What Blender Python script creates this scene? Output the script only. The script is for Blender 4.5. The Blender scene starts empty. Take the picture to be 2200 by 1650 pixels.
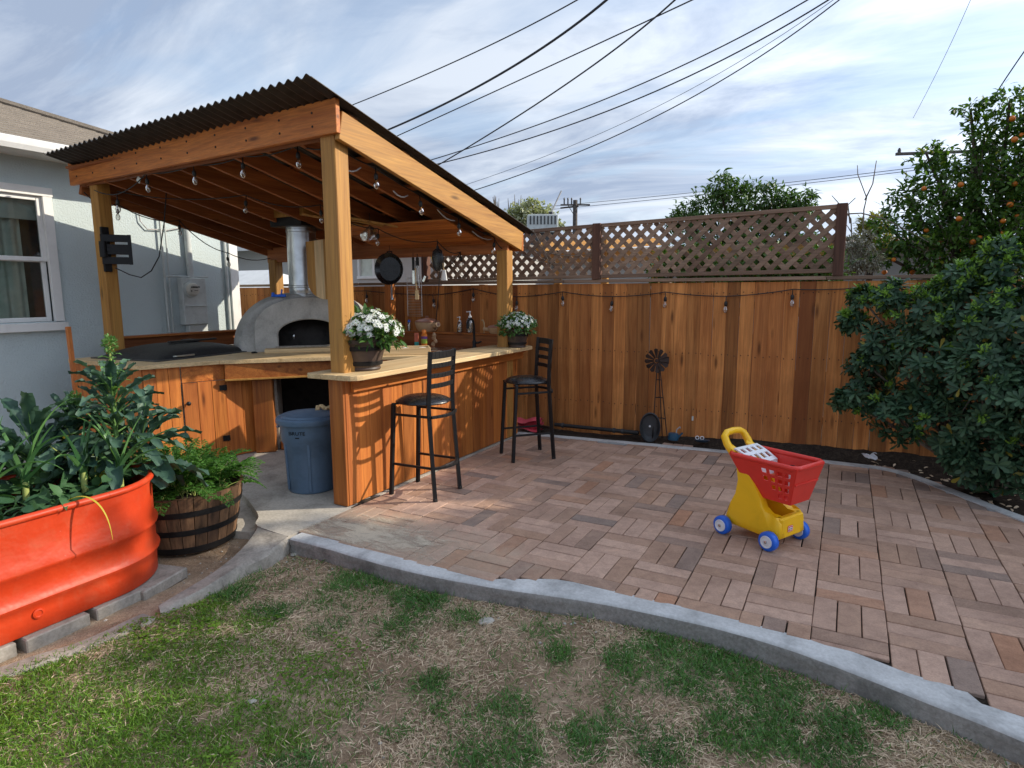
import bpy, math, random
import numpy as np
from mathutils import Vector, Matrix
S = bpy.context.scene
COL = S.collection
rnd = random.Random(7)
RNG = np.random.default_rng(11)
R = math.radians

# ------------------------------------------------------------------ camera
W, H, F = 2200.0, 1650.0, 1330.0           # photograph size and focal length in its pixels
CAMH = 1.65
PITCH = math.atan((H/2-630.0)/F)
YAW = math.atan((1815.0-W/2)/F)            # the view is turned this far left of +Y
ROLL = -0.004
fw = np.array([-math.sin(YAW)*math.cos(PITCH), math.cos(YAW)*math.cos(PITCH), -math.sin(PITCH)])
_r0 = np.array([math.cos(YAW), math.sin(YAW), 0.0]); _u0 = np.cross(_r0, fw)
rt = math.cos(ROLL)*_r0 + math.sin(ROLL)*_u0
up = -math.sin(ROLL)*_r0 + math.cos(ROLL)*_u0
CAM = np.array([0.0, 0.0, CAMH])
cd = bpy.data.cameras.new('camera'); cam = bpy.data.objects.new('camera', cd); COL.objects.link(cam)
cd.sensor_width = 36.0; cd.lens = 36.0*F/W; cd.clip_start = 0.05; cd.clip_end = 2000
M = Matrix(((rt[0], up[0], -fw[0], 0), (rt[1], up[1], -fw[1], 0), (rt[2], up[2], -fw[2], CAMH), (0, 0, 0, 1)))
cam.matrix_world = M
S.camera = cam
# ------------------------------------------------------------------ light
SUN_EL, SUN_AZ = R(28.5), R(34.0)          # azimuth measured from +X towards +Y
S.view_settings.view_transform = 'Standard'; S.view_settings.look = 'None'
S.view_settings.gamma = 1.0; S.view_settings.exposure = 1.32; S.view_settings.use_curve_mapping = False
sd = bpy.data.lights.new('sun', 'SUN'); sd.energy = 2.0; sd.angle = R(0.55); sd.color = (1.0, 0.90, 0.74)
sun = bpy.data.objects.new('sun', sd); COL.objects.link(sun)
sv = Vector((math.cos(SUN_EL)*math.cos(SUN_AZ), math.cos(SUN_EL)*math.sin(SUN_AZ), math.sin(SUN_EL)))
sun.rotation_euler = sv.to_track_quat('Z', 'Y').to_euler(); sun.location = (14, 9, 12)
wd = bpy.data.worlds.new('World'); S.world = wd; wd.use_nodes = True
def build_world():
    nt = wd.node_tree; nt.nodes.clear(); N = nt.nodes.new; L = nt.links.new
    out = N('ShaderNodeOutputWorld'); bg = N('ShaderNodeBackground'); bg.inputs['Strength'].default_value = 0.13
    sky = N('ShaderNodeTexSky'); sky.sky_type = 'NISHITA'; sky.sun_disc = False
    sky.sun_elevation = SUN_EL; sky.sun_rotation = R(90)-SUN_AZ; sky.air_density = 1.0; sky.dust_density = 1.0; sky.ozone_density = 1.4
    tc = N('ShaderNodeTexCoord'); sp = N('ShaderNodeSeparateXYZ'); L(tc.outputs['Generated'], sp.inputs[0])
    az = N('ShaderNodeMath'); az.operation = 'MAXIMUM'; az.inputs[1].default_value = 0.0; L(sp.outputs[2], az.inputs[0])
    ad = N('ShaderNodeMath'); ad.operation = 'ADD'; ad.inputs[1].default_value = 0.16; L(az.outputs[0], ad.inputs[0])
    dx = N('ShaderNodeMath'); dx.operation = 'DIVIDE'; L(sp.outputs[0], dx.inputs[0]); L(ad.outputs[0], dx.inputs[1])
    dy = N('ShaderNodeMath'); dy.operation = 'DIVIDE'; L(sp.outputs[1], dy.inputs[0]); L(ad.outputs[0], dy.inputs[1])
    cb = N('ShaderNodeCombineXYZ'); L(dx.outputs[0], cb.inputs[0]); L(dy.outputs[0], cb.inputs[1])
    mp = N('ShaderNodeMapping'); mp.inputs['Rotation'].default_value = (0, 0, R(-34)); mp.inputs['Scale'].default_value = (0.62, 1.9, 1); mp.inputs['Location'].default_value = (3.1, 1.7, 0)
    L(cb.outputs[0], mp.inputs[0])
    n1 = N('ShaderNodeTexNoise'); n1.inputs['Scale'].default_value = 1.15; n1.inputs['Detail'].default_value = 8; n1.inputs['Roughness'].default_value = 0.55; n1.inputs['Distortion'].default_value = 0.5
    L(mp.outputs[0], n1.inputs['Vector'])
    cr = N('ShaderNodeValToRGB'); cr.color_ramp.elements[0].position = 0.38; cr.color_ramp.elements[1].position = 0.58; cr.color_ramp.interpolation = 'EASE'
    cr.color_ramp.elements[0].color = (0.42, 0.42, 0.42, 1); cr.color_ramp.elements[1].color = (0.97, 0.97, 0.97, 1)
    L(n1.outputs['Fac'], cr.inputs[0])
    # darker undersides in a second, broader field
    n2 = N('ShaderNodeTexNoise'); n2.inputs['Scale'].default_value = 0.8; n2.inputs['Detail'].default_value = 9; n2.inputs['Roughness'].default_value = 0.62; n2.inputs['Distortion'].default_value = 0.6
    mp2 = N('ShaderNodeMapping'); mp2.inputs['Rotation'].default_value = (0, 0, R(-30)); mp2.inputs['Scale'].default_value = (0.9, 2.3, 1); mp2.inputs['Location'].default_value = (9.3, -4.1, 2)
    L(cb.outputs[0], mp2.inputs[0]); L(mp2.outputs[0], n2.inputs['Vector'])
    cc = N('ShaderNodeValToRGB'); cc.color_ramp.elements[0].position = 0.38; cc.color_ramp.elements[1].position = 0.60
    cc.color_ramp.elements[0].color = (1.22, 1.50, 2.02, 1); cc.color_ramp.elements[1].color = (2.42, 2.66, 3.02, 1)
    L(n2.outputs['Fac'], cc.inputs[0])
    # thicker veil towards the horizon
    hz = N('ShaderNodeMapRange'); hz.inputs['From Min'].default_value = 0.0; hz.inputs['From Max'].default_value = 0.30; hz.inputs['To Min'].default_value = 0.55; hz.inputs['To Max'].default_value = 0.0
    L(az.outputs[0], hz.inputs[0])
    fa = N('ShaderNodeMath'); fa.operation = 'ADD'; fa.use_clamp = True; L(cr.outputs[0], fa.inputs[0]); L(hz.outputs[0], fa.inputs[1])
    # thin cloud scatters forward: the veil brightens towards the sun
    dt = N('ShaderNodeVectorMath'); dt.operation = 'DOT_PRODUCT'; L(tc.outputs['Generated'], dt.inputs[0]); dt.inputs[1].default_value = tuple(sv)
    d0 = N('ShaderNodeMath'); d0.operation = 'MAXIMUM'; d0.inputs[1].default_value = 0.0; L(dt.outputs['Value'], d0.inputs[0])
    pw = N('ShaderNodeMath'); pw.operation = 'POWER'; pw.inputs[1].default_value = 3.0; L(d0.outputs[0], pw.inputs[0])
    gl = N('ShaderNodeMath'); gl.operation = 'MULTIPLY_ADD'; gl.inputs[1].default_value = 2.4; gl.inputs[2].default_value = 1.0; L(pw.outputs[0], gl.inputs[0])
    cg = N('ShaderNodeVectorMath'); cg.operation = 'SCALE'; L(cc.outputs[0], cg.inputs[0]); L(gl.outputs[0], cg.inputs['Scale'])
    sk = N('ShaderNodeVectorMath'); sk.operation = 'SCALE'; L(sky.outputs[0], sk.inputs[0]); sk.inputs['Scale'].default_value = 0.62
    mx = N('ShaderNodeMix'); mx.data_type = 'RGBA'; L(fa.outputs[0], mx.inputs['Factor']); L(sk.outputs[0], mx.inputs['A']); L(cg.outputs[0], mx.inputs['B'])
    L(mx.outputs['Result'], bg.inputs['Color']); L(bg.outputs[0], out.inputs[0])
build_world()

# ------------------------------------------------------------------ measuring helpers: where a sight line meets a real plane
def ray(x, y):
    d = fw*F + rt*(x-W/2) - up*(y-H/2); return d/np.linalg.norm(d)
def G(x, y, z=0.0):
    d = ray(x, y); return CAM + d*((z-CAMH)/d[2])
def PX(x, y, X):
    d = ray(x, y); return CAM + d*(X/d[0])
def PY(x, y, Y):
    d = ray(x, y); return CAM + d*(Y/d[1])
def PD(x, y, D):                            # at D metres along the viewing axis
    d = ray(x, y); return CAM + d*(D/float(d@fw))

# ------------------------------------------------------------------ mesh helpers
def _chamfer():
    sg = [(a, b, c) for a in (-1, 1) for b in (-1, 1) for c in (-1, 1)]
    V = [(ax, s) for s in sg for ax in range(3)]; ix = {v: i for i, v in enumerate(V)}; Fc = []
    for ax in range(3):
        o = [i for i in range(3) if i != ax]
        for s in (-1, 1):
            q = []
            for p, r in ((-1, -1), (1, -1), (1, 1), (-1, 1)):
                t = [0, 0, 0]; t[ax] = s; t[o[0]] = p; t[o[1]] = r; q.append(ix[(ax, tuple(t))])
            Fc.append(q)
    for a, b, c in ((0, 1, 2), (0, 2, 1), (1, 2, 0)):
        for p in (-1, 1):
            for r in (-1, 1):
                t0 = [0, 0, 0]; t0[a] = p; t0[b] = r; t1 = list(t0); t0[c] = -1; t1[c] = 1
                Fc.append([ix[(a, tuple(t0))], ix[(a, tuple(t1))], ix[(b, tuple(t1))], ix[(b, tuple(t0))]])
    for s in sg: Fc.append([ix[(0, s)], ix[(1, s)], ix[(2, s)]])
    P = [Vector([(1.0 if i == ax else 0.7)*s[i] for i in range(3)]) for ax, s in V]
    for f in Fc:
        n = (P[f[1]]-P[f[0]]).cross(P[f[2]]-P[f[1]]); cen = sum((P[i] for i in f), Vector())
        if n.dot(cen) < 0: f.reverse()
    return V, Fc
CV, CF = _chamfer()
class MB:
    def __init__(s): s.v = []; s.f = []
    def add(s, vs, fs):
        b = len(s.v); s.v += [tuple(map(float, q)) for q in vs]; s.f += [[i+b for i in f] for f in fs]; return s
    def box(s, c, d, ch=0.003, rot=None):
        h = [q/2 for q in d]; ch = min(ch, min(h)*0.45); c = Vector(c); vs = []
        for ax, sg in CV:
            p = Vector([sg[i]*(h[i] if i == ax else h[i]-ch) for i in range(3)])
            if rot is not None: p = rot @ p
            vs.append(p+c)
        return s.add(vs, CF)
    def bar(s, a, b, w, t, ch=0.003, upv=(0, 0, 1), side=None):   # square-section bar from a to b; w across, t along upv
        a = Vector(a); b = Vector(b); x = (b-a); Ln = x.length; x.normalize()
        u = Vector(upv); y = u.cross(x)
        if y.length < 1e-4: y = Vector((1, 0, 0)).cross(x)
        y.normalize(); z = x.cross(y)
        return s.box((a+b)/2, (Ln, w, t), ch, Matrix((x, y, z)).transposed())
    def tube(s, pts, r, n=8, cap=True):
        pts = [Vector(p) for p in pts]; m = len(pts); rr = r if isinstance(r, (list, tuple)) else [r]*m
        vs = []; fs = []; prev = None
        for i, p in enumerate(pts):
            t = (pts[min(i+1, m-1)]-pts[max(i-1, 0)])
            if t.length < 1e-9: t = Vector((0, 0, 1))
            t.normalize()
            if prev is None:
                q = Vector((0, 0, 1)) if abs(t.z) < 0.9 else Vector((1, 0, 0)); x = t.cross(q).normalized()
            else:
                x = prev - t*prev.dot(t)
                x = x.normalized() if x.length > 1e-6 else t.orthogonal().normalized()
            prev = x; y = t.cross(x)
            for k in range(n):
                a = 2*math.pi*k/n; vs.append(p + x*(math.cos(a)*rr[i]) + y*(math.sin(a)*rr[i]))
        for i in range(m-1):
            for k in range(n): fs.append([i*n+k, i*n+(k+1) % n, (i+1)*n+(k+1) % n, (i+1)*n+k])
        if cap: fs.append(list(range(n))[::-1]); fs.append([(m-1)*n+k for k in range(n)])
        return s.add(vs, fs)
    def lathe(s, prof, c=(0, 0, 0), n=24, sx=1.0, sy=1.0, rot=None, cap=True):
        vs = []; fs = []; c = Vector(c)
        for r, z in prof:
            for k in range(n):
                a = 2*math.pi*k/n; p = Vector((math.cos(a)*r*sx, math.sin(a)*r*sy, z))
                if rot is not None: p = rot @ p
                vs.append(p+c)
        m = len(prof)
        for i in range(m-1):
            for k in range(n): fs.append([i*n+k, i*n+(k+1) % n, (i+1)*n+(k+1) % n, (i+1)*n+k])
        if cap:
            if prof[0][0] > 1e-5: fs.append(list(range(n))[::-1])
            if prof[-1][0] > 1e-5: fs.append([(m-1)*n+k for k in range(n)])
        return s.add(vs, fs)
    def prism(s, poly, fn0, fn1):             # closed outline swept between two maps of its 2-D points
        n = len(poly); vs = [fn0(p) for p in poly]+[fn1(p) for p in poly]
        fs = [list(range(n))[::-1], [n+i for i in range(n)]]+[[i, (i+1) % n, n+(i+1) % n, n+i] for i in range(n)]
        return s.add(vs, fs)
    def slab(s, poly, z0, z1):
        a = sum(poly[i][0]*poly[(i+1) % len(poly)][1]-poly[(i+1) % len(poly)][0]*poly[i][1] for i in range(len(poly)))
        if a < 0: poly = poly[::-1]
        return s.prism(poly, lambda p: (p[0], p[1], z0), lambda p: (p[0], p[1], z1))
    def grid(s, fn, nu, nv):
        vs = [fn(i/nu, j/nv) for j in range(nv+1) for i in range(nu+1)]; w = nu+1
        return s.add(vs, [[j*w+i, j*w+i+1, (j+1)*w+i+1, (j+1)*w+i] for j in range(nv) for i in range(nu)])
    def mesh(s, name, smooth=False, off=None):
        me = bpy.data.meshes.new(name)
        vs = s.v if off is None else [(x-off[0], y-off[1], z-off[2]) for x, y, z in s.v]
        me.from_pydata(vs, [], s.f); me.update()
        if smooth:
            me.polygons.foreach_set('use_smooth', [True]*len(me.polygons))
        return me
def sharp(me, ang=40):
    try: me.set_sharp_from_angle(angle=R(ang))
    except Exception: pass
def mk(name, mesh, mat=None, parent=None, loc=None, rot=None):
    o = bpy.data.objects.new(name, mesh); COL.objects.link(o)
    if mat is not None and mesh is not None and not mesh.materials: mesh.materials.append(mat)
    if parent is not None: o.parent = parent
    if loc is not None: o.location = loc
    if rot is not None: o.rotation_euler = rot
    return o
def tag(o, label=None, cat=None, group=None, kind=None):
    if label: o['label'] = label
    if cat: o['category'] = cat
    if group: o['group'] = group
    if kind: o['kind'] = kind
    return o
def thing(name, label, cat, loc=(0, 0, 0), rz=0.0, group=None):
    o = bpy.data.objects.new(name, None); COL.objects.link(o); o.empty_display_size = 0.1
    o.location = loc; o.rotation_euler = (0, 0, rz); return tag(o, label, cat, group)
def part(name, mb, mat, parent=None, smooth=False, world=False, bevel=0.0, ang=40):
    """one mesh object; world=True: the shapes were given in world space and parent has no rotation"""
    off = None
    if world and parent is not None:
        off = np.array(parent.location)
        if parent.parent is not None: off = off + np.array(parent.parent.location)
    me = mb.mesh(name, smooth, off)
    if smooth: sharp(me, ang)
    o = mk(name, me, mat, parent)
    if bevel > 0:
        b = o.modifiers.new('bevel', 'BEVEL'); b.width = bevel; b.segments = 2; b.limit_method = 'ANGLE'
    return o
def copy_tree(o, parent=None):
    c = o.copy(); COL.objects.link(c); c.parent = parent
    for ch in list(o.children): copy_tree(ch, c)
    return c
def tri_mesh(name, V, T, smooth=False):
    me = bpy.data.meshes.new(name); V = np.asarray(V, np.float32); T = np.asarray(T, np.int32)
    me.vertices.add(len(V)); me.vertices.foreach_set('co', V.ravel())
    me.loops.add(T.size); me.loops.foreach_set('vertex_index', T.ravel())
    me.polygons.add(len(T)); me.polygons.foreach_set('loop_start', np.arange(0, T.size, 3, dtype=np.int32))
    if smooth: me.polygons.foreach_set('use_smooth', np.ones(len(T), bool))
    me.update(calc_edges=True); return me
def unit(a): return a/np.maximum(np.linalg.norm(a, axis=-1, keepdims=True), 1e-9)
def leaf_mesh(name, P, D, L, Wd, shape='oval', curl=0.15, fold=0.25, off=None, upb=None):
    """leaves at points P pointing along D: L long, Wd wide"""
    P = np.asarray(P, float); n = len(P); D = unit(np.asarray(D, float)); L = np.broadcast_to(np.asarray(L, float), (n,)); Wd = np.broadcast_to(np.asarray(Wd, float), (n,))
    u = RNG.normal(size=(n, 3))*0.5+np.array([0, 0, 1.0]) if upb is None else np.asarray(upb, float)+RNG.normal(size=(n, 3))*0.15
    sd_ = unit(np.cross(D, u)); nm = np.cross(sd_, D)
    if shape == 'oval': st = [(0, 0), (.3, .85), (.65, .9), (1, 0)]
    elif shape == 'obov': st = [(0, .12), (.45, .6), (.8, 1.0), (1, .35)]
    elif shape == 'lance': st = [(0, .1), (.3, 1.0), (.7, .7), (1, 0)]
    else: st = [(0, .25), (.5, 1.0), (1, 0)]
    vs = []
    for t, w in st:
        c = P + D*(L*t)[:, None] - nm*(curl*L*t*t)[:, None]
        if shape == 'card':
            vs += [c - sd_*(Wd*w/2)[:, None], c + sd_*(Wd*w/2)[:, None]]
        else:
            e = nm*(fold*Wd*w/2)[:, None]
            vs += [c - sd_*(Wd*w/2)[:, None]+e, c, c + sd_*(Wd*w/2)[:, None]+e]
    k = 2 if shape == 'card' else 3
    V = np.stack(vs, 1).reshape(-1, 3); m = len(vs); T = []
    for i in range(len(st)-1):
        for j in range(k-1):
            a = i*k+j; T += [(a, a+1, a+k+1), (a, a+k+1, a+k)]
    T = (np.array(T)[None]+(np.arange(n)*m)[:, None, None]).reshape(-1, 3)
    if off is not None: V = V-np.array(off)
    return tri_mesh(name, V, T)
def join_tri(name, parts_, smooth=False):
    Vs = []; Ts = []; b = 0
    for V, T in parts_: Vs.append(V); Ts.append(np.asarray(T)+b); b += len(V)
    return tri_mesh(name, np.concatenate(Vs), np.concatenate(Ts), smooth)

# ------------------------------------------------------------------ materials
def nmat(name):
    m = bpy.data.materials.new(name); m.use_nodes = True; nt = m.node_tree; nt.nodes.clear()
    o = nt.nodes.new('ShaderNodeOutputMaterial'); b = nt.nodes.new('ShaderNodeBsdfPrincipled'); nt.links.new(b.outputs[0], o.inputs[0])
    return m, nt, b, o
def nd(nt, t, **kw):
    n = nt.nodes.new(t)
    for k, v in kw.items():
        if k in n.inputs: n.inputs[k].default_value = v
        else: setattr(n, k, v)
    return n
def ramp(nt, stops, src):
    r = nt.nodes.new('ShaderNodeValToRGB'); e = r.color_ramp.elements
    while len(e) < len(stops): e.new(0.5)
    for i, (p, c) in enumerate(stops): e[i].position = p; e[i].color = (*c, 1) if len(c) == 3 else c
    nt.links.new(src, r.inputs[0]); return r.outputs[0]
def mixc(nt, fac, a, b, mode='MIX'):
    m = nt.nodes.new('ShaderNodeMix'); m.data_type = 'RGBA'; m.blend_type = mode
    for key, v in (('Factor', fac), ('A', a), ('B', b)):
        if hasattr(v, 'is_linked'): nt.links.new(v, m.inputs[key])
        else: m.inputs[key].default_value = v if key == 'Factor' else (*v, 1)
    return m.outputs['Result']
def bump(nt, b, src, st=0.3, dist=0.01):
    n = nd(nt, 'ShaderNodeBump', Strength=st, Distance=dist); nt.links.new(src, n.inputs['Height']); nt.links.new(n.outputs[0], b.inputs['Normal'])
def coords(nt, rand=True, scale=(1, 1, 1)):
    tc = nt.nodes.new('ShaderNodeTexCoord'); v = tc.outputs['Object']
    if rand:
        oi = nt.nodes.new('ShaderNodeObjectInfo'); ml = nd(nt, 'ShaderNodeVectorMath', operation='SCALE'); ml.inputs[0].default_value = (17.3, 31.7, 23.1); nt.links.new(oi.outputs['Random'], ml.inputs['Scale'])
        ad = nd(nt, 'ShaderNodeVectorMath', operation='ADD'); nt.links.new(v, ad.inputs[0]); nt.links.new(ml.outputs[0], ad.inputs[1]); v = ad.outputs[0]
    mp = nd(nt, 'ShaderNodeMapping'); mp.inputs['Scale'].default_value = scale; nt.links.new(v, mp.inputs[0]); return mp.outputs[0]
def noise(nt, vec, sc, det=4, rough=0.5, dist=0.0):
    n = nd(nt, 'ShaderNodeTexNoise', Scale=sc, Detail=det, Roughness=rough, Distortion=dist)
    if vec is not None: nt.links.new(vec, n.inputs['Vector'])
    return n.outputs['Fac']
def mat_plain(name, col, rough=0.5, metal=0.0, var=0.10, sc=9.0, bst=0.0, bsc=60.0, spec=0.5, coat=0.0, clean=False):
    m, nt, b, o = nmat(name); v = coords(nt)
    c2 = tuple(x*(1-2.2*var) for x in col); c3 = tuple(min(1, x*(1+var)) for x in col)
    f = noise(nt, v, sc, 6, 0.6, 0.3); nt.links.new(ramp(nt, [(0.3, c2), (0.5, col), (0.72, c3)], f), b.inputs['Base Color'])
    rr = nd(nt, 'ShaderNodeMapRange'); rr.inputs['To Min'].default_value = max(0.05, rough-0.1); rr.inputs['To Max'].default_value = min(1, rough+0.12)
    nt.links.new(noise(nt, v, sc*2.3, 5), rr.inputs[0]); nt.links.new(rr.outputs[0], b.inputs['Roughness'])
    b.inputs['Metallic'].default_value = metal; b.inputs['Specular IOR Level'].default_value = spec; b.inputs['Coat Weight'].default_value = coat
    if bst > 0: bump(nt, b, noise(nt, v, bsc, 5, 0.6), bst, 0.006)
    return m
def mat_wood(name, dark, light, axis=2, rough=0.62, tint=0.35, red=(0.30, 0.085, 0.03), knots=True, bst=0.12, weather=0.0, foot=None):
    """softwood with the grain along one object axis; each board its own tone"""
    m, nt, b, o = nmat(name)
    sc = [13.0, 13.0, 13.0]; sc[axis] = 0.75; v = coords(nt, True, tuple(sc))
    g1 = noise(nt, v, 1.0, 5, 0.6, 1.1); sc2 = [90.0]*3; sc2[axis] = 2.2; v2 = coords(nt, True, tuple(sc2)); g2 = noise(nt, v2, 1.0, 4, 0.6, 0.4)
    base = ramp(nt, [(0.28, dark), (0.46, tuple((a+c)/2 for a, c in zip(dark, light))), (0.66, light)], g1)
    fine = ramp(nt, [(0.3, (0.72, 0.72, 0.72)), (0.6, (1.06, 1.06, 1.06))], g2)
    c = mixc(nt, 1.0, base, fine, 'MULTIPLY')
    oi = nt.nodes.new('ShaderNodeObjectInfo')
    wn = nd(nt, 'ShaderNodeTexWhiteNoise', noise_dimensions='1D'); nt.links.new(oi.outputs['Random'], wn.inputs['W'])
    t1 = ramp(nt, [(0.0, (1-tint, 1-tint, 1-tint)), (0.5, (1, 1, 1)), (1.0, (1+tint*0.45,)*3)], oi.outputs['Random'])
    c = mixc(nt, 1.0, c, t1, 'MULTIPLY')
    rf = ramp(nt, [(0.5, (0, 0, 0)), (1.0, (tint, tint, tint))], wn.outputs['Value']); c = mixc(nt, rf, c, red)
    if knots:
        sk = [7.0]*3; sk[axis] = 1.6; vk = coords(nt, True, tuple(sk)); vo = nd(nt, 'ShaderNodeTexVoronoi', Scale=1.0); nt.links.new(vk, vo.inputs['Vector'])
        kf = ramp(nt, [(0.05, (0.85,)*3), (0.16, (0, 0, 0))], vo.outputs['Distance']); c = mixc(nt, kf, c, tuple(x*0.32 for x in dark))
    if weather > 0:
        wv = coords(nt, False); wf = ramp(nt, [(0.45, (0, 0, 0)), (0.75, (weather,)*3)], noise(nt, wv, 1.7, 5, 0.6, 0.8)); c = mixc(nt, wf, c, tuple(x*0.45 for x in dark))
    if foot:                                   # splashed soil staining the lowest part of the boards
        tc = nt.nodes.new('ShaderNodeTexCoord'); sp = nt.nodes.new('ShaderNodeSeparateXYZ'); nt.links.new(tc.outputs['Object'], sp.inputs[0])
        mr = nd(nt, 'ShaderNodeMapRange'); mr.inputs['From Min'].default_value = foot[0]; mr.inputs['From Max'].default_value = foot[1]; mr.inputs['To Min'].default_value = 0.75; mr.inputs['To Max'].default_value = 0.0
        nt.links.new(sp.outputs[2], mr.inputs[0]); vv = coords(nt, True, (9, 9, 1.2)); fx = nd(nt, 'ShaderNodeMath', operation='MULTIPLY'); nt.links.new(mr.outputs[0], fx.inputs[0])
        nt.links.new(ramp(nt, [(0.3, (0, 0, 0)), (0.62, (1, 1, 1))], noise(nt, vv, 1.0, 5)), fx.inputs[1]); c = mixc(nt, fx.outputs[0], c, (0.07, 0.045, 0.03))
    nt.links.new(c, b.inputs['Base Color'])
    rr = nd(nt, 'ShaderNodeMapRange'); rr.inputs['To Min'].default_value = rough-0.1; rr.inputs['To Max'].default_value = rough+0.15
    nt.links.new(g2, rr.inputs[0]); nt.links.new(rr.outputs[0], b.inputs['Roughness']); b.inputs['Specular IOR Level'].default_value = 0.35
    bump(nt, b, g2, bst, 0.004); return m
def mat_leaf(name, dark, light, rough=0.5, trans=0.35, spec=0.4, odd=None, oddp=0.05):
    m, nt, b, o = nmat(name); ge = nt.nodes.new('ShaderNodeNewGeometry')
    v = coords(nt, True); nz = noise(nt, v, 2.2, 3); ad = nd(nt, 'ShaderNodeMath', operation='ADD'); nt.links.new(ge.outputs['Random Per Island'], ad.inputs[0]); nt.links.new(nz, ad.inputs[1])
    ha = nd(nt, 'ShaderNodeMath', operation='MULTIPLY'); ha.inputs[1].default_value = 0.5; nt.links.new(ad.outputs[0], ha.inputs[0])
    c = ramp(nt, [(0.22, dark), (0.75, light)], ha.outputs[0])
    if odd is not None:
        wn = nd(nt, 'ShaderNodeTexWhiteNoise', noise_dimensions='1D'); nt.links.new(ge.outputs['Random Per Island'], wn.inputs['W'])
        c = mixc(nt, ramp(nt, [(1-oddp-0.001, (0, 0, 0)), (1-oddp, (1, 1, 1))], wn.outputs['Value']), c, odd)
    nt.links.new(c, b.inputs['Base Color']); b.inputs['Roughness'].default_value = rough; b.inputs['Specular IOR Level'].default_value = spec
    tr = nt.nodes.new('ShaderNodeBsdfTranslucent'); c2 = mixc(nt, 1.0, c, (1.15, 1.25, 0.55), 'MULTIPLY'); nt.links.new(c2, tr.inputs['Color'])
    ms = nd(nt, 'ShaderNodeMixShader'); ms.inputs[0].default_value = trans; nt.links.new(b.outputs[0], ms.inputs[1]); nt.links.new(tr.outputs[0], ms.inputs[2]); nt.links.new(ms.outputs[0], o.inputs[0])
    return m
def mat_glass(name, col=(0.9, 0.93, 0.92), op=0.12, rough=0.04):
    m, nt, b, o = nmat(name); b.inputs['Base Color'].default_value = (*col, 1); b.inputs['Roughness'].default_value = rough; b.inputs['Specular IOR Level'].default_value = 0.8
    tr = nt.nodes.new('ShaderNodeBsdfTransparent'); tr.inputs[0].default_value = (*col, 1); fr = nd(nt, 'ShaderNodeFresnel', IOR=1.5)
    ad = nd(nt, 'ShaderNodeMath', operation='ADD', use_clamp=True); ad.inputs[1].default_value = op; nt.links.new(fr.outputs[0], ad.inputs[0])
    gl = nd(nt, 'ShaderNodeBsdfGlossy', Roughness=rough); ms = nt.nodes.new('ShaderNodeMixShader'); nt.links.new(ad.outputs[0], ms.inputs[0]); nt.links.new(tr.outputs[0], ms.inputs[1]); nt.links.new(gl.outputs[0], ms.inputs[2])
    nt.links.new(ms.outputs[0], o.inputs[0]); return m
def mat_concrete(name, col, sc=3.0, speck=0.5, bst=0.25):
    m, nt, b, o = nmat(name); v = coords(nt, False); a = noise(nt, v, sc, 7, 0.62, 0.4); f = noise(nt, v, 55.0, 4, 0.7)
    c = ramp(nt, [(0.3, tuple(x*0.62 for x in col)), (0.5, col), (0.72, tuple(min(1, x*1.22) for x in col))], a)
    c = mixc(nt, speck, c, ramp(nt, [(0.36, (0.62, 0.6, 0.57)), (0.62, (1.1, 1.1, 1.1))], f), 'MULTIPLY')
    nt.links.new(c, b.inputs['Base Color']); b.inputs['Roughness'].default_value = 0.9; b.inputs['Specular IOR Level'].default_value = 0.25; bump(nt, b, f, bst, 0.005); return m
MT = {}
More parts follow.
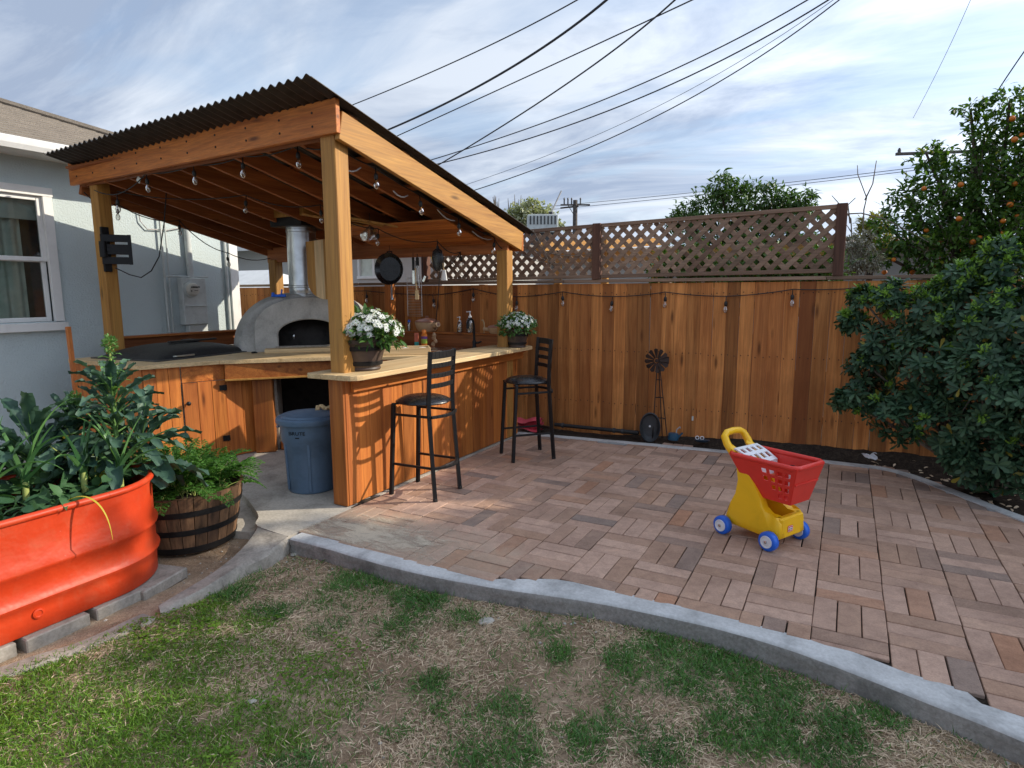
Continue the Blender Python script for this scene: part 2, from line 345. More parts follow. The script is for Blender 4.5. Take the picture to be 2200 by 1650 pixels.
def mats():
    for ax, k in ((0, 'x'), (1, 'y'), (2, 'z')):
        MT['cedar_'+k] = mat_wood('cedar_'+k, (0.33, 0.084, 0.015), (0.60, 0.205, 0.042), ax, 0.5, 0.36)
        MT['fir_'+k] = mat_wood('fir_'+k, (0.31, 0.142, 0.032), (0.50, 0.262, 0.062), ax, 0.55, 0.12, knots=True)
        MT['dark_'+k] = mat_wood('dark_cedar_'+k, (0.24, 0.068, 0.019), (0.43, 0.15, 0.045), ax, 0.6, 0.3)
        MT['old_'+k] = mat_wood('weathered_'+k, (0.17, 0.11, 0.072), (0.36, 0.245, 0.17), ax, 0.8, 0.36, red=(0.12, 0.05, 0.032), knots=False)
        MT['pale_'+k] = mat_wood('pale_wood_'+k, (0.50, 0.33, 0.16), (0.72, 0.53, 0.29), ax, 0.5, 0.2, red=(0.5, 0.3, 0.13), knots=False)
    MT['fence'] = mat_wood('fence_redwood', (0.36, 0.118, 0.028), (0.70, 0.29, 0.085), 2, 0.75, 0.5, red=(0.24, 0.055, 0.016), weather=0.35)
    MT['concrete'] = mat_concrete('pad_concrete', (0.47, 0.43, 0.37))
    MT['kerb'] = mat_concrete('kerb_concrete', (0.52, 0.52, 0.51), 3.5, 0.35, 0.35)
    MT['kerbface'] = mat_concrete('shaded_soiled_kerb', (0.31, 0.295, 0.275), 5.0, 0.6, 0.6); MT['sand'] = mat_concrete('loose_sand', (0.62, 0.55, 0.43), 14.0, 0.7, 0.6)  # kerb face darker than its top: shade painted in along with soil stain
    MT['block'] = mat_concrete('paver_concrete', (0.32, 0.29, 0.25), 8.0)
    MT['plaster'] = mat_concrete('oven_plaster', (0.44, 0.43, 0.40), 4.0, 0.3, 0.3)
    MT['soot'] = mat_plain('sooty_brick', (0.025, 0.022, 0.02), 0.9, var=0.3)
    MT['steel'] = mat_plain('galvanised_steel', (0.60, 0.62, 0.63), 0.32, 1.0, 0.12, 5.0)
    MT['black'] = mat_plain('black_painted_metal', (0.009, 0.009, 0.010), 0.45, 0.0, 0.15, 20.0, spec=0.3)
    MT['blackrubber'] = mat_plain('black_plastic', (0.022, 0.022, 0.022), 0.6, 0.0, 0.2, 25.0)
    MT['vinyl'] = mat_plain('black_vinyl', (0.014, 0.014, 0.016), 0.28, 0.0, 0.2, 30.0, 0.12, 140.0)
    MT['pan'] = mat_plain('pan_steel', (0.55, 0.56, 0.57), 0.22, 1.0, 0.1)
    MT['panin'] = mat_plain('seasoned_pan', (0.015, 0.015, 0.016), 0.25, 0.3, 0.2)
    MT['trim'] = mat_plain('white_paint', (0.74, 0.74, 0.72), 0.5, 0, 0.05, 4.0)
    MT['glass'] = mat_glass('window_glass', (0.78, 0.84, 0.82), 0.10)
    MT['bulb'] = mat_glass('bulb_glass', (0.95, 0.95, 0.93), 0.16, 0.02)
    MT['clear'] = mat_glass('clear_plastic', (0.86, 0.9, 0.9), 0.25, 0.12)
    MT['bag'] = mat_glass('thin_plastic_bag', (0.9, 0.88, 0.85), 0.18, 0.2)
    MT['curtain'] = mat_plain('sage_curtain', (0.60, 0.65, 0.58), 0.9, 0, 0.12, 6.0)
    MT['blind'] = mat_plain('roller_blind', (0.62, 0.66, 0.60), 0.8, 0, 0.06)
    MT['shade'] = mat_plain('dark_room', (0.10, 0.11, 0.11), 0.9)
    MT['box'] = mat_plain('painted_meter_box', (0.52, 0.56, 0.55), 0.5, 0, 0.08)
    MT['meterface'] = mat_plain('meter_face', (0.58, 0.56, 0.5), 0.35, 0, 0.05)
    MT['bin'] = mat_plain('slate_blue_plastic', (0.095, 0.155, 0.235), 0.5, 0, 0.12, 6.0, 0.08, 180.0)
    MT['yellow'] = mat_plain('yellow_plastic', (0.93, 0.52, 0.008), 0.36, 0, 0.05, 5.0, 0.05, 220.0)
    MT['red'] = mat_plain('red_plastic', (0.72, 0.035, 0.022), 0.38, 0, 0.06, 5.0, 0.05, 220.0)
    MT['blue'] = mat_plain('blue_plastic', (0.012, 0.13, 0.66), 0.36, 0, 0.08, 9.0, 0.05, 220.0)
    MT['white'] = mat_plain('white_plastic', (0.74, 0.74, 0.76), 0.4, 0, 0.05)
    MT['orange'] = mat_plain('orange_bottle', (0.80, 0.22, 0.02), 0.35, 0, 0.04)
    MT['purple'] = mat_plain('purple_print', (0.18, 0.06, 0.28), 0.4)
    MT['lime'] = mat_plain('green_print', (0.35, 0.5, 0.06), 0.4)
    MT['teal'] = mat_plain('teal_print', (0.03, 0.40, 0.38), 0.4)
    MT['salmon'] = mat_plain('salmon_packet', (0.62, 0.16, 0.09), 0.5)
    MT['clay'] = mat_plain('tan_clay', (0.50, 0.33, 0.19), 0.55, 0, 0.1)
    MT['claylid'] = mat_plain('brown_glaze', (0.32, 0.14, 0.09), 0.35, 0, 0.1)
    MT['barrelpot'] = mat_plain('dark_resin_pot', (0.075, 0.05, 0.04), 0.42, 0, 0.3, 10.0, 0.1, 60.0)
    MT['soil'] = mat_plain('potting_soil', (0.05, 0.033, 0.022), 0.95, 0, 0.4, 20.0, 0.8, 60.0)
    MT['pink'] = mat_plain('pink_plastic_scoop', (0.62, 0.08, 0.11), 0.45)
    MT['tarp'] = mat_plain('green_tarp', (0.03, 0.15, 0.08), 0.5)
    MT['cord'] = mat_plain('black_cord', (0.014, 0.014, 0.014), 0.55)
    MT['grey'] = mat_plain('grey_cable', (0.42, 0.41, 0.40), 0.5)
    MT['wire'] = mat_plain('service_wire', (0.03, 0.035, 0.045), 0.6)
    MT['copper'] = mat_plain('filament', (0.35, 0.2, 0.08), 0.4, 1.0)
    MT['rust'] = mat_plain('rusty_iron', (0.055, 0.035, 0.028), 0.7, 0.4, 0.4)
    MT['slate'] = mat_plain('dark_grey_plastic', (0.05, 0.052, 0.055), 0.55, 0, 0.2)
    MT['bluecan'] = mat_plain('blue_watering_can', (0.02, 0.08, 0.14), 0.4)
    MT['navy'] = mat_plain('navy_rubber', (0.018, 0.035, 0.055), 0.5)
    MT['bark'] = mat_plain('bark', (0.085, 0.06, 0.045), 0.9, 0, 0.35, 14.0, 0.9, 40.0)
    MT['twig'] = mat_plain('grey_twig', (0.20, 0.165, 0.13), 0.9, 0, 0.3, 14.0)
    MT['pole'] = mat_plain('pole_timber', (0.10, 0.085, 0.075), 0.9, 0, 0.3)
    MT['citrus'] = mat_plain('orange_peel', (0.60, 0.165, 0.01), 0.45, 0, 0.1, 9.0, 0.2, 90.0)
    MT['stone'] = mat_concrete('pale_stone', (0.42, 0.39, 0.34), 9.0)
    MT['yellowleaf'] = mat_leaf('yellowed_leaf', (0.42, 0.36, 0.03), (0.6, 0.52, 0.06), 0.5, 0.3)
    # brick pavers: one tone per brick, sand swept over them by the bar
    for k in ('one', 'many'):
        m, nt, b, o = nmat('clay_paver_'+k); oi = nt.nodes.new('ShaderNodeObjectInfo'); ge = nt.nodes.new('ShaderNodeNewGeometry')
        rv = oi.outputs['Random'] if k == 'one' else ge.outputs['Random Per Island']
        wn = nd(nt, 'ShaderNodeTexWhiteNoise', noise_dimensions='1D'); nt.links.new(rv, wn.inputs['W'])
        tone = ramp(nt, [(0.0, (0.27, 0.205, 0.17)), (0.06, (0.32, 0.22, 0.17)), (0.18, (0.39, 0.245, 0.17)), (0.50, (0.455, 0.298, 0.222)), (0.80, (0.52, 0.348, 0.262)), (0.93, (0.43, 0.27, 0.185)), (0.985, (0.43, 0.24, 0.155)), (1.0, (0.43, 0.225, 0.135))], wn.outputs['Value'])
        tc = nt.nodes.new('ShaderNodeTexCoord'); gp = ge.outputs['Position']
        v = coords(nt, k == 'one'); n1 = noise(nt, v, 14.0, 6, 0.65, 0.6); n2 = noise(nt, v, 110.0, 4, 0.7)
        c = mixc(nt, 0.75, tone, ramp(nt, [(0.3, (0.72, 0.70, 0.70)), (0.55, (1.0, 1.0, 1.0)), (0.75, (1.2, 1.17, 1.12))], n1), 'MULTIPLY')
        c = mixc(nt, 0.6, c, ramp(nt, [(0.35, (0.72, 0.70, 0.68)), (0.6, (1.06, 1.06, 1.06))], n2), 'MULTIPLY')
        c = mixc(nt, 0.8, c, ramp(nt, [(0.32, (0.74, 0.72, 0.71)), (0.5, (1, 1, 1)), (0.7, (1.1, 1.09, 1.06))], noise(nt, gp, 1.9, 7, 0.65, 0.7)), 'MULTIPLY')
        # sand: an irregular drift round its own centre
        sb = nd(nt, 'ShaderNodeVectorMath', operation='SUBTRACT'); sb.inputs[1].default_value = (-2.80, 3.10, 0); nt.links.new(gp, sb.inputs[0])
        msc = nd(nt, 'ShaderNodeVectorMath', operation='MULTIPLY'); msc.inputs[1].default_value = (0.95, 2.4, 0); nt.links.new(sb.outputs[0], msc.inputs[0])
        ln = nd(nt, 'ShaderNodeVectorMath', operation='LENGTH'); nt.links.new(msc.outputs[0], ln.inputs[0])
        sn = noise(nt, gp, 7.0, 7, 0.7, 0.6); ad = nd(nt, 'ShaderNodeMath', operation='MULTIPLY_ADD'); nt.links.new(sn, ad.inputs[0]); ad.inputs[1].default_value = -1.9; nt.links.new(ln.outputs['Value'], ad.inputs[2])
        sf = ramp(nt, [(0.0, (0.3,)*3), (0.05, (0.2,)*3), (0.35, (0, 0, 0))], ad.outputs[0])
        fs = ramp(nt, [(0.68, (0, 0, 0)), (0.80, (0.5,)*3)], noise(nt, gp, 2.2, 6, 0.62, 0.5)); sf = mixc(nt, 1.0, sf, fs, 'ADD')
        c = mixc(nt, sf, c, (0.43, 0.36, 0.27))
        nt.links.new(c, b.inputs['Base Color']); b.inputs['Roughness'].default_value = 0.85; b.inputs['Specular IOR Level'].default_value = 0.28; bump(nt, b, n2, 0.5, 0.003); MT['brick_'+k] = m
    # stucco house wall
    m, nt, b, o = nmat('blue_grey_stucco'); v = coords(nt, False); n = noise(nt, v, 130, 3, 0.6); n2 = noise(nt, v, 1.3, 4)
    nt.links.new(ramp(nt, [(0.3, (0.49, 0.57, 0.585)), (0.7, (0.54, 0.62, 0.625))], n2), b.inputs['Base Color']); b.inputs['Roughness'].default_value = 0.9; bump(nt, b, noise(nt, v, 48, 4, 0.65), 0.9, 0.012); MT['stucco'] = m
    m, nt, b, o = nmat('pale_stucco'); v = coords(nt, False); n = noise(nt, v, 60, 3, 0.6)
    nt.links.new(ramp(nt, [(0.3, (0.42, 0.41, 0.39)), (0.7, (0.48, 0.47, 0.45))], n), b.inputs['Base Color']); b.inputs['Roughness'].default_value = 0.9; bump(nt, b, n, 0.4, 0.006); MT['stucco2'] = m
    # shingles
    m, nt, b, o = nmat('asphalt_shingle'); v = coords(nt, True); n = noise(nt, v, 90, 3, 0.7); n2 = noise(nt, v, 5, 4)
    c = mixc(nt, 0.7, ramp(nt, [(0.35, (0.12, 0.10, 0.08)), (0.65, (0.27, 0.225, 0.175))], n), ramp(nt, [(0.3, (0.75,)*3), (0.7, (1.1,)*3)], n2), 'MULTIPLY'); nt.links.new(c, b.inputs['Base Color']); b.inputs['Roughness'].default_value = 0.95; bump(nt, b, n, 0.6, 0.004); MT['shingle'] = m
    # corrugated roof: dark brown underneath and green on the edge
    MT['roof'] = mat_plain('dark_corrugated', (0.045, 0.040, 0.036), 0.45, 0.2, 0.2, 8.0)
    # soil and lawn
    m, nt, b, o = nmat('lawn_soil'); v = coords(nt, False); a = noise(nt, v, 2.0, 7, 0.65, 0.5); f = noise(nt, v, 34.0, 6, 0.75, 1.2); h = noise(nt, v, 160.0, 3, 0.7)
    c = ramp(nt, [(0.3, (0.25, 0.17, 0.11)), (0.5, (0.39, 0.285, 0.195)), (0.72, (0.54, 0.42, 0.31))], a)
    c = mixc(nt, 0.85, c, ramp(nt, [(0.3, (0.62, 0.6, 0.57)), (0.62, (1.15, 1.12, 1.08))], f), 'MULTIPLY'); c = mixc(nt, 0.6, c, ramp(nt, [(0.35, (0.65,)*3), (0.6, (1.12,)*3)], h), 'MULTIPLY')
    nt.links.new(c, b.inputs['Base Color']); b.inputs['Roughness'].default_value = 0.97; b.inputs['Specular IOR Level'].default_value = 0.15; bump(nt, b, f, 0.9, 0.02); MT['dirt'] = m
    m, nt, b, o = nmat('dark_bed_soil'); v = coords(nt, False); f = noise(nt, v, 24.0, 8, 0.75, 1.0); a = noise(nt, v, 2.0, 5)
    c = ramp(nt, [(0.3, (0.018, 0.013, 0.010)), (0.52, (0.05, 0.037, 0.028)), (0.72, (0.115, 0.085, 0.062))], f); c = mixc(nt, 0.7, c, ramp(nt, [(0.3, (0.6,)*3), (0.7, (1.2,)*3)], a), 'MULTIPLY')
    nt.links.new(c, b.inputs['Base Color']); b.inputs['Roughness'].default_value = 0.97; b.inputs['Specular IOR Level'].default_value = 0.15; bump(nt, b, f, 1.0, 0.03); MT['bed'] = m
    # red tank paint, worn in spots
    m, nt, b, o = nmat('red_orange_paint'); v = coords(nt, False); a = noise(nt, v, 3, 5, 0.6); k = noise(nt, v, 42, 5, 0.7)
    c = ramp(nt, [(0.3, (0.47, 0.036, 0.008)), (0.7, (0.57, 0.054, 0.012))], a); c = mixc(nt, ramp(nt, [(0.70, (0, 0, 0)), (0.76, (0.5,)*3)], k), c, (0.72, 0.42, 0.33))
    nt.links.new(c, b.inputs['Base Color']); b.inputs['Roughness'].default_value = 0.36; nt.links.new(c, b.inputs['Base Color']); 
    sx = coords(nt, False, (6, 6, 60)); c = mixc(nt, ramp(nt, [(0.60, (0, 0, 0)), (0.78, (0.35,)*3)], noise(nt, sx, 1.0, 6, 0.7)), c, (0.33, 0.03, 0.012))
    ds_ = noise(nt, v, 7, 7, 0.7, 0.8); c = mixc(nt, ramp(nt, [(0.50, (0, 0, 0)), (0.80, (0.3,)*3)], ds_), c, (0.44, 0.16, 0.08)); nt.links.new(c, b.inputs['Base Color'])
    rr = nd(nt, 'ShaderNodeMapRange'); rr.inputs['To Min'].default_value = 0.3; rr.inputs['To Max'].default_value = 0.6; nt.links.new(ds_, rr.inputs[0]); nt.links.new(rr.outputs[0], b.inputs['Roughness'])
    b.inputs['Specular IOR Level'].default_value = 0.3; bump(nt, b, noise(nt, v, 4.0, 4, 0.6), 0.35, 0.03); MT['tank'] = m
    # barrel staves
    MT['stave'] = mat_wood('charred_stave', (0.045, 0.026, 0.016), (0.235, 0.125, 0.062), 2, 0.75, 0.45, red=(0.06, 0.03, 0.02), weather=0.5)
    MT['hoop'] = mat_plain('black_hoop', (0.02, 0.019, 0.019), 0.55, 0.5, 0.3)
    # foliage
    MT['kale'] = mat_leaf('kale_leaf', (0.022, 0.06, 0.042), (0.078, 0.15, 0.098), 0.5, 0.16)
    MT['leek'] = mat_leaf('leek_leaf', (0.06, 0.17, 0.06), (0.13, 0.27, 0.085), 0.42, 0.25)
    MT['stalk'] = mat_leaf('pale_stalk', (0.26, 0.34, 0.08), (0.40, 0.46, 0.14), 0.5, 0.1)
    MT['bud'] = mat_leaf('green_bud', (0.10, 0.22, 0.06), (0.18, 0.33, 0.09), 0.6, 0.25)
    MT['berry'] = mat_leaf('low_leaf', (0.03, 0.085, 0.035), (0.075, 0.16, 0.06), 0.5, 0.25)
    MT['carrot'] = mat_leaf('carrot_frond', (0.045, 0.13, 0.018), (0.11, 0.27, 0.045), 0.55, 0.35)
    MT['daisyleaf'] = mat_leaf('daisy_leaf', (0.03, 0.08, 0.02), (0.09, 0.19, 0.045), 0.5, 0.25)
    MT['petal'] = mat_leaf('white_petal', (0.68, 0.69, 0.70), (0.80, 0.80, 0.80), 0.6, 0.25)
    MT['basil'] = mat_leaf('basil_leaf', (0.10, 0.24, 0.02), (0.2, 0.4, 0.05), 0.45, 0.4)
    MT['shrub'] = mat_leaf('shrub_leaf', (0.018, 0.052, 0.027), (0.088, 0.165, 0.085), 0.45, 0.2, 0.3, odd=(0.25, 0.2, 0.03), oddp=0.012)
    MT['newleaf'] = mat_leaf('new_growth', (0.13, 0.26, 0.03), (0.27, 0.46, 0.07), 0.5, 0.3)
    MT['citrusleaf'] = mat_leaf('citrus_leaf', (0.028, 0.078, 0.014), (0.125, 0.23, 0.042), 0.42, 0.38, 0.35, odd=(0.30, 0.30, 0.03), oddp=0.012)
    MT['treeleaf'] = mat_leaf('tree_leaf', (0.035, 0.085, 0.015), (0.10, 0.18, 0.04), 0.45, 0.3)
    MT['blossom'] = mat_leaf('blossom', (0.24, 0.26, 0.12), (0.52, 0.53, 0.38), 0.7, 0.3)
    MT['mistleaf'] = mat_leaf('yellow_green_leaf', (0.16, 0.15, 0.03), (0.33, 0.31, 0.07), 0.6, 0.3)
    MT['greyleaf'] = mat_leaf('grey_bloom', (0.23, 0.215, 0.17), (0.42, 0.40, 0.32), 0.7, 0.2)
    MT['grass'] = mat_leaf('grass_blade', (0.038, 0.115, 0.02), (0.105, 0.235, 0.042), 0.5, 0.25)
    MT['lush'] = mat_leaf('lush_grass_blade', (0.06, 0.145, 0.012), (0.17, 0.31, 0.03), 0.5, 0.3)
    MT['straw'] = mat_leaf('dry_grass', (0.33, 0.225, 0.14), (0.74, 0.58, 0.41), 0.75, 0.1)
mats()
MT['brownpost'] = mat_wood('brown_post', (0.07, 0.033, 0.022), (0.15, 0.075, 0.05), 2, 0.8, 0.1, knots=False)
def dust():                                    # a thin film of sand, denser in its middle, with bare streaks
    m, nt, b, o = nmat('sand_film'); gp = nt.nodes.new('ShaderNodeNewGeometry').outputs['Position']
    sb = nd(nt, 'ShaderNodeVectorMath', operation='SUBTRACT'); sb.inputs[1].default_value = (-2.84, 3.13, 0); nt.links.new(gp, sb.inputs[0])
    ms_ = nd(nt, 'ShaderNodeVectorMath', operation='MULTIPLY'); ms_.inputs[1].default_value = (1.15, 2.5, 0); nt.links.new(sb.outputs[0], ms_.inputs[0])
    ln = nd(nt, 'ShaderNodeVectorMath', operation='LENGTH'); nt.links.new(ms_.outputs[0], ln.inputs[0])
    mp = nd(nt, 'ShaderNodeMapping'); mp.inputs['Scale'].default_value = (5, 13, 1); mp.inputs['Rotation'].default_value = (0, 0, .3); nt.links.new(gp, mp.inputs[0])
    a = noise(nt, mp.outputs[0], 1.0, 8, .72, .8); f = noise(nt, gp, 120, 4, .7)
    s1 = nd(nt, 'ShaderNodeMath', operation='MULTIPLY_ADD'); nt.links.new(a, s1.inputs[0]); s1.inputs[1].default_value = -2.6; nt.links.new(ln.outputs['Value'], s1.inputs[2])
    s2 = nd(nt, 'ShaderNodeMath', operation='MULTIPLY_ADD'); nt.links.new(f, s2.inputs[0]); s2.inputs[1].default_value = -.35; nt.links.new(s1.outputs[0], s2.inputs[2])
    s3 = nd(nt, 'ShaderNodeMapRange'); nt.links.new(s2.outputs[0], s3.inputs[0])
    for k, v in (('From Min', -1.40), ('From Max', -.62), ('To Min', .88), ('To Max', 0.0)): s3.inputs[k].default_value = v
    nt.links.new(ramp(nt, [(0.3, (0.46, 0.39, 0.29)), (0.7, (0.66, 0.58, 0.45))], f), b.inputs['Base Color']); b.inputs['Roughness'].default_value = .95
    tr = nt.nodes.new('ShaderNodeBsdfTransparent'); mx = nt.nodes.new('ShaderNodeMixShader'); nt.links.new(s3.outputs[0], mx.inputs[0]); nt.links.new(tr.outputs[0], mx.inputs[1]); nt.links.new(b.outputs[0], mx.inputs[2]); nt.links.new(mx.outputs[0], o.inputs[0]); return m
MT['dust'] = dust()
# ================================================================== SETTING: ground, lawn, patio, kerbs
LAWN_Z = -0.115
def vnoise(x, y, sc, seed):
    rs = np.random.default_rng(seed); T = rs.random((64, 64)); x = np.asarray(x)*sc+1000.3; y = np.asarray(y)*sc+1000.7
    xi = np.floor(x).astype(int); yi = np.floor(y).astype(int); fx = x-xi; fy = y-yi; fx = fx*fx*(3-2*fx); fy = fy*fy*(3-2*fy)
    a = T[xi % 64, yi % 64]; b = T[(xi+1) % 64, yi % 64]; c = T[xi % 64, (yi+1) % 64]; d = T[(xi+1) % 64, (yi+1) % 64]
    return (a*(1-fx)+b*fx)*(1-fy)+(c*(1-fx)+d*fx)*fy
def fbm(x, y, sc, seed, o=4):
    s = 0; a = 0.5; t = 0
    for k in range(o): s = s+a*vnoise(x, y, sc*2**k, seed+k); t += a; a *= 0.55
    return s/t
tag(mk('ground', MB().grid(lambda u, v: (-220+440*u, -60+480*v, -0.22), 2, 2).mesh('ground'), MT['bed']), kind='structure')
def lawn_h(x, y): return LAWN_Z + 0.035*(fbm(x, y, 1.6, 5)-0.5) + 0.014*(vnoise(x, y, 9, 9)-0.5)
nx, ny = 150, 90
gx, gy = np.meshgrid(np.linspace(-8.0, 4.5, nx+1), np.linspace(-3.0, 3.2, ny+1)); gz = lawn_h(gx, gy)
lv = np.stack([gx, gy, gz], -1).reshape(-1, 3); idx = np.arange(nx*ny); q = (idx//nx)*(nx+1)+idx % nx
lt = np.concatenate([np.stack([q, q+1, q+nx+2], 1), np.stack([q, q+nx+2, q+nx+1], 1)])
tag(mk('lawn', tri_mesh('lawn', lv, lt, True), MT['dirt']), kind='structure')

KO = [(-3.26, 2.84), (-2.92, 2.84), (-2.48, 2.82), (-2.1, 2.83), (-1.66, 2.88), (-1.19, 2.97), (-0.82, 3.01), (-0.46, 3.02), (-0.14, 2.99), (0.13, 2.92), (0.38, 2.84), (0.69, 2.74), (1.2, 2.52), (1.8, 2.2), (2.5, 1.75)]
KB = [(-3.36, 6.46), (-2.95, 6.50), (-2.34, 6.56), (-1.75, 6.62), (-1.03, 6.68), (-0.45, 6.72), (0.05, 6.73), (0.41, 6.70), (0.66, 6.54), (0.98, 6.09), (1.26, 5.68), (1.7, 5.1), (2.5, 4.1)]
def smooth_line(pts, k=5):
    out = []
    for i in range(len(pts)-1):
        p0, p1, p2, p3 = [np.array(pts[max(0, min(len(pts)-1, i+j))]) for j in (-1, 0, 1, 2)]
        for t in np.linspace(0, 1, k, endpoint=False):
            out.append(0.5*((2*p1)+(-p0+p2)*t+(2*p0-5*p1+4*p2-p3)*t*t+(-p0+3*p1-3*p2+p3)*t**3))
    out.append(np.array(pts[-1])); return out
def offset_line(pts, d):
    out = []
    for i, p in enumerate(pts):
        t = np.array(pts[min(i+1, len(pts)-1)])-np.array(pts[max(i-1, 0)]); t = t/np.linalg.norm(t); out.append(np.array(p)+d*np.array([-t[1], t[0]]))
    return out
def kerb_strip(name, line, wid, ztop, zbot, mat, round_=0.012, jit=0.004):
    """rounded concrete edging along a line; width goes to the left of the line"""
    ln = smooth_line(line); mb = MB(); prof = [(0.0, zbot), (0.006, ztop-round_*1.6), (0.012, ztop-round_*0.7), (0.03, ztop), (wid*0.6, ztop+0.001), (wid, ztop), (wid, zbot)]
    n = len(prof); vs = []
    offs = [offset_line(ln, p[0]) for p in prof]
    for i in range(len(ln)):
        for k, (d, z) in enumerate(prof):
            j = jit*(vnoise(i*0.7, k*1.3, 1.0, 3)-0.5); vs.append((offs[k][i][0]+j, offs[k][i][1]+j, z+(j if 0 < k < n-1 else 0)))
    fs = [[i*n+k, (i+1)*n+k, (i+1)*n+k+1, i*n+k+1] for i in range(len(ln)-1) for k in range(n-1)]
    fs += [list(range(n)), [(len(ln)-1)*n+k for k in range(n)][::-1]]
    mb.add(vs, fs); me = mb.mesh(name, True); sharp(me, 50); o = mk(name, me, mat); tag(o, kind='structure'); return o
KIL = [(-3.5, 2.95), (-3.29, 2.945), (-2.65, 2.925), (-2.23, 2.915), (-1.72, 2.92), (-1.69, 2.96), (-1.57, 3.01), (-1.41, 3.10), (-1.23, 3.125), (-0.58, 3.125), (-0.22, 3.11), (0.13, 3.07), (0.25, 3.03), (0.33, 3.0), (0.56, 2.97), (.57, 2.9), (0.8, 2.86), (1.3, 2.62), (2.5, 1.95)]
KIX = [p[0] for p in KIL]; KIY = [p[1] for p in KIL]
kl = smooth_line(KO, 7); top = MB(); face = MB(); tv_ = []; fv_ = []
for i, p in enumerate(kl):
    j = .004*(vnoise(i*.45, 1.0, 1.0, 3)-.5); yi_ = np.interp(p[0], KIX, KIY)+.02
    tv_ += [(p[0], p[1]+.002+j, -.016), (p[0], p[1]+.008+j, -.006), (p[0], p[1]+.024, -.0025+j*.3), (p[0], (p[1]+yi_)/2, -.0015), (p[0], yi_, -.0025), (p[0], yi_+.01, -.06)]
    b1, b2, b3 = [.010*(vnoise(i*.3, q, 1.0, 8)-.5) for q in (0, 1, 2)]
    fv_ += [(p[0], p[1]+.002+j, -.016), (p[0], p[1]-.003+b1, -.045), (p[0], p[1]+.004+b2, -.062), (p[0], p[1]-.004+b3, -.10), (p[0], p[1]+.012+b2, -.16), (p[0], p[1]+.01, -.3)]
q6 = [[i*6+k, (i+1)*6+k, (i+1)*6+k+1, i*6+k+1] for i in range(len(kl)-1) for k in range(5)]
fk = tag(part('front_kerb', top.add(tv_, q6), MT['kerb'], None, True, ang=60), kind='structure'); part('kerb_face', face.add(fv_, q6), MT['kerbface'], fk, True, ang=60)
kerb_strip('back_kerb', KB[::-1], 0.13, 0.007, -0.2, MT['kerb'])
# concrete apron wedge at the patio corner and the curling path edge
PATH_OUT = [G(622, 1157, -.01)[:2], G(575, 1190, -.02)[:2], G(520, 1218, -.04)[:2], G(430, 1272, -.06)[:2], G(345, 1315, -.08)[:2]]
PATH_IN = [G(557, 1110, -.01)[:2], G(553, 1135, -.02)[:2], G(520, 1180, -.04)[:2], G(460, 1230, -.06)[:2], G(340, 1302, -.08)[:2]]
po = smooth_line(PATH_OUT, 4); pi_ = smooth_line(PATH_IN, 4); mb = MB(); n = len(po); vs = []
for i in range(n):
    z = -0.006-0.072*(i/(n-1))**1.3; a, b_ = po[i], pi_[i]; t = (b_-a)/np.linalg.norm(b_-a)
    for d, zz in ((0, -0.3), (0.004, z-0.02), (0.03, z), (None, z), (None, -0.3)):
        p = b_ if d is None else a+t*d; vs.append((p[0], p[1], zz))
fs = [[i*5+k, i*5+k+1, (i+1)*5+k+1, (i+1)*5+k] for i in range(n-1) for k in range(4)]+[[0, 1, 2, 3, 4], [(n-1)*5+k for k in range(5)][::-1]]
me = mb.add(vs, fs).mesh('path_edge', True); sharp(me, 45); tag(mk('path_edge', me, MT['block']), kind='structure')
# pad under the pavilion; its rounded front runs along the crack by the barrel
CRACK = [(-7.8, 3.2), (-6.4, 3.42), (-5.4, 3.5), (-4.77, 3.46), (-4.36, 3.33), (-3.98, 3.14), (-3.80, 3.03), (-3.66, 2.90), (-3.3, 2.86)]
ck = smooth_line(CRACK, 4)
pad = [tuple(p) for p in ck]+[(-3.27, 3.48), (-3.325, 3.50), (-3.31, 6.47), (-3.4, 6.9), (-7.8, 6.9)]
tag(part('concrete_pad', MB().slab(pad, -0.25, -0.006), MT['concrete']), kind='structure')
low = [(-7.8, 2.7), (-4.6, 2.75), (-4.05, 2.80), (-3.72, 2.88)]+[tuple(p) for p in ck[::-1] if p[0] < -3.7]
tag(part('lower_slab', MB().slab(low, -0.3, -0.062), MT['concrete']), kind='structure')
# loose edging by the lawn, left
kerb_strip('lawn_edging', [G(335, 1330, -.1)[:2], G(200, 1392, -.1)[:2], G(60, 1440, -.1)[:2], G(-60, 1478, -.1)[:2], G(-200, 1520, -.1)[:2]][::-1], 0.12, -0.098, -0.3, MT['block'], 0.01, 0.012)
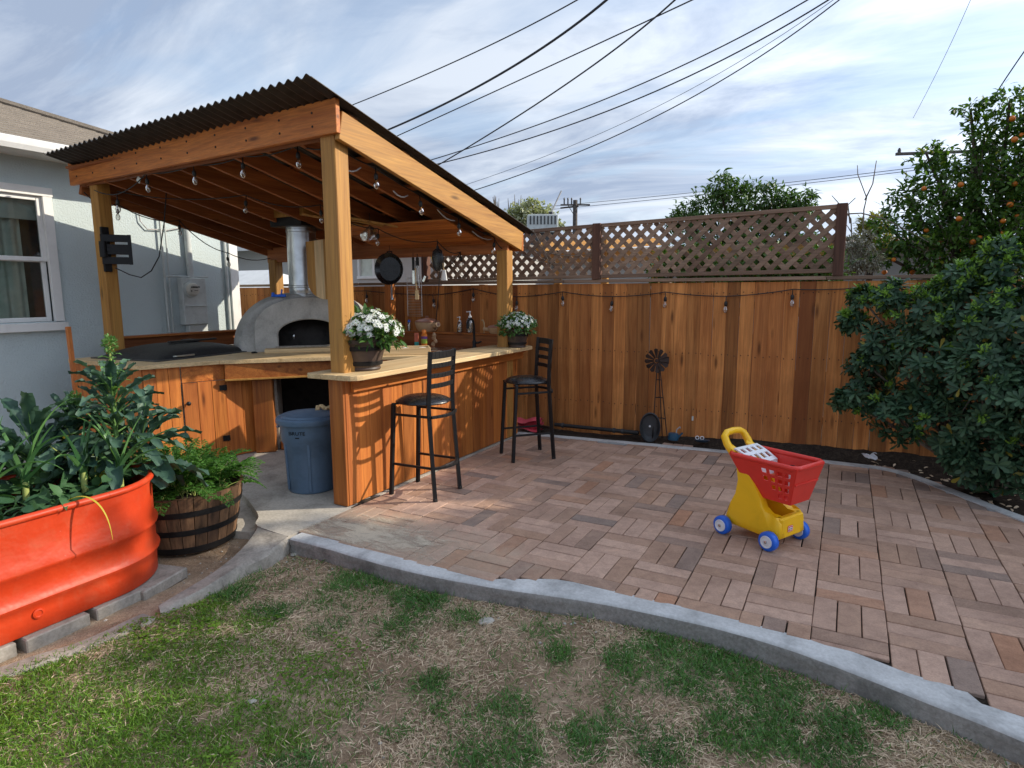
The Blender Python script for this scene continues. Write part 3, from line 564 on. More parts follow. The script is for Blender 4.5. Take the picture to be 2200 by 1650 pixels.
# bricks in basket weave, three to a square
patio_base = tag(part('patio', MB().slab([(a, b_+.02) for a, b_ in KIL[1:]]+[tuple(p) for p in KB[::-1]], -0.2, -0.016), MT['bed']), kind='structure')
def inside(p, poly):
    x, y = p; c = False; n = len(poly)
    for i in range(n):
        x1, y1 = poly[i]; x2, y2 = poly[(i+1) % n]
        if (y1 > y) != (y2 > y) and x < (x2-x1)*(y-y1)/(y2-y1)+x1: c = not c
    return c
ki = offset_line(smooth_line(KO, 3), 0.085); kb = offset_line(smooth_line(KB[::-1], 3), 0.05)
BP = [tuple(p) for p in ki]+[tuple(p) for p in kb]
BX, BY, PXX, PYY = -2.033, 3.597, 0.3304, 0.349
bricks = []
for i in range(-5, 14):
    for j in range(-6, 10):
        x0 = BX+i*PXX; y0 = BY+j*PYY
        for k in range(3):
            if (i+j) % 2 == 0: c = (x0+PXX/2, y0+(k+.5)*PYY/3); d = (PXX, PYY/3)
            else: c = (x0+(k+.5)*PXX/3, y0+PYY/2); d = (PXX/3, PYY)
            xa, xb, ya, yb_ = c[0]-d[0]/2, c[0]+d[0]/2, c[1]-d[1]/2, c[1]+d[1]/2
            xa = max(xa, -3.295)                                     # cut along the bar and the front kerb
            lim = max(np.interp(q, KIX, KIY) for q in (xa+.02, (xa+xb)/2, xb-.02)); ya = max(ya, lim)
            if xb-xa < .025 or yb_-ya < .025: continue
            c = ((xa+xb)/2, (ya+yb_)/2); d = (xb-xa, yb_-ya)
            if c[1] > 4.2 and not inside(c, BP): continue
            if c[0] > 2.3 or c[1] > 6.75: continue
            bricks.append((c, d))
def shows(c):
    v = np.array([c[0], c[1], 0])-CAM; return float(v@fw)
bricks.sort(key=lambda b: shows(b[0]))
bm_h = MB().box((0, 0, 0), (PXX-0.006, PYY/3-0.005, 0.05), 0.003).mesh('brick_along')
bm_v = MB().box((0, 0, 0), (PXX/3-0.005, PYY-0.006, 0.05), 0.003).mesh('brick_across')
for m_ in (bm_h, bm_v): m_.materials.append(MT['brick_one'])
rest = MB(); nb = 0
for c, d in bricks:
    v = np.array([c[0], c[1], 0])-CAM; zc = float(v@fw); px = W/2+F*float(v@rt)/zc
    jx, jy, jz, jr = rnd.uniform(-.002, .002), rnd.uniform(-.002, .002), rnd.uniform(-.0035, .0015), rnd.uniform(-.006, .006)
    tx, ty = rnd.uniform(-.008, .008), rnd.uniform(-.008, .008)
    whole = min(abs(d[0]-PXX)+abs(d[1]-PYY/3), abs(d[0]-PXX/3)+abs(d[1]-PYY)) < .004
    if nb < 300 and -60 < px < W+60:
        if not whole:
            bmc = MB().box((0, 0, 0), (d[0]-.006, d[1]-.005, .05), .003).mesh('brick_cut'); bmc.materials.append(MT['brick_one'])
        mk('brick', (bm_h if d[0] > d[1] else bm_v) if whole else bmc, None, patio_base, (c[0]+jx, c[1]+jy, -0.025+jz), (tx, ty, jr)); nb += 1
    else:
        rest.box((c[0]+jx, c[1]+jy, -0.025+jz), (d[0]-.006, d[1]-.005, .05), 0.003, Matrix.Rotation(jr, 3, 'Z'))
tag(part('brick_field', rest, MT['brick_many'], patio_base), kind='stuff')
# loose sand swept over the bricks at the near bar end
tag(part('sand_drift', MB().grid(lambda u, v: (-3.31+1.55*u, 2.955+.70*v, .0026+.001*math.sin(9*u+7*v)), 24, 12), MT['dust'], None, True), 'pale dusty sand swept over the bricks beside the bar end', 'sand', kind='stuff')
# soil bed between patio and fence, heaped against the boards
def bed_h(x, y):
    t = np.clip((y-6.70)/0.25, 0, 1); m = np.clip((x+2.4)/1.6, 0, 1)*np.clip((2.2-x)/1.0, 0.3, 1)
    return -0.02+0.13*t*m+0.05*(fbm(x, y, 2.2, 21)-0.5)+0.02*(vnoise(x, y, 12, 4)-0.5)
nx, ny = 150, 70
gx, gy = np.meshgrid(np.linspace(-3.4, 9.0, nx+1), np.linspace(1.0, 7.3, ny+1)); gz = bed_h(gx, gy)
kbl = [tuple(p) for p in smooth_line(KB, 3)]
ins_poly = [tuple(p) for p in KO]+[tuple(p) for p in KB[::-1]]
inm = np.array([[inside((gx[a, b_], gy[a, b_]), ins_poly) for b_ in range(nx+1)] for a in range(ny+1)])
gz[inm] = -0.15; gz[(gy < 3.2) & ~inm] = -0.19
lv = np.stack([gx, gy, gz], -1).reshape(-1, 3); idx = np.arange(nx*ny); q = (idx//nx)*(nx+1)+idx % nx
tag(mk('planting_bed', tri_mesh('planting_bed', lv, np.concatenate([np.stack([q, q+1, q+nx+2], 1), np.stack([q, q+nx+2, q+nx+1], 1)]), True), MT['bed']), kind='structure')

# ================================================================== FENCE
YF = 6.925; FT = 1.775
fence = thing('board_fence', 'tall redwood board fence with a cap rail along the back of the patio', 'fence', (-2.5, YF, 0))
x = -10.4; boards = []
bw_shape = {}
while x < 6.4:
    w = rnd.choice((0.138, 0.138, 0.135, 0.141, 0.128)); boards.append((x+w/2, w)); x += w+rnd.uniform(0.001, 0.004)
for cx, w in boards:
    o = part('board', MB().box((0, 0, 0), (w, 0.018, FT-0.02+0.1), 0.002), MT['fence'], fence)
    o.location = (cx+2.5, rnd.uniform(-.004, .004), (FT-0.02-0.1)/2); o.rotation_euler = (rnd.uniform(-.002, .002), rnd.uniform(-.003, .003), rnd.uniform(-.012, .012))
for x0, x1 in ((-10.5, -6.2), (-6.195, -3.0), (-2.995, -0.2), (-0.195, 2.9), (2.905, 6.5)):
    part('cap_rail', MB().box(((x0+x1)/2, YF+.012, FT+.012), (x1-x0, 0.10, 0.036), 0.004), MT['old_x'], fence, world=True)
    part('back_rail', MB().box(((x0+x1)/2, YF+.045, FT-.13), (x1-x0, 0.038, 0.09), 0.004), MT['old_x'], fence, world=True)
    part('back_rail', MB().box(((x0+x1)/2, YF+.045, .35), (x1-x0, 0.038, 0.09), 0.004), MT['old_x'], fence, world=True)
m = MB()
for cx, w in boards:
    for z in (.36, .98, 1.64):
        for s in (-.3, .3): m.box((cx+s*w+rnd.uniform(-.008, .008), YF-.0125, z+rnd.uniform(-.012, .012)), (.009, .005, .011), .002)
tag(part('nail_heads', m, MT['rust'], fence, world=True), kind='stuff')
for xx in (-9.2, -6.8, -4.2, -1.8, 0.6, 3.0, 5.4):
    part('post', MB().box((xx, YF+.11, FT/2), (0.09, 0.09, FT-.02), 0.004), MT['old_z'], fence, world=True)
# lattice screen above the fence: it climbs slightly to the right
LX0, LX1 = -4.98, -0.10
def lz_top(x): return 2.365+(x+4.98)/4.88*0.102
def lz_bot(x): return 1.822+(x+4.98)/4.88*0.035
lat = thing('lattice_screen', 'weathered diagonal lattice screen with brown posts standing on top of the board fence', 'lattice', (-2.5, YF, FT+.03))
ang = R(45); pitch = 0.136; ws = 0.049
def slat(b, sgn, yy):
    # z = zc + sgn*(x - b); clip to the frame
    lo = -1e9; pts = []
    def zat(x): return 1.82+sgn*(x-b)
    xs = np.linspace(LX0+.03, LX1-.03, 700); zs = zat(xs); ok = (zs > lz_bot(xs)+.01) & (zs < lz_top(xs)-.01)
    if ok.sum() < 4: return
    x0, x1 = xs[ok][0], xs[ok][-1]
    part('slat', MB().bar((x0, yy, zat(x0)), (x1, yy, zat(x1)), 0.007, ws, 0.0015, upv=(-sgn*0.707, 0, 0.707)), MT['old_x'], lat, world=True)
b = LX0-0.7
while b < LX1+0.05: slat(b, 1, YF-.012+rnd.uniform(-.001, .001)); b += pitch
b = LX0-.02
while b < LX1+0.7: slat(b, -1, YF-.0035+rnd.uniform(-.001, .001)); b += pitch
for xa, xb in ((LX0, -2.64), (-2.54, LX1)):
    part('top_rail', MB().bar((xa, YF-.008, lz_top(xa)), (xb, YF-.008, lz_top(xb)), 0.042, 0.04, 0.003), MT['old_x'], lat, world=True)
    part('bottom_rail', MB().bar((xa, YF-.008, lz_bot(xa)), (xb, YF-.008, lz_bot(xb)), 0.042, 0.04, 0.003), MT['old_x'], lat, world=True)
for xx, w in ((-5.03, .09), (-2.59, .095), (-0.10, .095)):
    part('post', MB().box((xx, YF-.005, (FT+.03+lz_top(xx)+.025)/2), (w, 0.09, lz_top(xx)+.025-FT-.03), 0.004), MT['brownpost'], lat, world=True)
# bare vine stems caught in the lattice
vine = thing('dry_vine', 'dry bare vine stems tangled through the left part of the lattice', 'vine', (-3.2, YF-.05, FT+.03))
for pts in ([(1145, 495), (1165, 530), (1178, 560), (1190, 585)], [(1120, 545), (1150, 560), (1175, 565), (1200, 560)], [(1150, 537), (1165, 555), (1185, 566), (1210, 566)], [(1180, 543), (1205, 549), (1240, 549), (1270, 545)], [(1100, 603), (1140, 606), (1185, 604), (1215, 598)], [(955, 540), (975, 570), (990, 590), (1010, 605)]):
    P3 = [PY(a, b_, YF-.03-.02*rnd.random()) for a, b_ in pts]; P3 = [np.array([*p]) for p in P3]
    l3 = [0.5*(P3[i]+P3[i+1]) if h else P3[i] for i in range(len(P3)-1) for h in (0, 1)]+[P3[-1]]
    part('stem', MB().tube(l3, [0.006*(1-.5*i/len(l3)) for i in range(len(l3))], 6), MT['twig'], vine, True, True)

# ================================================================== HOUSE (left)
XW = -7.8
house = thing('house', 'pale blue stucco house with white window and gutter at the left', 'house', (XW, 3.0, 0))
YE = 6.10
mb = MB()                                     # wall facing the pavilion, with the window opening
wy0, wy1, wz0, wz1 = 2.30, 3.70, 1.36, 2.71
for y0, y1, z0, z1 in ((-2.5, wy0, 0, 3.12), (wy1, YE, 0, 3.12), (wy0, wy1, 0, wz0), (wy0, wy1, wz1, 3.12)):
    mb.add([(XW, y0, z0-.2), (XW, y1, z0-.2), (XW, y1, z1), (XW, y0, z1)] if z0 == 0 else [(XW, y0, z0), (XW, y1, z0), (XW, y1, z1), (XW, y0, z1)], [[0, 1, 2, 3]])
mb.add([(XW, YE, -.2), (XW-6, YE, -.2), (XW-6, YE, 3.12), (XW, YE, 3.12)], [[0, 1, 2, 3]])
part('wall', mb, MT['stucco'], house, world=True)
o = part('corner_board', MB().box((XW+.018, YE-.05, 1.5), (0.03, 0.11, 3.2), 0.003), MT['trim'], house, world=True)
o = part('corner_board', MB().box((XW-.03, YE+.018, 1.5), (0.12, 0.03, 3.2), 0.003), MT['trim'], house, world=True)
part('downpipe', MB().tube([(XW+.03, YE-.17, 0), (XW+.03, YE-.17, 3.05)], 0.022, 8), MT['box'], house, True, True)
# window
win = mk('window', None, None, house); win.empty_display_size = .1
def wpart(nm, c, d, mat): return part(nm, MB().box((c[0]-XW, c[1]-3.0, c[2]), d, 0.004), mat, win)
tw = 0.095
wpart('trim_board', (XW+.02, wy1+tw/2, (wz0+wz1)/2), (0.045, tw, wz1-wz0), MT['trim'])
wpart('trim_board', (XW+.02, wy0-tw/2, (wz0+wz1)/2), (0.045, tw, wz1-wz0), MT['trim'])
wpart('trim_board', (XW+.021, (wy0+wy1)/2, wz1+tw/2), (0.048, wy1-wy0+2*tw+.02, tw), MT['trim'])
wpart('sill', (XW+.035, (wy0+wy1)/2, wz0-.055), (0.09, wy1-wy0+2*tw+.03, 0.09), MT['trim'])
zm = 2.035
for z0, z1, xo in ((zm-.02, wz1, -.012), (wz0, zm+.02, -.045)):
    for yy in (wy0+.024, wy1-.024): wpart('sash', (XW+xo, yy, (z0+z1)/2), (0.035, 0.048, z1-z0), MT['trim'])
    wpart('sash', (XW+xo, (wy0+wy1)/2, z0+.024), (0.034, wy1-wy0-.1, 0.048), MT['trim'])
    wpart('sash', (XW+xo, (wy0+wy1)/2, z1-.024), (0.034, wy1-wy0-.1, 0.048), MT['trim'])
    part('pane', MB().add([(xo, wy0+.04-3, z0+.04), (xo, wy1-.04-3, z0+.04), (xo, wy1-.04-3, z1-.04), (xo, wy0+.04-3, z1-.04)], [[0, 1, 2, 3]]), MT['glass'], win)
part('blind', MB().add([(-.09, wy0-3, 2.46), (-.09, wy1-3, 2.46), (-.09, wy1-3, wz1+.05), (-.09, wy0-3, wz1+.05)], [[0, 1, 2, 3]]), MT['blind'], win)
part('curtain', MB().grid(lambda u, v: (-.15+.03*math.sin(u*62)+.012*math.sin(u*23+2), wy0-.1-3+(wy1-wy0-.05)*u, wz0-.1+1.5*v), 120, 1), MT['curtain'], win, True)
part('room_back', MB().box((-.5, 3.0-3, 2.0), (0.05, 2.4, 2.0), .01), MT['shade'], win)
# eave, gutter, hip roof with shingle courses
XE = -7.32; ZE = 3.12; YEE = 6.55
part('soffit', MB().box(((XW+XE)/2-.01, 2.0, ZE-.012), (XW*-1+XE+.04, 9.1, 0.02), .002), MT['trim'], house, world=True)
gp = [(0, 0), (.012, -.10), (.08, -.105), (.105, -.06), (.118, 0), (.105, .004), (.095, -.05), (.07, -.092), (.022, -.088), (.012, -.01)]
part('gutter', MB().prism(gp, lambda p: (XE+p[0], -2.6, ZE+.055+p[1]), lambda p: (XE+p[0], YEE, ZE+.055+p[1])), MT['trim'], house, world=True)
part('fascia', MB().box((XE-.012, 2.0, ZE+.02), (0.022, 9.1, 0.13), .002), MT['trim'], house, world=True)
slope = math.tan(R(21)); nC = 26; run = 3.7
roofp = part('roof', MB().add([(XE, -2.6, ZE+.05), (XE, YEE, ZE+.05), (XE-run, YEE-run, ZE+.05+run*slope), (XE-run, -2.6, ZE+.05+run*slope), (XE-2*run, YEE, ZE+.05)], [[0, 1, 2, 3], [1, 4, 2]]), MT['shingle'], house, world=True)
for k in range(nC):                            # each course is a lapped strip with a visible butt edge
    a0 = run*k/nC-.02; a1 = run*(k+1.25)/nC; z0 = ZE+.05+a0*slope; z1 = ZE+.05+a1*slope; th = 0.016
    y1a = YEE-a0+.02; y1b = YEE-a1+.02
    part('shingle_course', MB().add([(XE-a0, -2.6, z0+th), (XE-a0, y1a, z0+th), (XE-a1, y1b, z1+.003), (XE-a1, -2.6, z1+.003), (XE-a0, -2.6, z0), (XE-a0, y1a, z0)], [[0, 1, 2, 3], [4, 5, 1, 0]]), MT['shingle'], roofp, world=True)
hp = [(XE-a, YEE-a, ZE+.075+a*slope) for a in np.linspace(0, run, 12)]
part('hip_cap', MB().tube(hp, 0.05, 6), MT['shingle'], roofp, True, True)
# electric meter and conduits on the wall
met = thing('electric_meter', 'grey electric meter box with round glass dial on the house wall', 'electric meter', (XW+.01, 5.30, 1.26))
mc = PX(405, 622, XW+.1)
part('cabinet', MB().box((XW+.06, 5.36, 1.56), (0.12, 0.34, 0.62), .01), MT['box'], met, world=True)
part('lower_box', MB().box((XW+.045, 5.40, 1.10), (0.085, 0.28, 0.30), .008), MT['box'], met, world=True)
o = part('dial_ring', MB().lathe([(0.10, 0), (0.105, .02), (0.10, .045), (0.085, .05)], (0, 0, 0), 28, rot=Matrix.Rotation(R(90), 3, 'Y')), MT['box'], met, True); o.location = (.115, mc[1]-5.30, mc[2]-1.26)
g_ = part('dial', MB().lathe([(0.085, 0), (0.084, .05), (0.07, .08), (0.0, .09)], (0, 0, 0), 28, rot=Matrix.Rotation(R(90), 3, 'Y')), MT['meterface'], o, True); g_.location = (.03, 0, 0)
for dy, dz, w, h in ((.0, .03, .07, .018), (-.05, .03, .014, .014), (.055, .032, .016, .016), (-.055, -.02, .014, .014), (0.01, -.015, .05, .006)):
    part('marking', MB().box((.088+.0, dy, dz), (0.014, w, h), .002), MT['black'], g_)
part('bracket', MB().box((XW+.13, 5.36, 1.50), (0.02, 0.30, 0.012), .003), MT['box'], met, world=True)
for yy, r_, z0, z1 in ((5.36, .042, 1.86, 3.1), (5.0, .014, 0.2, 3.1), (5.06, .010, 0.2, 3.1), (5.32, .012, .2, .98), (5.46, .02, .2, .98)):
    part('conduit', MB().tube([(XW+.05, yy, z0), (XW+.05, yy, z1)], r_, 10), MT['box'], met, True, True)
part('elbow', MB().tube([(XW+.05, 5.0, 1.88), (XW+.07, 5.12, 1.885), (XW+.08, 5.6, 1.885)], .010, 8), MT['box'], met, True, True)
part('wall_cable', MB().tube([(XW+.03, 4.72, 2.95), (XW+.03, 4.76, 2.55), (XW+.03, 4.84, 2.46), (XW+.03, 5.1, 2.47), (XW+.03, 5.3, 2.52)], .008, 6), MT['grey'], met, True, True)
# ================================================================== PAVILION
SL = 0.219
def zraf(y): return 2.985-SL*(y-3.47)          # top of the rafters
def yfront(x): return 3.50+(-3.34-x)/3.92*0.24  # the front beam runs slightly away to the left
pav = thing('pavilion', 'open timber pavilion with sloping corrugated roof over the outdoor kitchen', 'pavilion', (-3.41, 3.57, 0))
part('front_beam', MB().bar((-3.295, yfront(-3.295)+.02, 2.912), (-7.27, yfront(-7.27)+.02, 2.905), 0.042, 0.238, .004), MT['cedar_x'], pav, world=True)
# ledger cap just visible on top of the front beam
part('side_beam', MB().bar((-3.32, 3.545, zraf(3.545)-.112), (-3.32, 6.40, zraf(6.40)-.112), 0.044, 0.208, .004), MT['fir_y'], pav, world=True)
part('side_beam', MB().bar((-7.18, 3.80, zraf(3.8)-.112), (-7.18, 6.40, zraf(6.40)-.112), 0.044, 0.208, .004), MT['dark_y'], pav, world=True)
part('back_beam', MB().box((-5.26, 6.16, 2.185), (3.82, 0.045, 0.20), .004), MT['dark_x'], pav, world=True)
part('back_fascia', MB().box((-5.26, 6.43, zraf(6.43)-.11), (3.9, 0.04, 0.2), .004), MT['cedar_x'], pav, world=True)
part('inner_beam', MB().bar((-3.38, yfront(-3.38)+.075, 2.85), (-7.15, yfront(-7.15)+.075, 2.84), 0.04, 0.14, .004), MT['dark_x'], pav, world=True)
def post(x, y, z1, m, w=0.135): part('post', MB().box((x, y, z1/2), (w, w, z1), .006), m, pav, world=True)
post(-3.432, 3.61, 2.80, MT['fir_z'], 0.142); post(-3.405, 6.17, 2.12, MT['fir_z']); post(-6.95, 3.86, 2.80, MT['fir_z'])
post(-5.20, 6.36, 2.15, MT['cedar_z'], 0.1); post(-7.05, 6.17, 2.12, MT['fir_z'])
for k in range(1, 10):
    x = -3.42-k*0.405
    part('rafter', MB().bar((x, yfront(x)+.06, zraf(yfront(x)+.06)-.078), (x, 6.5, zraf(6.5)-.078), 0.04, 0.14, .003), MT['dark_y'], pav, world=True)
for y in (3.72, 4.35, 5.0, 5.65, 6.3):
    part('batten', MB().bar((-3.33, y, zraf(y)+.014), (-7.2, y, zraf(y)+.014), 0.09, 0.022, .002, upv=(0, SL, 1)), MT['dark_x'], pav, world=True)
# ceiling boards along the back bay, and short blocking pieces
for k in range(6):
    y = 5.30+k*0.135
    part('ceiling_board', MB().bar((-3.55, y, zraf(y)-.225), (-5.05, y, zraf(y)-.225), 0.128, 0.018, .002, upv=(0, SL, 1)), MT['cedar_x'], pav, world=True)
for a, b_ in (((-4.7, 4.9), (-4.35, 5.25)), ((-4.55, 4.95), (-4.2, 5.3)), ((-5.0, 4.75), (-4.6, 5.2))):
    part('loose_batten', MB().bar((a[0], a[1], zraf(a[1])-.24), (b_[0], b_[1], zraf(b_[1])-.24), 0.04, 0.02, .002), MT['fir_x'], pav, world=True)
# flue collar blocking
fx, fy = None, None
# corrugated sheets
nsh = 5; xl, xr = -7.16, -3.245; sw = (xr-xl)/nsh; pit = 0.092; amp = 0.0135
def roof_z(x, y): return zraf(y)+.04+amp*(1+math.cos(2*math.pi*(x-xl)/pit))
for s_ in range(nsh):
    xa = xl+s_*sw-.03*(s_ > 0); xb = xl+(s_+1)*sw; nu = int((xb-xa)/pit*10)
    def fn(u, v, xa=xa, xb=xb, dz=0.0):
        x = xa+(xb-xa)*u; y0 = yfront(x)-.265; y = y0+(6.66-y0)*v; return (x, y, roof_z(x, y)+dz)
    lift = 0.0012*s_; mb = MB().grid(lambda u, v: (lambda p: (p[0], p[1], p[2]+lift))(fn(u, v)), nu, 6); mb2 = MB().grid(lambda u, v: (lambda p: (p[0], p[1], p[2]+lift+.0045))(fn(u, v)), nu, 6)
    b0 = len(mb.v); mb.f = [f[::-1] for f in mb.f]; mb.add(mb2.v, mb2.f); w = nu+1
    for i in range(nu): mb.f.append([i, i+1, b0+i+1, b0+i]); mb.f.append([6*w+i+1, 6*w+i, b0+6*w+i, b0+6*w+i+1])
    for j in range(6): mb.f.append([(j+1)*w, j*w, b0+j*w, b0+(j+1)*w]); mb.f.append([j*w+nu, (j+1)*w+nu, b0+(j+1)*w+nu, b0+j*w+nu])
    part('corrugated_sheet', mb, MT['roof'], pav, True, True)
mb = MB()
for px in (156, 192, 241, 290, 344, 402, 464, 531, 604, 675):   # bolt heads on the beam
    t = (px-150)/(700-150); x = -7.2+t*3.8
    x = PY(px, 320, 3.6)[0]*yfront(PY(px, 320, 3.6)[0])/3.6
    for dz in (.05, -.045): mb.lathe([(0.0, -.004), (.009, -.004), (.009, 0.002), (0, 0.003)], (x, yfront(x)-.003, 2.91+dz), 8, rot=Matrix.Rotation(R(90), 3, 'X'))
part('beam_nails', mb, MT['rust'], pav, False, True)

# ================================================================== BAR
bar = thing('bar_counter', 'cedar plank bar wall with an overhanging pale wooden top', 'bar counter', (-3.40, 4.95, 0))
BXF = -3.345; yb = 3.645; nbd = 19; wb = (6.36-3.645)/nbd
for k in range(nbd):
    part('plank', MB().box((BXF-.01+rnd.uniform(-.002, .002), yb+wb*(k+.5), .465), (0.02, wb-.003, 0.92), .002), MT['cedar_z'], bar, world=True)
part('end_plank', MB().box((-3.415, 3.503, .50), (0.145, 0.022, 1.0), .003), MT['cedar_z'], bar, world=True)
part('corner_trim', MB().box((-3.350, 3.58, .50), (0.022, 0.13, 1.0), .003), MT['cedar_z'], bar, world=True)
part('apron', MB().box((-3.318, 5.0, .955), (0.034, 2.86, 0.115), .003), MT['cedar_y'], bar, world=True)
part('apron_ledger', MB().box((-3.275, 5.02, .995), (0.04, 2.78, 0.045), .003), MT['cedar_y'], bar, world=True)
part('core', MB().box((-3.43, 5.0, .49), (0.12, 2.7, 0.97), .003), MT['dark_z'], bar, world=True)
part('back_plank', MB().box((-3.50, 5.0, .49), (0.018, 2.7, 0.96), .003), MT['cedar_z'], bar, world=True)
# top: three boards side by side with rounded near corners
xs_ = [-3.66, -3.495, -3.33, -3.155]
for k in range(3):
    xa, xb = xs_[k]+.0008, xs_[k+1]-.0008; y0, y1 = 3.42, 6.42; poly = []
    if k == 2: poly = [(xa, y0), (xb-.1, y0), (xb-.05, y0+.015), (xb-.015, y0+.05), (xb, y0+.1), (xb, y1-.05), (xb-.04, y1), (xa, y1)]
    elif k == 0: poly = [(xa+.03, y0), (xb, y0), (xb, y1), (xa, y1), (xa, y0+.03)]
    else: poly = [(xa, y0), (xb, y0), (xb, y1), (xa, y1)]
    part('top_board', MB().slab(poly, 1.008, 1.046+.001*k), MT['pale_y'], bar, world=True, bevel=.005)

# ================================================================== CABINETS, OVEN, GRILL (left and back)
CZ = 1.0
cab = thing('corner_cabinet', 'cedar kitchen cabinet carrying the grill and the pizza oven', 'cabinet', (-5.6, 4.2, 0))
A0 = np.array([-5.76, 3.42]); A1 = np.array([-5.50, 4.09]); A2 = np.array([-5.415, 4.40]); A3 = np.array([-4.72, 5.02])
def wall_planks(p, q, z0, z1, n, nm, th=.02, m='cedar_z', skip=()):
    d = (q-p)/n; t = d/np.linalg.norm(d); ang_ = math.atan2(t[1], t[0])
    for k in range(n):
        if k in skip: continue
        c = p+d*(k+.5); part(nm, MB().box((c[0], c[1], (z0+z1)/2), (np.linalg.norm(d)-.003, th, z1-z0), .002, Matrix.Rotation(ang_, 3, 'Z')), MT[m], cab, world=True)
wall_planks(A0, A0+(A1-A0)*.44, 0.0, .955, 3, 'plank')
D0 = A0+(A1-A0)*.45; D1 = A0+(A1-A0)*1.0
wall_planks(D0, D1, .80, .955, 1, 'door_header', m='cedar_x'); wall_planks(D0, D1, 0.0, .10, 1, 'kick_board', m='cedar_x')
wall_planks(A1, A2, 0.0, .955, 2, 'plank')
# door with four boards, knob and two hinges
nrm = np.array([(A1-A0)[1], -(A1-A0)[0]]); nrm = nrm/np.linalg.norm(nrm)
dr = mk('door', None, None, cab); dr.empty_display_size = .1
d = (D1-D0); L_ = np.linalg.norm(d); t = d/L_; an = math.atan2(t[1], t[0]); rm = Matrix.Rotation(an, 3, 'Z')
off0 = np.array([-5.6, 4.2])
for k in range(3):
    c = D0+d*(k+.5)/3+nrm*.012-off0
    part('door_board', MB().box((c[0], c[1], .45), (L_/3-.004, .022, .69), .002, rm), MT['cedar_z'], dr)
c = D0+d*.09+nrm*.045-off0; part('knob', MB().lathe([(0, -.03), (.008, -.03), (.008, 0), (.02, .006), (.022, .016), (.012, .026), (0, .028)], (c[0], c[1], .60), 14, rot=Matrix.Rotation(an-R(90), 3, 'Z') @ Matrix.Rotation(R(90), 3, 'Y')), MT['black'], dr, True)
for z in (.72, .20):
    c = D0+d*.93+nrm*.03-off0; part('hinge', MB().box((c[0], c[1], z), (.07, .012, .055), .004, rm), MT['black'], dr)
    c = D0+d*.97+nrm*.036-off0; part('hinge_pin', MB().tube([(c[0], c[1], z-.03), (c[0], c[1], z+.03)], .008, 8), MT['black'], dr, True)
# end panel towards the lawn and back filler
part('end_panel', MB().box((-6.4, 3.44, .48), (1.22, .022, .95), .003), MT['cedar_z'], cab, world=True)
# oven support: post, apron, block pier, dark niche
tt = (A3-A2)/np.linalg.norm(A3-A2); a2 = math.atan2(tt[1], tt[0]); r2 = Matrix.Rotation(a2, 3, 'Z'); nn = np.array([tt[1], -tt[0]])
part('support_post', MB().box((*(A2+tt*.07+nn*.03), .40), (.20, .14, .80), .006, r2), MT['cedar_z'], cab, world=True)
q0 = A1+np.array([.05, -.03]); q1 = A3+np.array([.12, .02]); part('oven_apron', MB().bar((*q0, .875), (*q1, .875), .04, .165, .004), MT['cedar_x'], cab, world=True)
part('apron_lip', MB().bar((*(q0+nn*.022), .80), (*(q1+nn*.022), .80), .03, .02, .003), MT['fir_x'], cab, world=True)
part('block_pier', MB().box((*(A2+tt*.155-nn*.22), .40), (.08, .40, .80), .006, r2), MT['block'], cab, world=True)
part('block_pier', MB().box((*(A3+tt*.35-nn*.3), .40), (.2, .5, .80), .006, r2), MT['block'], cab, world=True)
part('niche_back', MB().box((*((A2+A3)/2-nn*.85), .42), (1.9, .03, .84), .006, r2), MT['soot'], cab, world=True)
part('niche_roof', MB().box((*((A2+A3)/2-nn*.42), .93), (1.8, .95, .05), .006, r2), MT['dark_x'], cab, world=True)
# counter boards
ct = [(-7.0, 3.40), (-5.72, 3.36), (-5.46, 4.00), (-5.46, 4.06)]
part('counter_top', MB().slab([(-7.02, 3.42), (-5.72, 3.37), (-5.47, 4.02), (-6.35, 4.95), (-7.02, 4.95)], CZ-.04, CZ), MT['pale_y'], cab, world=True, bevel=.004)
part('counter_top', MB().slab([(-5.463, 4.015), (-4.62, 4.86), (-4.45, 5.72), (-5.2, 6.2), (-7.02, 6.2), (-7.02, 4.953), (-6.347, 4.953)], CZ-.04, CZ+.002), MT['pale_x'], cab, world=True, bevel=.004)
part('splash_board', MB().box((-7.03, 4.95, 1.09), (.022, 2.2, .17), .003), MT['dark_y'], cab, world=True)
part('ledge', MB().box((-7.0, 4.98, 1.185), (.13, 2.25, .024), .004), MT['cedar_y'], cab, world=True)
sink = thing('sink_counter', 'low cedar counter with ledge along the fence holding the black tap', 'counter', (-4.3, 6.1, 0))
part('counter_top', MB().slab([(-4.62, 5.74), (-3.52, 5.74), (-3.52, 6.36), (-5.19, 6.36), (-5.19, 6.21)], CZ-.04, CZ-.003), MT['cedar_x'], sink, world=True, bevel=.004)
part('front_board', MB().box((-4.05, 5.77, .48), (1.1, .022, .94), .003), MT['cedar_z'], sink, world=True)
part('splash_board', MB().box((-4.35, 6.375, 1.075), (1.75, .022, .15), .003), MT['dark_x'], sink, world=True)
part('ledge', MB().box((-4.35, 6.395, 1.165), (1.80, .12, .024), .004), MT['cedar_x'], sink, world=True)
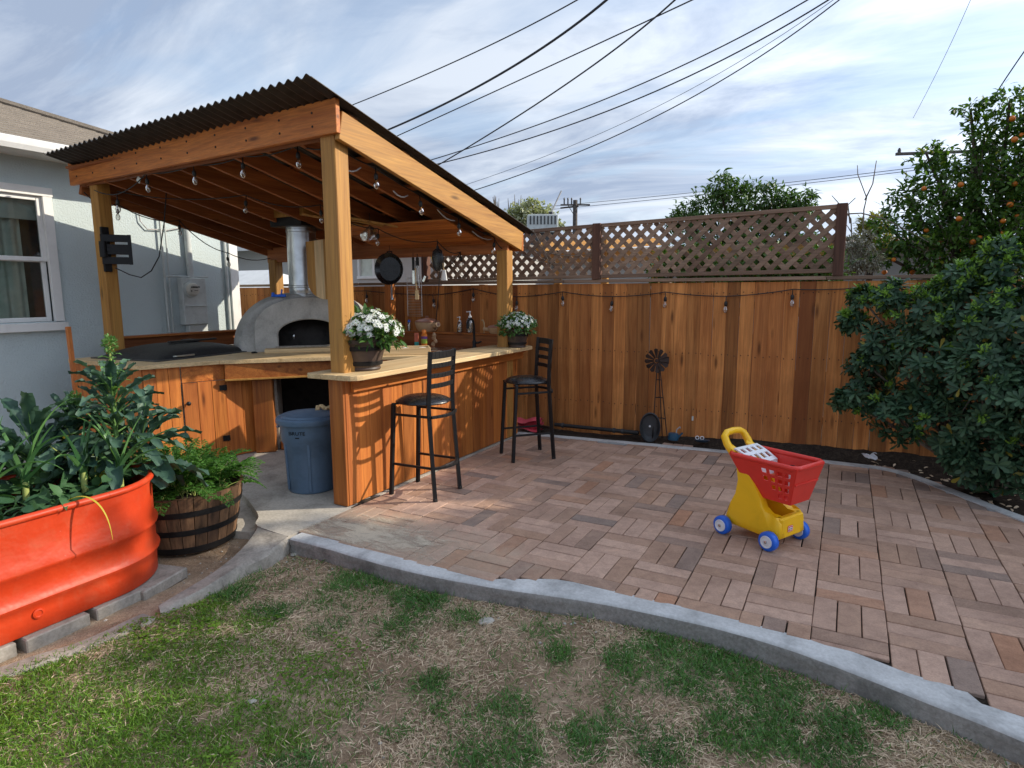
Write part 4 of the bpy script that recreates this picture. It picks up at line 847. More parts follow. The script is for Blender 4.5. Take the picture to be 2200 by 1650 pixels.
# ---- pizza oven
OV = np.array([-5.81, 5.545]); oan = math.atan2(-.68, .73)          # faces the yard
oven = thing('pizza_oven', 'grey plastered dome pizza oven with arched black mouth and steel flue', 'pizza oven', (OV[0], OV[1], CZ), oan)
NA = 40
def dome(u, v):                                                    # u round, v up; flattened front
    a = u*2*math.pi; rx, ry, hz = .86, .86, .675
    e = v*math.pi/2; cr = math.cos(e)**0.74; z = hz*math.sin(e)**0.96
    x = rx*cr*math.cos(a); y = ry*cr*math.sin(a)
    x = min(x, .42-.12*v)
    return (x, y, z)
dm = MB().grid(dome, 72, 26)
def blocked(f):
    c = np.mean([dm.v[i] for i in f], 0); return c[0] > .1 and abs(c[1]) < .42 and c[2] < .42
dm.f = [f for f in dm.f if not blocked(f)]
part('dome', dm, MT['plaster'], oven, True, ang=60)
def mouth(s, rr=1.0, hh=1.0):                                       # arch outline, s 0..1 from left foot over the top
    if s < .12: return (-.345*rr, .19*hh*s/.12)
    if s > .88: return (.345*rr, .19*hh*(1-s)/.12)
    a = math.pi*(1-(s-.12)/.76); return (.345*rr*math.cos(a), hh*(.19+.17*math.sin(a)))
ns = 36; vs = []; fs = []
def oc(s):
    if s < .12: return (-.60, .22*s/.12)
    if s > .88: return (.60, .22*(1-s)/.12)
    a = math.pi*(1-(s-.12)/.76); return (.60*math.cos(a), .22+.40*math.sin(a)**.8)
prof = [(oc, .36), (oc, .475), (lambda s: tuple(.985*q for q in oc(s)), .49), (lambda s: mouth(s, 1.03, 1.03), .49), (mouth, .478), (mouth, .22), (lambda s: mouth(s, 1.1, 1.1), .2)]
for f_, x in prof:
    for i in range(ns+1):
        y, z = f_(i/ns); vs.append((x, y, z))
w = ns+1; fs = [[k*w+i, k*w+i+1, (k+1)*w+i+1, (k+1)*w+i] for k in range(len(prof)-1) for i in range(ns)]
part('front_arch', MB().add(vs, fs), MT['plaster'], oven, True, ang=35)
part('firebox', MB().lathe([(.6, .005), (.6, .2), (.5, .33), (.3, .42), (0, .46)], (-.36, 0, 0), 24), MT['soot'], oven, True)
mb = MB().add([(.5, y*1.06, z*1.06) for y, z in [mouth(i/24) for i in range(25)]]+[(.25, y*1.06, z*1.06) for y, z in [mouth(i/24) for i in range(25)]], [[i, i+1, 26+i, 25+i] for i in range(24)])
part('mouth_lining', MB().add([(.47, y*.995, z*.995) for y, z in [mouth(i/24) for i in range(25)]]+[(-.05, y*.995, z*.995) for y, z in [mouth(i/24) for i in range(25)]], [[i, i+1, 26+i, 25+i] for i in range(24)]), MT['soot'], oven, True)
part('hearth', MB().box((.18, 0, .015), (.62, .80, .03), .004), MT['plaster'], oven)
part('landing_board', MB().box((.60, .02, .022), (.20, 1.02, .044), .004), MT['pale_y'], oven)
part('hearth_lip', MB().box((.49, 0, .052), (.05, .76, .02), .003), MT['block'], oven)
part('thermometer', MB().lathe([(0, 0), (.03, 0), (.032, .008), (.027, .012), (0, .012)], (.20, -.17, .15), 16, rot=Matrix.Rotation(R(90), 3, 'Y')), MT['pan'], oven, True)
part('foot_cap', MB().lathe([(.03, 0), (.035, .01), (.02, .02), (0, .022)], (.62, -.60, 0), 12), MT['black'], oven, True)
# flue pipe with rings, box and collar
FZ = .60
fl = part('flue_pipe', MB().lathe([(.150, FZ-.05), (.152, FZ+.05), (.162, FZ+.055), (.162, FZ+.075), (.168, FZ+.10), (.165, FZ+.115), (.165, 1.36), (.170, 1.365), (.170, 1.39), (.165, 1.395), (.165, 1.45)], (.18, -.04, 0), 36), MT['steel'], oven, True, ang=30)
part('clamp_band', MB().lathe([(.167, FZ+.12), (.173, FZ+.125), (.173, FZ+.145), (.167, FZ+.15)], (.18, -.04, 0), 36, cap=False), MT['steel'], fl, True)
part('seam', MB().box((.18+.166*math.cos(.5), -.04+.166*math.sin(.5), 1.0), (.006, .012, .72), .001, Matrix.Rotation(.5, 3, 'Z')), MT['steel'], fl)
part('flue_box', MB().box((.16, .0, 1.475), (.50, .56, .115), .004, Matrix.Rotation(-oan, 3, 'Z')), MT['black'], oven)
part('ceiling_block', MB().box((.18, -.03, 1.58), (.66, .56, .13), .004, Matrix.Rotation(-oan, 3, 'Z')), MT['fir_x'], oven)
# ---- things lying on the dome
def odome(dx, dy, dz): # oven frame to world
    c, s = math.cos(oan), math.sin(oan); return (OV[0]+c*dx-s*dy, OV[1]+s*dx+c*dy, CZ+dz)
clampo = thing('blue_clamp', 'small blue bar clamp lying on top of the oven arch', 'clamp', odome(.36, -.32, .615), oan+R(80))
part('jaw', MB().box((0, 0, .018), (.16, .025, .03), .005), MT['blue'], clampo); part('handle', MB().tube([(.03, 0, .03), (.04, 0, .09)], .009, 8), MT['blue'], clampo, True); part('grip', MB().box((-.06, 0, .03), (.03, .04, .05), .006), MT['blue'], clampo)
blk = tag(part('wood_block', MB().box((0, 0, .02), (.16, .28, .04), .004), MT['pale_y']), 'short pale wood block on top of the oven beside the flue', 'wood block'); blk.location = odome(.34, .33, .612); blk.rotation_euler = (0, 0, oan)
# ---- black grill lid set into the left counter
gr = thing('built_in_grill', 'low black domed grill hood set into the left counter', 'grill', (-6.42, 4.22, CZ), R(5))
def hood(u, v):
    x = -.46+.92*u; y = -.60+1.2*v; ex = 1-abs(2*u-1)**3.2; ey = 1-abs(2*v-1)**2.6; return (x, y, .008+.125*max(0, ex*ey)**.65)
part('hood', MB().grid(hood, 28, 28), MT['blackrubber'], gr, True); part('frame', MB().box((0, 0, .006), (.98, 1.26, .014), .004), MT['slate'], gr)
part('handle', MB().box((.10, .12, .15), (.05, .60, .02), .006), MT['blackrubber'], gr); part('vent', MB().box((.02, .15, .145), (.14, .14, .03), .01), MT['blackrubber'], gr)
part('side_handle', MB().tube([(.44, -.40, .03), (.49, -.40, .035), (.49, -.20, .035), (.44, -.20, .03)], .008, 8), MT['steel'], gr, True)
# ---- firewood inside the niche
for k in range(3):
    p = A2+tt*(.38+.11*(k % 5)+.02*rnd.random())-nn*(.30+.1*(k % 3)); z = .06+.12*(k//5)
    lg = part('log', MB().tube([(-.17, 0, 0), (-.05, .008, .004), (.17, 0, 0)], [.05, .055, .048], 7), MT['dark_x'])
    tag(lg, ['split firewood log at the left of the dark niche under the oven', 'split firewood log in the middle of the dark niche under the oven', 'split firewood log at the right of the dark niche under the oven'][k], 'firewood', 'firewood under the oven'); lg.location = (p[0], p[1], z); lg.rotation_euler = (rnd.random()*6, 0, a2+R(90)+rnd.uniform(-.2, .2))
tb = part('timber_offcut', MB().box((0, 0, .05), (.2, .14, .09), .006), MT['cedar_x']); tag(tb, 'red-brown timber offcut on the pad beside the blue bin', 'timber'); p = G(628, 962)[:2]; tb.location = (p[0], p[1], -.006); tb.rotation_euler = (0, 0, .6)
# ================================================================== BAR STOOLS
def make_stool(label):
    t = thing('bar_stool', label, 'bar stool', group='black metal bar stools at the bar')
    hy = .185; zs = .735
    def sqtube(pts, w=.025): 
        m = MB()
        for a, b_ in zip(pts[:-1], pts[1:]): m.bar(a, b_, w, w, .004, upv=(0, 1, 0))
        return m
    for s in (-1, 1):
        part('leg', sqtube([(-.205, s*hy, 0), (-.165, s*hy*.93, zs)], .031), MT['black'], t)
        m = MB().tube([(.215, s*hy, 0), (.185, s*hy*.96, .40), (.165, s*hy*.93, .72), (.168, s*hy*.92, .86), (.178, s*hy*.92, 1.02), (.190, s*hy*.92, 1.155)], .021, 4); part('leg', m, MT['black'], t)
        part('foot_cap', MB().box((-.206, s*hy, .012), (.03, .03, .024), .004), MT['blackrubber'], t); part('foot_cap', MB().box((.215, s*hy, .012), (.03, .03, .024), .004), MT['blackrubber'], t)
    def curve(z, x0, bow, y, n=8): return [(x0+bow*(1-(2*i/n-1)**2), -y+2*y*i/n, z) for i in range(n+1)]
    for k, z in enumerate((1.125, 1.045, .968, .890)):
        x = .168+(z-.86)*.07; m = MB(); pts = curve(z, x+.004, .028, hy*.92)
        hgt = .056 if k == 0 else .036
        for a, b_ in zip(pts[:-1], pts[1:]): m.bar(a, b_, .012, hgt, .002)
        part('back_slat', m, MT['black'], t)
    # rings: one under the seat, one to rest feet on; bowed towards the bar
    for z, nm in ((.655, 'upper_ring'), (.255, 'foot_ring')):
        xf = -.165-.04*(.735-z)/.735; xb_ = .19; m = MB(); y = hy*.96
        m.bar((xf, -y, z), (xb_, -y, z), .018, .018, .002); m.bar((xf, y, z), (xb_, y, z), .018, .018, .002)
        pts = curve(z, xb_, .075 if nm == 'foot_ring' else .05, y)
        for a, b_ in zip(pts[:-1], pts[1:]): m.bar(a, b_, .022, .022, .002)
        part(nm, m, MT['black'], t)
    m = MB()
    for a in (-1, 1): m.bar((-.18, -.175*a, zs), (.17, .175*a, zs), .03, .012, .002)
    part('seat_frame', m, MT['black'], t)
    def cush(u, v, top=True):
        a = u*2*math.pi; k = .215+.012*math.cos(4*a); r = k*min(1, 1.0)*v
        sq = 1/max(abs(math.cos(a)), abs(math.sin(a)))**.45
        z = .755+.042*(1-v**3.5); return (-.0+r*sq*math.cos(a)*.97, r*sq*math.sin(a)*.95, z)
    m = MB().grid(cush, 36, 8)
    rim = [cush(i/36, 1) for i in range(37)]
    b0 = len(m.v); m.add([(x*1.01, y*1.01, .748) for x, y, z in rim]+[(x*.95, y*.95, .738) for x, y, z in rim], []); w = 37
    for i in range(36): m.f.append([8*w+i, 8*w+i+1, b0+i+1, b0+i]); m.f.append([b0+i, b0+i+1, b0+37+i+1, b0+37+i])
    m.f.append([b0+37+i for i in range(36)][::-1])
    part('seat', m, MT['vinyl'], t, True, ang=50)
    return t
st1 = make_stool('black ladder-back bar stool with worn seat, nearest to the trash bin'); st1.location = (-3.03, 4.09, 0); st1.rotation_euler = (0, 0, R(2)); st1.scale = (1.03, 1.03, 1.04)
st2 = copy_tree(st1); tag(st2, 'black ladder-back bar stool at the far end of the bar, by the fence'); st2.location = (-2.79, 5.50, 0); st2.rotation_euler = (0, 0, R(47))
leafl = tag(mk('dry_leaf', leaf_mesh('dry_leaf', [(0, 0, 0), (.01, .01, 0), (-.02, 0, .002), (.02, -.015, .004)], [(1, .3, .5), (-.6, 1, .4), (-.2, -1, .3), (1, -1, .2)], .05, .03, 'oval', .3), MT['straw']), 'dry curled leaf on the seat of the near stool', 'leaf'); leafl.location = (-2.95, 4.13, .802)

# ================================================================== TRASH BIN
bn = thing('trash_bin', 'slate blue round plastic trash bin with lid beside the bar end', 'trash bin', (-3.97, 3.74, -.006)); bn.scale = (1.16, 1.16, .98)
part('body', MB().lathe([(.0, 0), (.165, 0), (.172, .01), (.178, .1), (.190, .42), (.200, .44), (.210, .60), (.216, .605), (.216, .62)], (0, 0, 0), 40), MT['bin'], bn, True, ang=30)
for k in range(6):
    a = k*math.pi/3+.2; part('rib', MB().bar((.181*math.cos(a), .181*math.sin(a), .03), (.193*math.cos(a), .193*math.sin(a), .44), .02, .012, .004, upv=(math.cos(a), math.sin(a), 0)), MT['bin'], bn)
ld = part('lid', MB().lathe([(.232, .60), (.236, .615), (.234, .64), (.222, .652), (.20, .652), (.19, .668), (.12, .682), (0, .688)], (0, 0, 0), 40), MT['bin'], bn, True, ang=35)
for a in (R(200), R(20)): part('handle', MB().tube([(.215*math.cos(a-.25), .215*math.sin(a-.25), .56), (.255*math.cos(a), .255*math.sin(a), .54), (.215*math.cos(a+.25), .215*math.sin(a+.25), .56)], .012, 8), MT['bin'], bn, True)
lt_ = bpy.data.curves.new('print', 'FONT'); lt_.body = 'BRUTE'; lt_.size = .042; lt_.align_x = 'CENTER'; lt_.extrude = .0006
def text_mesh(cu, parent, name):
    tmp = bpy.data.objects.new('tmp_text', cu); COL.objects.link(tmp); bpy.context.view_layer.update()
    me = bpy.data.meshes.new_from_object(tmp.evaluated_get(bpy.context.evaluated_depsgraph_get())); bpy.data.objects.remove(tmp)
    me.materials.clear(); return mk(name, me, MT['black'], parent)
lto = text_mesh(lt_, bn, 'print')
aa = R(-69); lto.location = (.2085*math.cos(aa), .2085*math.sin(aa), .525); lto.rotation_euler = (R(87), 0, aa+R(90))
part('recycle_mark', MB().box((.206*math.cos(aa), .206*math.sin(aa), .500), (.002, .03, .008), .0005, Matrix.Rotation(aa, 3, 'Z')), MT['black'], bn)
for k in range(5):
    c_ = tag(part('wood_chip', MB().box((0, 0, .012), (.09+.02*rnd.random(), .035, .022), .004), MT['pale_x']), ['leftmost kindling stick on the blue bin lid', 'second kindling stick from the left on the blue bin lid', 'middle kindling stick on the blue bin lid', 'second kindling stick from the right on the blue bin lid', 'rightmost kindling stick on the blue bin lid'][k], 'kindling', 'kindling on the bin lid')
    c_.location = (-3.97+.035*k, 3.84+.025*k, .664+.008*(k % 2)); c_.rotation_euler = (0, rnd.uniform(-.2, .2), rnd.random()*3)

# ================================================================== TOY SHOPPING CART
CO = (-0.421, 4.360); can = math.atan2(-.465, .885)
cart = thing('toy_shopping_cart', 'yellow toy shopping cart with red basket and blue wheels on the brick patio', 'toy cart', (CO[0], CO[1], 0), can)
# body: side profile in (along, up), waisted width
prof = [(-.165, .075), (-.185, .12), (-.155, .22), (-.118, .30), (-.105, .40), (-.125, .50), (-.175, .585), (-.205, .62), (-.16, .60), (-.10, .555), (.02, .40), (.075, .315), (.10, .25), (.15, .215), (.20, .215), (.225, .18), (.232, .09), (.20, .06)]
def panel(y0, y1, pr): return MB().prism(pr, lambda p: (p[0], y0, p[1]), lambda p: (p[0], y1, p[1]))
for s, nm in ((-1, 'side_panel'), (1, 'side_panel')):
    m = MB(); pr = prof
    n = len(pr); cx = sum(p[0] for p in pr)/n; cz = sum(p[1] for p in pr)/n
    def lay(sc, y): return [(cx+(p[0]-cx)*sc, y*(1-.12*max(0, p[1]-.2)), cz+(p[1]-cz)*sc) for p in pr]
    rows = [lay(.95, s*.075), lay(1.0, s*.09), lay(1.0, s*.128), lay(.965, s*.138), lay(.80, s*.140)]
    vs = [q for r_ in rows for q in r_]; fs = [[k*n+i, k*n+(i+1) % n, (k+1)*n+(i+1) % n, (k+1)*n+i] for k in range(4) for i in range(n)]+[[4*n+i for i in range(n)], [i for i in range(n)][::-1]]
    part(nm, m.add(vs, fs), MT['yellow'], cart, True, ang=50)
pr = [(-.16, .10), (-.135, .24), (-.085, .33), (-.02, .37), (.0, .32), (-.05, .24), (-.06, .13), (.20, .12), (.20, .08), (-.14, .075)]
part('tray', panel(-.10, .10, [(-.165, .08), (-.14, .24), (-.10, .36), (-.11, .55), (-.08, .55), (-.05, .36), (-.06, .22), (-.02, .135), (.19, .125), (.20, .07)]), MT['yellow'], cart, bevel=.01)
part('front_bumper', MB().box((.205, 0, .145), (.05, .25, .14), .02), MT['yellow'], cart)
# handle loop
hp_ = [(-.17, -.105, .56), (-.215, -.115, .62), (-.245, -.105, .665), (-.255, -.07, .685), (-.258, 0, .69), (-.255, .07, .685), (-.245, .105, .665), (-.215, .115, .62), (-.17, .105, .56)]
part('handle', MB().tube(hp_, [.026, .026, .025, .024, .024, .024, .025, .026, .026], 12), MT['yellow'], cart, True)
# basket: tapered shell with square openings punched in the sides
bk = mk('basket', None, None, cart); bk.empty_display_size = .05
def bcorner(t, s, u):                          # t height 0..1, s side -1..1, u 0..1 along
    z = .315+t*.255
    xr = -.01+(-.165+.01)*t; xf = .265+(.325-.265)*t; wy = .105+(.155-.105)*t
    return (xr+(xf-xr)*u, s*wy, z)
def cuts(n, first, hole, gap, last):            # edges of n openings with bars between
    e = [0.0, first]
    for k in range(n): e += [e[-1]+hole]; e += [e[-1]+(gap if k < n-1 else last)]
    e = np.array(e); return e/e[-1]
def wallcells(fn, us, vs_, holes):
    m = MB(); us = np.linspace(0, 1, us+1) if isinstance(us, int) else us; vs_ = np.linspace(0, 1, vs_+1) if isinstance(vs_, int) else vs_
    for i in range(len(us)-1):
        for j in range(len(vs_)-1):
            if (i, j) in holes: continue
            a, b_, c_, d_ = fn(us[i], vs_[j]), fn(us[i+1], vs_[j]), fn(us[i+1], vs_[j+1]), fn(us[i], vs_[j+1])
            m.add([a, b_, c_, d_], [[0, 1, 2, 3]])
    return m
BU, BV = cuts(4, .42, .075, .04, .06), cuts(4, .10, .11, .075, .16)
holes = {(1+2*ci, 1+2*rj) for ci in range(4) for rj in range(4) if ci+rj >= 2}
def solid(o, th=.007):
    mo = o.modifiers.new('wall', 'SOLIDIFY'); mo.thickness = th; mo.offset = 0; return o
NU, NV = 16, 10
for s in (-1, 1):
    o = part('side', wallcells(lambda u, v: bcorner(v, s, u), BU, BV, holes), MT['red'], bk)
    bmv = o.data; solid(o)
    # thin web behind the openings: they are moulded recesses
    part('recess', wallcells(lambda u, v: (lambda p: (p[0], p[1]*.955, p[2]))(bcorner(v, s, u)), 2, 2, ()), MT['red'], bk) if s == 1 else None
solid(part('front', wallcells(lambda u, v: (bcorner(v, 1, 1)[0], -bcorner(v, 1, 1)[1]+2*bcorner(v, 1, 1)[1]*u, bcorner(v, 1, 1)[2]), 1, 1, ()), MT['red'], bk))
part('front_band', MB().bar((.305, -.128, .455), (.305, .128, .455), .008, .012, .003), MT['red'], bk)
solid(part('rear', wallcells(lambda u, v: (bcorner(v, 1, 0)[0], -bcorner(v, 1, 0)[1]+2*bcorner(v, 1, 0)[1]*u, bcorner(v, 1, 0)[2]), 1, 1, ()), MT['red'], bk))
part('floor', MB().box((.125, 0, .318), (.275, .21, .008), .002), MT['red'], bk)
ring = [bcorner(1, -1, 0), bcorner(1, -1, 1), bcorner(1, 1, 1), bcorner(1, 1, 0)]; pts = []
for i in range(4):
    a, b_ = np.array(ring[i]), np.array(ring[(i+1) % 4]); L_ = np.linalg.norm(b_-a)
    for t in (.03/L_*1.0, .12, .5, .88, 1-.03/L_): pts.append(a+(b_-a)*t)
pts.append(pts[0]); pts.append(pts[1])
part('rim', MB().tube(pts, .0165, 10, cap=False), MT['red'], bk, True)
# white seat flap with square holes
sf = lambda u, v: (-.150+.165*u, -.125+.25*v, .600-.045*u-.03*u*u)
hs = {(1+2*a, 1+2*b_) for a in range(2) for b_ in range(4)}
solid(part('seat_flap', wallcells(sf, cuts(2, .25, .45, .3, .3), cuts(4, .25, .4, .3, .25), hs), MT['white'], cart), .010); part('seat_front', MB().add([sf(1, 0), sf(1, 1), (.03, .11, .44), (.03, -.11, .44)], [[0, 1, 2, 3]]), MT['white'], cart)
for k, (x, y) in enumerate(((.14, .10), (.19, .09), (.235, .10))):
    b_ = thing('toy_can', ['small white toy can with black lid nearest the seat flap in the red basket', 'small white toy can with black lid in the middle of the red basket', 'small white toy can with black lid at the front of the red basket'][k], 'toy can', (CO[0]+math.cos(can)*x-math.sin(can)*y, CO[1]+math.sin(can)*x+math.cos(can)*y, .323), group='toy cans in the cart')
    part('can', MB().lathe([(0, 0), (.017, 0), (.018, .02), (.018, .16), (.015, .165)], (0, 0, 0), 16), MT['white'], b_, True); part('lid', MB().lathe([(.017, .163), (.0175, .19), (0, .19)], (0, 0, 0), 16), MT['black'], b_, True)
# wheels
for x, y in ((-.176, -.175), (.176, -.175), (.176, .175), (-.176, .175)):
    wh = mk('wheel', None, None, cart); wh.location = (x, y, .064); wh.empty_display_size = .05; rw = Matrix.Rotation(R(90), 3, 'X')
    part('tyre', MB().lathe([(.040, -.026), (.056, -.026), (.063, -.018), (.064, 0), (.063, .018), (.056, .026), (.040, .026)], (0, 0, 0), 32, rot=rw), MT['blue'], wh, True, ang=50)
    for s in (-1, 1):
        part('hub', MB().lathe([(.041, -.006), (.040, .001), (.034, .0015), (.030, -.003), (.018, -.001), (.0, 0)], (0, s*.031, 0), 28, rot=Matrix.Rotation(R(90 if s < 0 else -90), 3, 'X')), MT['white'], wh, True, ang=40)
        part('axle_cap', MB().lathe([(.010, 0), (.010, .005), (0, .008)], (0, s*.031, 0), 14, rot=Matrix.Rotation(R(90 if s < 0 else -90), 3, 'X')), MT['pan'], wh, True)
    part('axle', MB().tube([(0, 0, 0), (0, -y*.5, 0)], .012, 8), MT['white'], wh, True)
# maker's badge: red and white rounded plate with dark lettering
bd = mk('badge', None, None, cart); bd.location = (.2315, -.03, .135); bd.empty_display_size = .02
def rrect(w, h, r, n=5):
    out = []
    for cx, cy, a0 in ((w-r, h-r, 0), (-w+r, h-r, 90), (-w+r, -h+r, 180), (w-r, -h+r, 270)):
        for k in range(n+1): a = R(a0+90*k/n); out.append((cx+r*math.cos(a), cy+r*math.sin(a)))
    return out
part('badge_plate', MB().prism(rrect(.028, .021, .008), lambda p: (0, p[0], p[1]), lambda p: (.0015, p[0], p[1])), MT['red'], bd)
part('badge_rim', MB().prism(rrect(.025, .018, .007), lambda p: (.0014, p[0], p[1]), lambda p: (.0024, p[0], p[1])), MT['white'], bd)
part('badge_field', MB().prism(rrect(.022, .015, .006), lambda p: (.0023, p[0], p[1]), lambda p: (.0032, p[0], p[1])), MT['red'], bd)
part('badge_oval', MB().prism([(.0215*math.cos(a), .0095*math.sin(a)) for a in np.linspace(0, 6.283, 24, endpoint=False)], lambda p: (.0031, p[0], p[1]), lambda p: (.0040, p[0], p[1])), MT['white'], bd)
bt = bpy.data.curves.new('lettering', 'FONT'); bt.body = 'little tikes'; bt.size = .0095; bt.align_x = 'CENTER'; bt.align_y = 'CENTER'; bt.extrude = .0003
bto = text_mesh(bt, bd, 'lettering'); bto.location = (.0044, 0, 0); bto.rotation_euler = (R(90), 0, R(90))

# ================================================================== FLOWER POTS
def flower_pot(label, loc, sc, nfl, rz, clear=0, pw=1.0):
    t = thing('flower_pot', label, 'flower pot', loc, rz, 'white daisies in dark barrel pots on the bar')
    part('pot', MB().lathe([(0, 0), (.085*sc, 0), (.09*sc, .012*sc), (.086*sc, .02*sc), (.095*sc, .055*sc), (.118*sc, .16*sc), (.124*sc, .165*sc), (.126*sc, .185*sc), (.118*sc, .19*sc), (.112*sc, .17*sc)], (0, 0, 0), 36, cap=False), MT['barrelpot'], t, True, ang=35)
    for z, r_ in ((.045, .0945), (.135, .1135)): part('hoop', MB().lathe([(r_*sc, (z-.012)*sc), ((r_+.004)*sc, (z-.010)*sc), ((r_+.006)*sc, (z+.010)*sc), ((r_+.003)*sc, (z+.012)*sc)], (0, 0, 0), 36, cap=False), MT['hoop'], t, True)
    for o_ in list(t.children): o_.scale = (pw, pw, 1.0)
    part('soil', MB().lathe([(0, .17*sc), (.113*sc, .168*sc)], (0, 0, 0), 24, cap=False), MT['soil'], t)
    n = 620; d = unit(RNG.normal(size=(n, 3))*np.array([1, 1, .7])+np.array([0, 0, .45])); r_ = (.055+.12*RNG.random(n)**.6)*sc
    P = d*r_[:, None]*np.array([1.25, 1.05, .9])+np.array([0, 0, .20*sc]); P[:, 2] = np.maximum(P[:, 2], .165*sc); P = P+np.array([.03, .015, 0])*clear; kp_ = (P[:, 0]*.88+P[:, 1]*.47 > -.105) | (clear == 0); P = P[kp_]; d = d[kp_]; n = len(P)
    mk('foliage', leaf_mesh('foliage', P, d+RNG.normal(size=(n, 3))*.7, (.045+.025*RNG.random(n))*sc, .022*sc, 'oval', .3), MT['daisyleaf'], t)
    V = []; D = []; Lh = []
    C = []
    for k in range(nfl):
        dd = unit(np.array([RNG.normal(), RNG.normal(), abs(RNG.normal())*.75+.28])); p = dd*(.155+.045*RNG.random())*sc*np.array([1.22, 1.05, .88])+np.array([0, 0, .20*sc]); p = p+np.array([.03, .015, 0])*clear
        if clear and p[0]*.88+p[1]*.47 < -.10: continue
        C.append((p, dd))
        a0 = RNG.random()*6.28; x = unit(np.cross(dd, [.3, .2, 1])); y = np.cross(dd, x)
        for q in range(11):
            a = a0+q*2*math.pi/11; V.append(p); D.append(x*math.cos(a)+y*math.sin(a)+dd*(.15+.2*RNG.random())); Lh.append((.017+.006*RNG.random())*sc)
    mk('flowers', leaf_mesh('flowers', V, D, np.array(Lh), .0062*sc, 'oval', .1, .1, upb=[c for c in [q[1] for q in C] for _ in range(11)]), MT['petal'], t)
    m = MB()
    for p, dd in C: m.add([tuple(p+dd*.004+np.array(v)*.0045*sc) for v in ((1, 0, 0), (-1, 0, 0), (0, 1, 0), (0, -1, 0), (0, 0, 1), (0, 0, -1))], [[0, 2, 4], [2, 1, 4], [1, 3, 4], [3, 0, 4], [2, 0, 5], [1, 2, 5], [3, 1, 5], [0, 3, 5]])
    tag(part('flower_centers', m, MT['bud'], t), kind='stuff')
    return t
flower_pot('white daisies in a dark barrel pot beside the near bar post', (*G(780, 794, 1.047)[:2], 1.047), 1.32, 230, 0.0, 1, 1.2)
flower_pot('white daisies in a dark barrel pot at the far end of the bar', (-3.245, 6.17, 1.047), 1.06, 190, 1.4)

# ================================================================== KITCHEN THINGS
def wpos(px, py, z): return tuple(G(px, py, z))
def lath(name, prof, mat, label=None, cat=None, loc=(0, 0, 0), n=24, **k):
    o = part(name, MB().lathe(prof, (0, 0, 0), n, **k), mat, None, True)
    if label: tag(o, label, cat)
    o.location = loc; return o
ZL = 1.178
# basil in the corner by the flowers
bs = thing('basil_plant', 'bright green basil plant behind the near daisies', 'herb plant', (*G(838, 752, 1.003)[:2], 1.003))
part('pot', MB().lathe([(0, 0), (.06, 0), (.075, .13), (.07, .13)], (0, 0, 0), 20, cap=False), MT['clay'], bs, True)
n = 90; d = unit(RNG.normal(size=(n, 3))+np.array([0, 0, .6])); P = d*(.04+.11*RNG.random((n, 1)))+np.array([0, 0, .2])
mk('foliage', leaf_mesh('foliage', P, d+RNG.normal(size=(n, 3))*.5, .06, .035, 'oval', .4), MT['basil'], bs); part('stem', MB().tube([(0, 0, .1), (.01, 0, .2), (0, .02, .28)], .005, 6), MT['stalk'], bs, True)
# two cutting boards with dough
p = G(868, 770, 1.003); b1 = tag(part('cutting_board', MB().box((0, 0, .018), (.62, .36, .036), .005), MT['pale_x']), 'thick pale cutting board on the counter behind the bar', 'cutting board'); b1.location = (p[0]-.05, p[1]+.05, 1.003); b1.rotation_euler = (0, 0, R(40))
b2 = thing('dough_tray', 'shallow pale wooden tray with flour and dough on the cutting board', 'tray', (p[0]-.06, p[1]+.10, 1.040), R(40))
part('base', MB().box((0, 0, .008), (.50, .28, .016), .003), MT['pale_x'], b2)
for c_, d_ in (((0, -.133, .035), (.50, .016, .068)), ((0, .133, .035), (.50, .016, .068)), ((-.243, 0, .035), (.016, .25, .068)), ((.243, 0, .035), (.016, .25, .068))): part('side', MB().box(c_, d_, .003), MT['pale_x'], b2)
for k in range(5):
    o = tag(lath('dough_ball', [(.045, 0), (.05, .018), (.035, .04), (0, .046)], MT['trim'], ['leftmost pale dough ball on the wooden tray', 'second pale dough ball from the left on the wooden tray', 'middle pale dough ball on the wooden tray', 'second pale dough ball from the right on the wooden tray', 'rightmost pale dough ball on the wooden tray'][k], 'dough', n=14), group='dough balls on the tray'); a = R(40); u_ = -.18+.09*k; w_ = .04*(-1)**k
    o.location = (p[0]-.06+u_*math.cos(a)-w_*math.sin(a), p[1]+.10+u_*math.sin(a)+w_*math.cos(a), 1.056+.0)
# orange sunscreen-like bottle and neighbours
q = G(912, 748, 1.003)
ob = thing('orange_bottle', 'orange plastic bottle with purple and green label on the back counter', 'bottle', (q[0], q[1], 1.0))
part('body', MB().lathe([(0, 0), (.036, 0), (.04, .01), (.04, .155), (.03, .175), (.022, .18)], (0, 0, 0), 20, sy=.7), MT['orange'], ob, True); part('cap', MB().lathe([(.026, .178), (.027, .215), (.022, .225), (0, .226)], (0, 0, 0), 18), MT['orange'], ob, True)
part('label_band', MB().lathe([(.0405, .115), (.0405, .145)], (0, 0, 0), 20, sy=.72, cap=False), MT['purple'], ob, True); part('label_band', MB().lathe([(.0405, .06), (.0405, .113)], (0, 0, 0), 20, sy=.72, cap=False), MT['lime'], ob, True)
q = G(899, 747, 1.003); pk = thing('food_packet', 'red and teal packet standing beside the orange bottle', 'packet', (q[0]-.04, q[1]+.02, 1.0), .5)
part('upper', MB().box((0, 0, .125), (.05, .03, .11), .005), MT['salmon'], pk); part('lower', MB().box((0, 0, .036), (.051, .031, .07), .005), MT['teal'], pk)
q = G(923, 745, 1.003); gb = thing('garlic_bulbs', 'small bunch of pale bulbs behind the orange bottle', 'garlic', (q[0]+.03, q[1]+.03, 1.0))
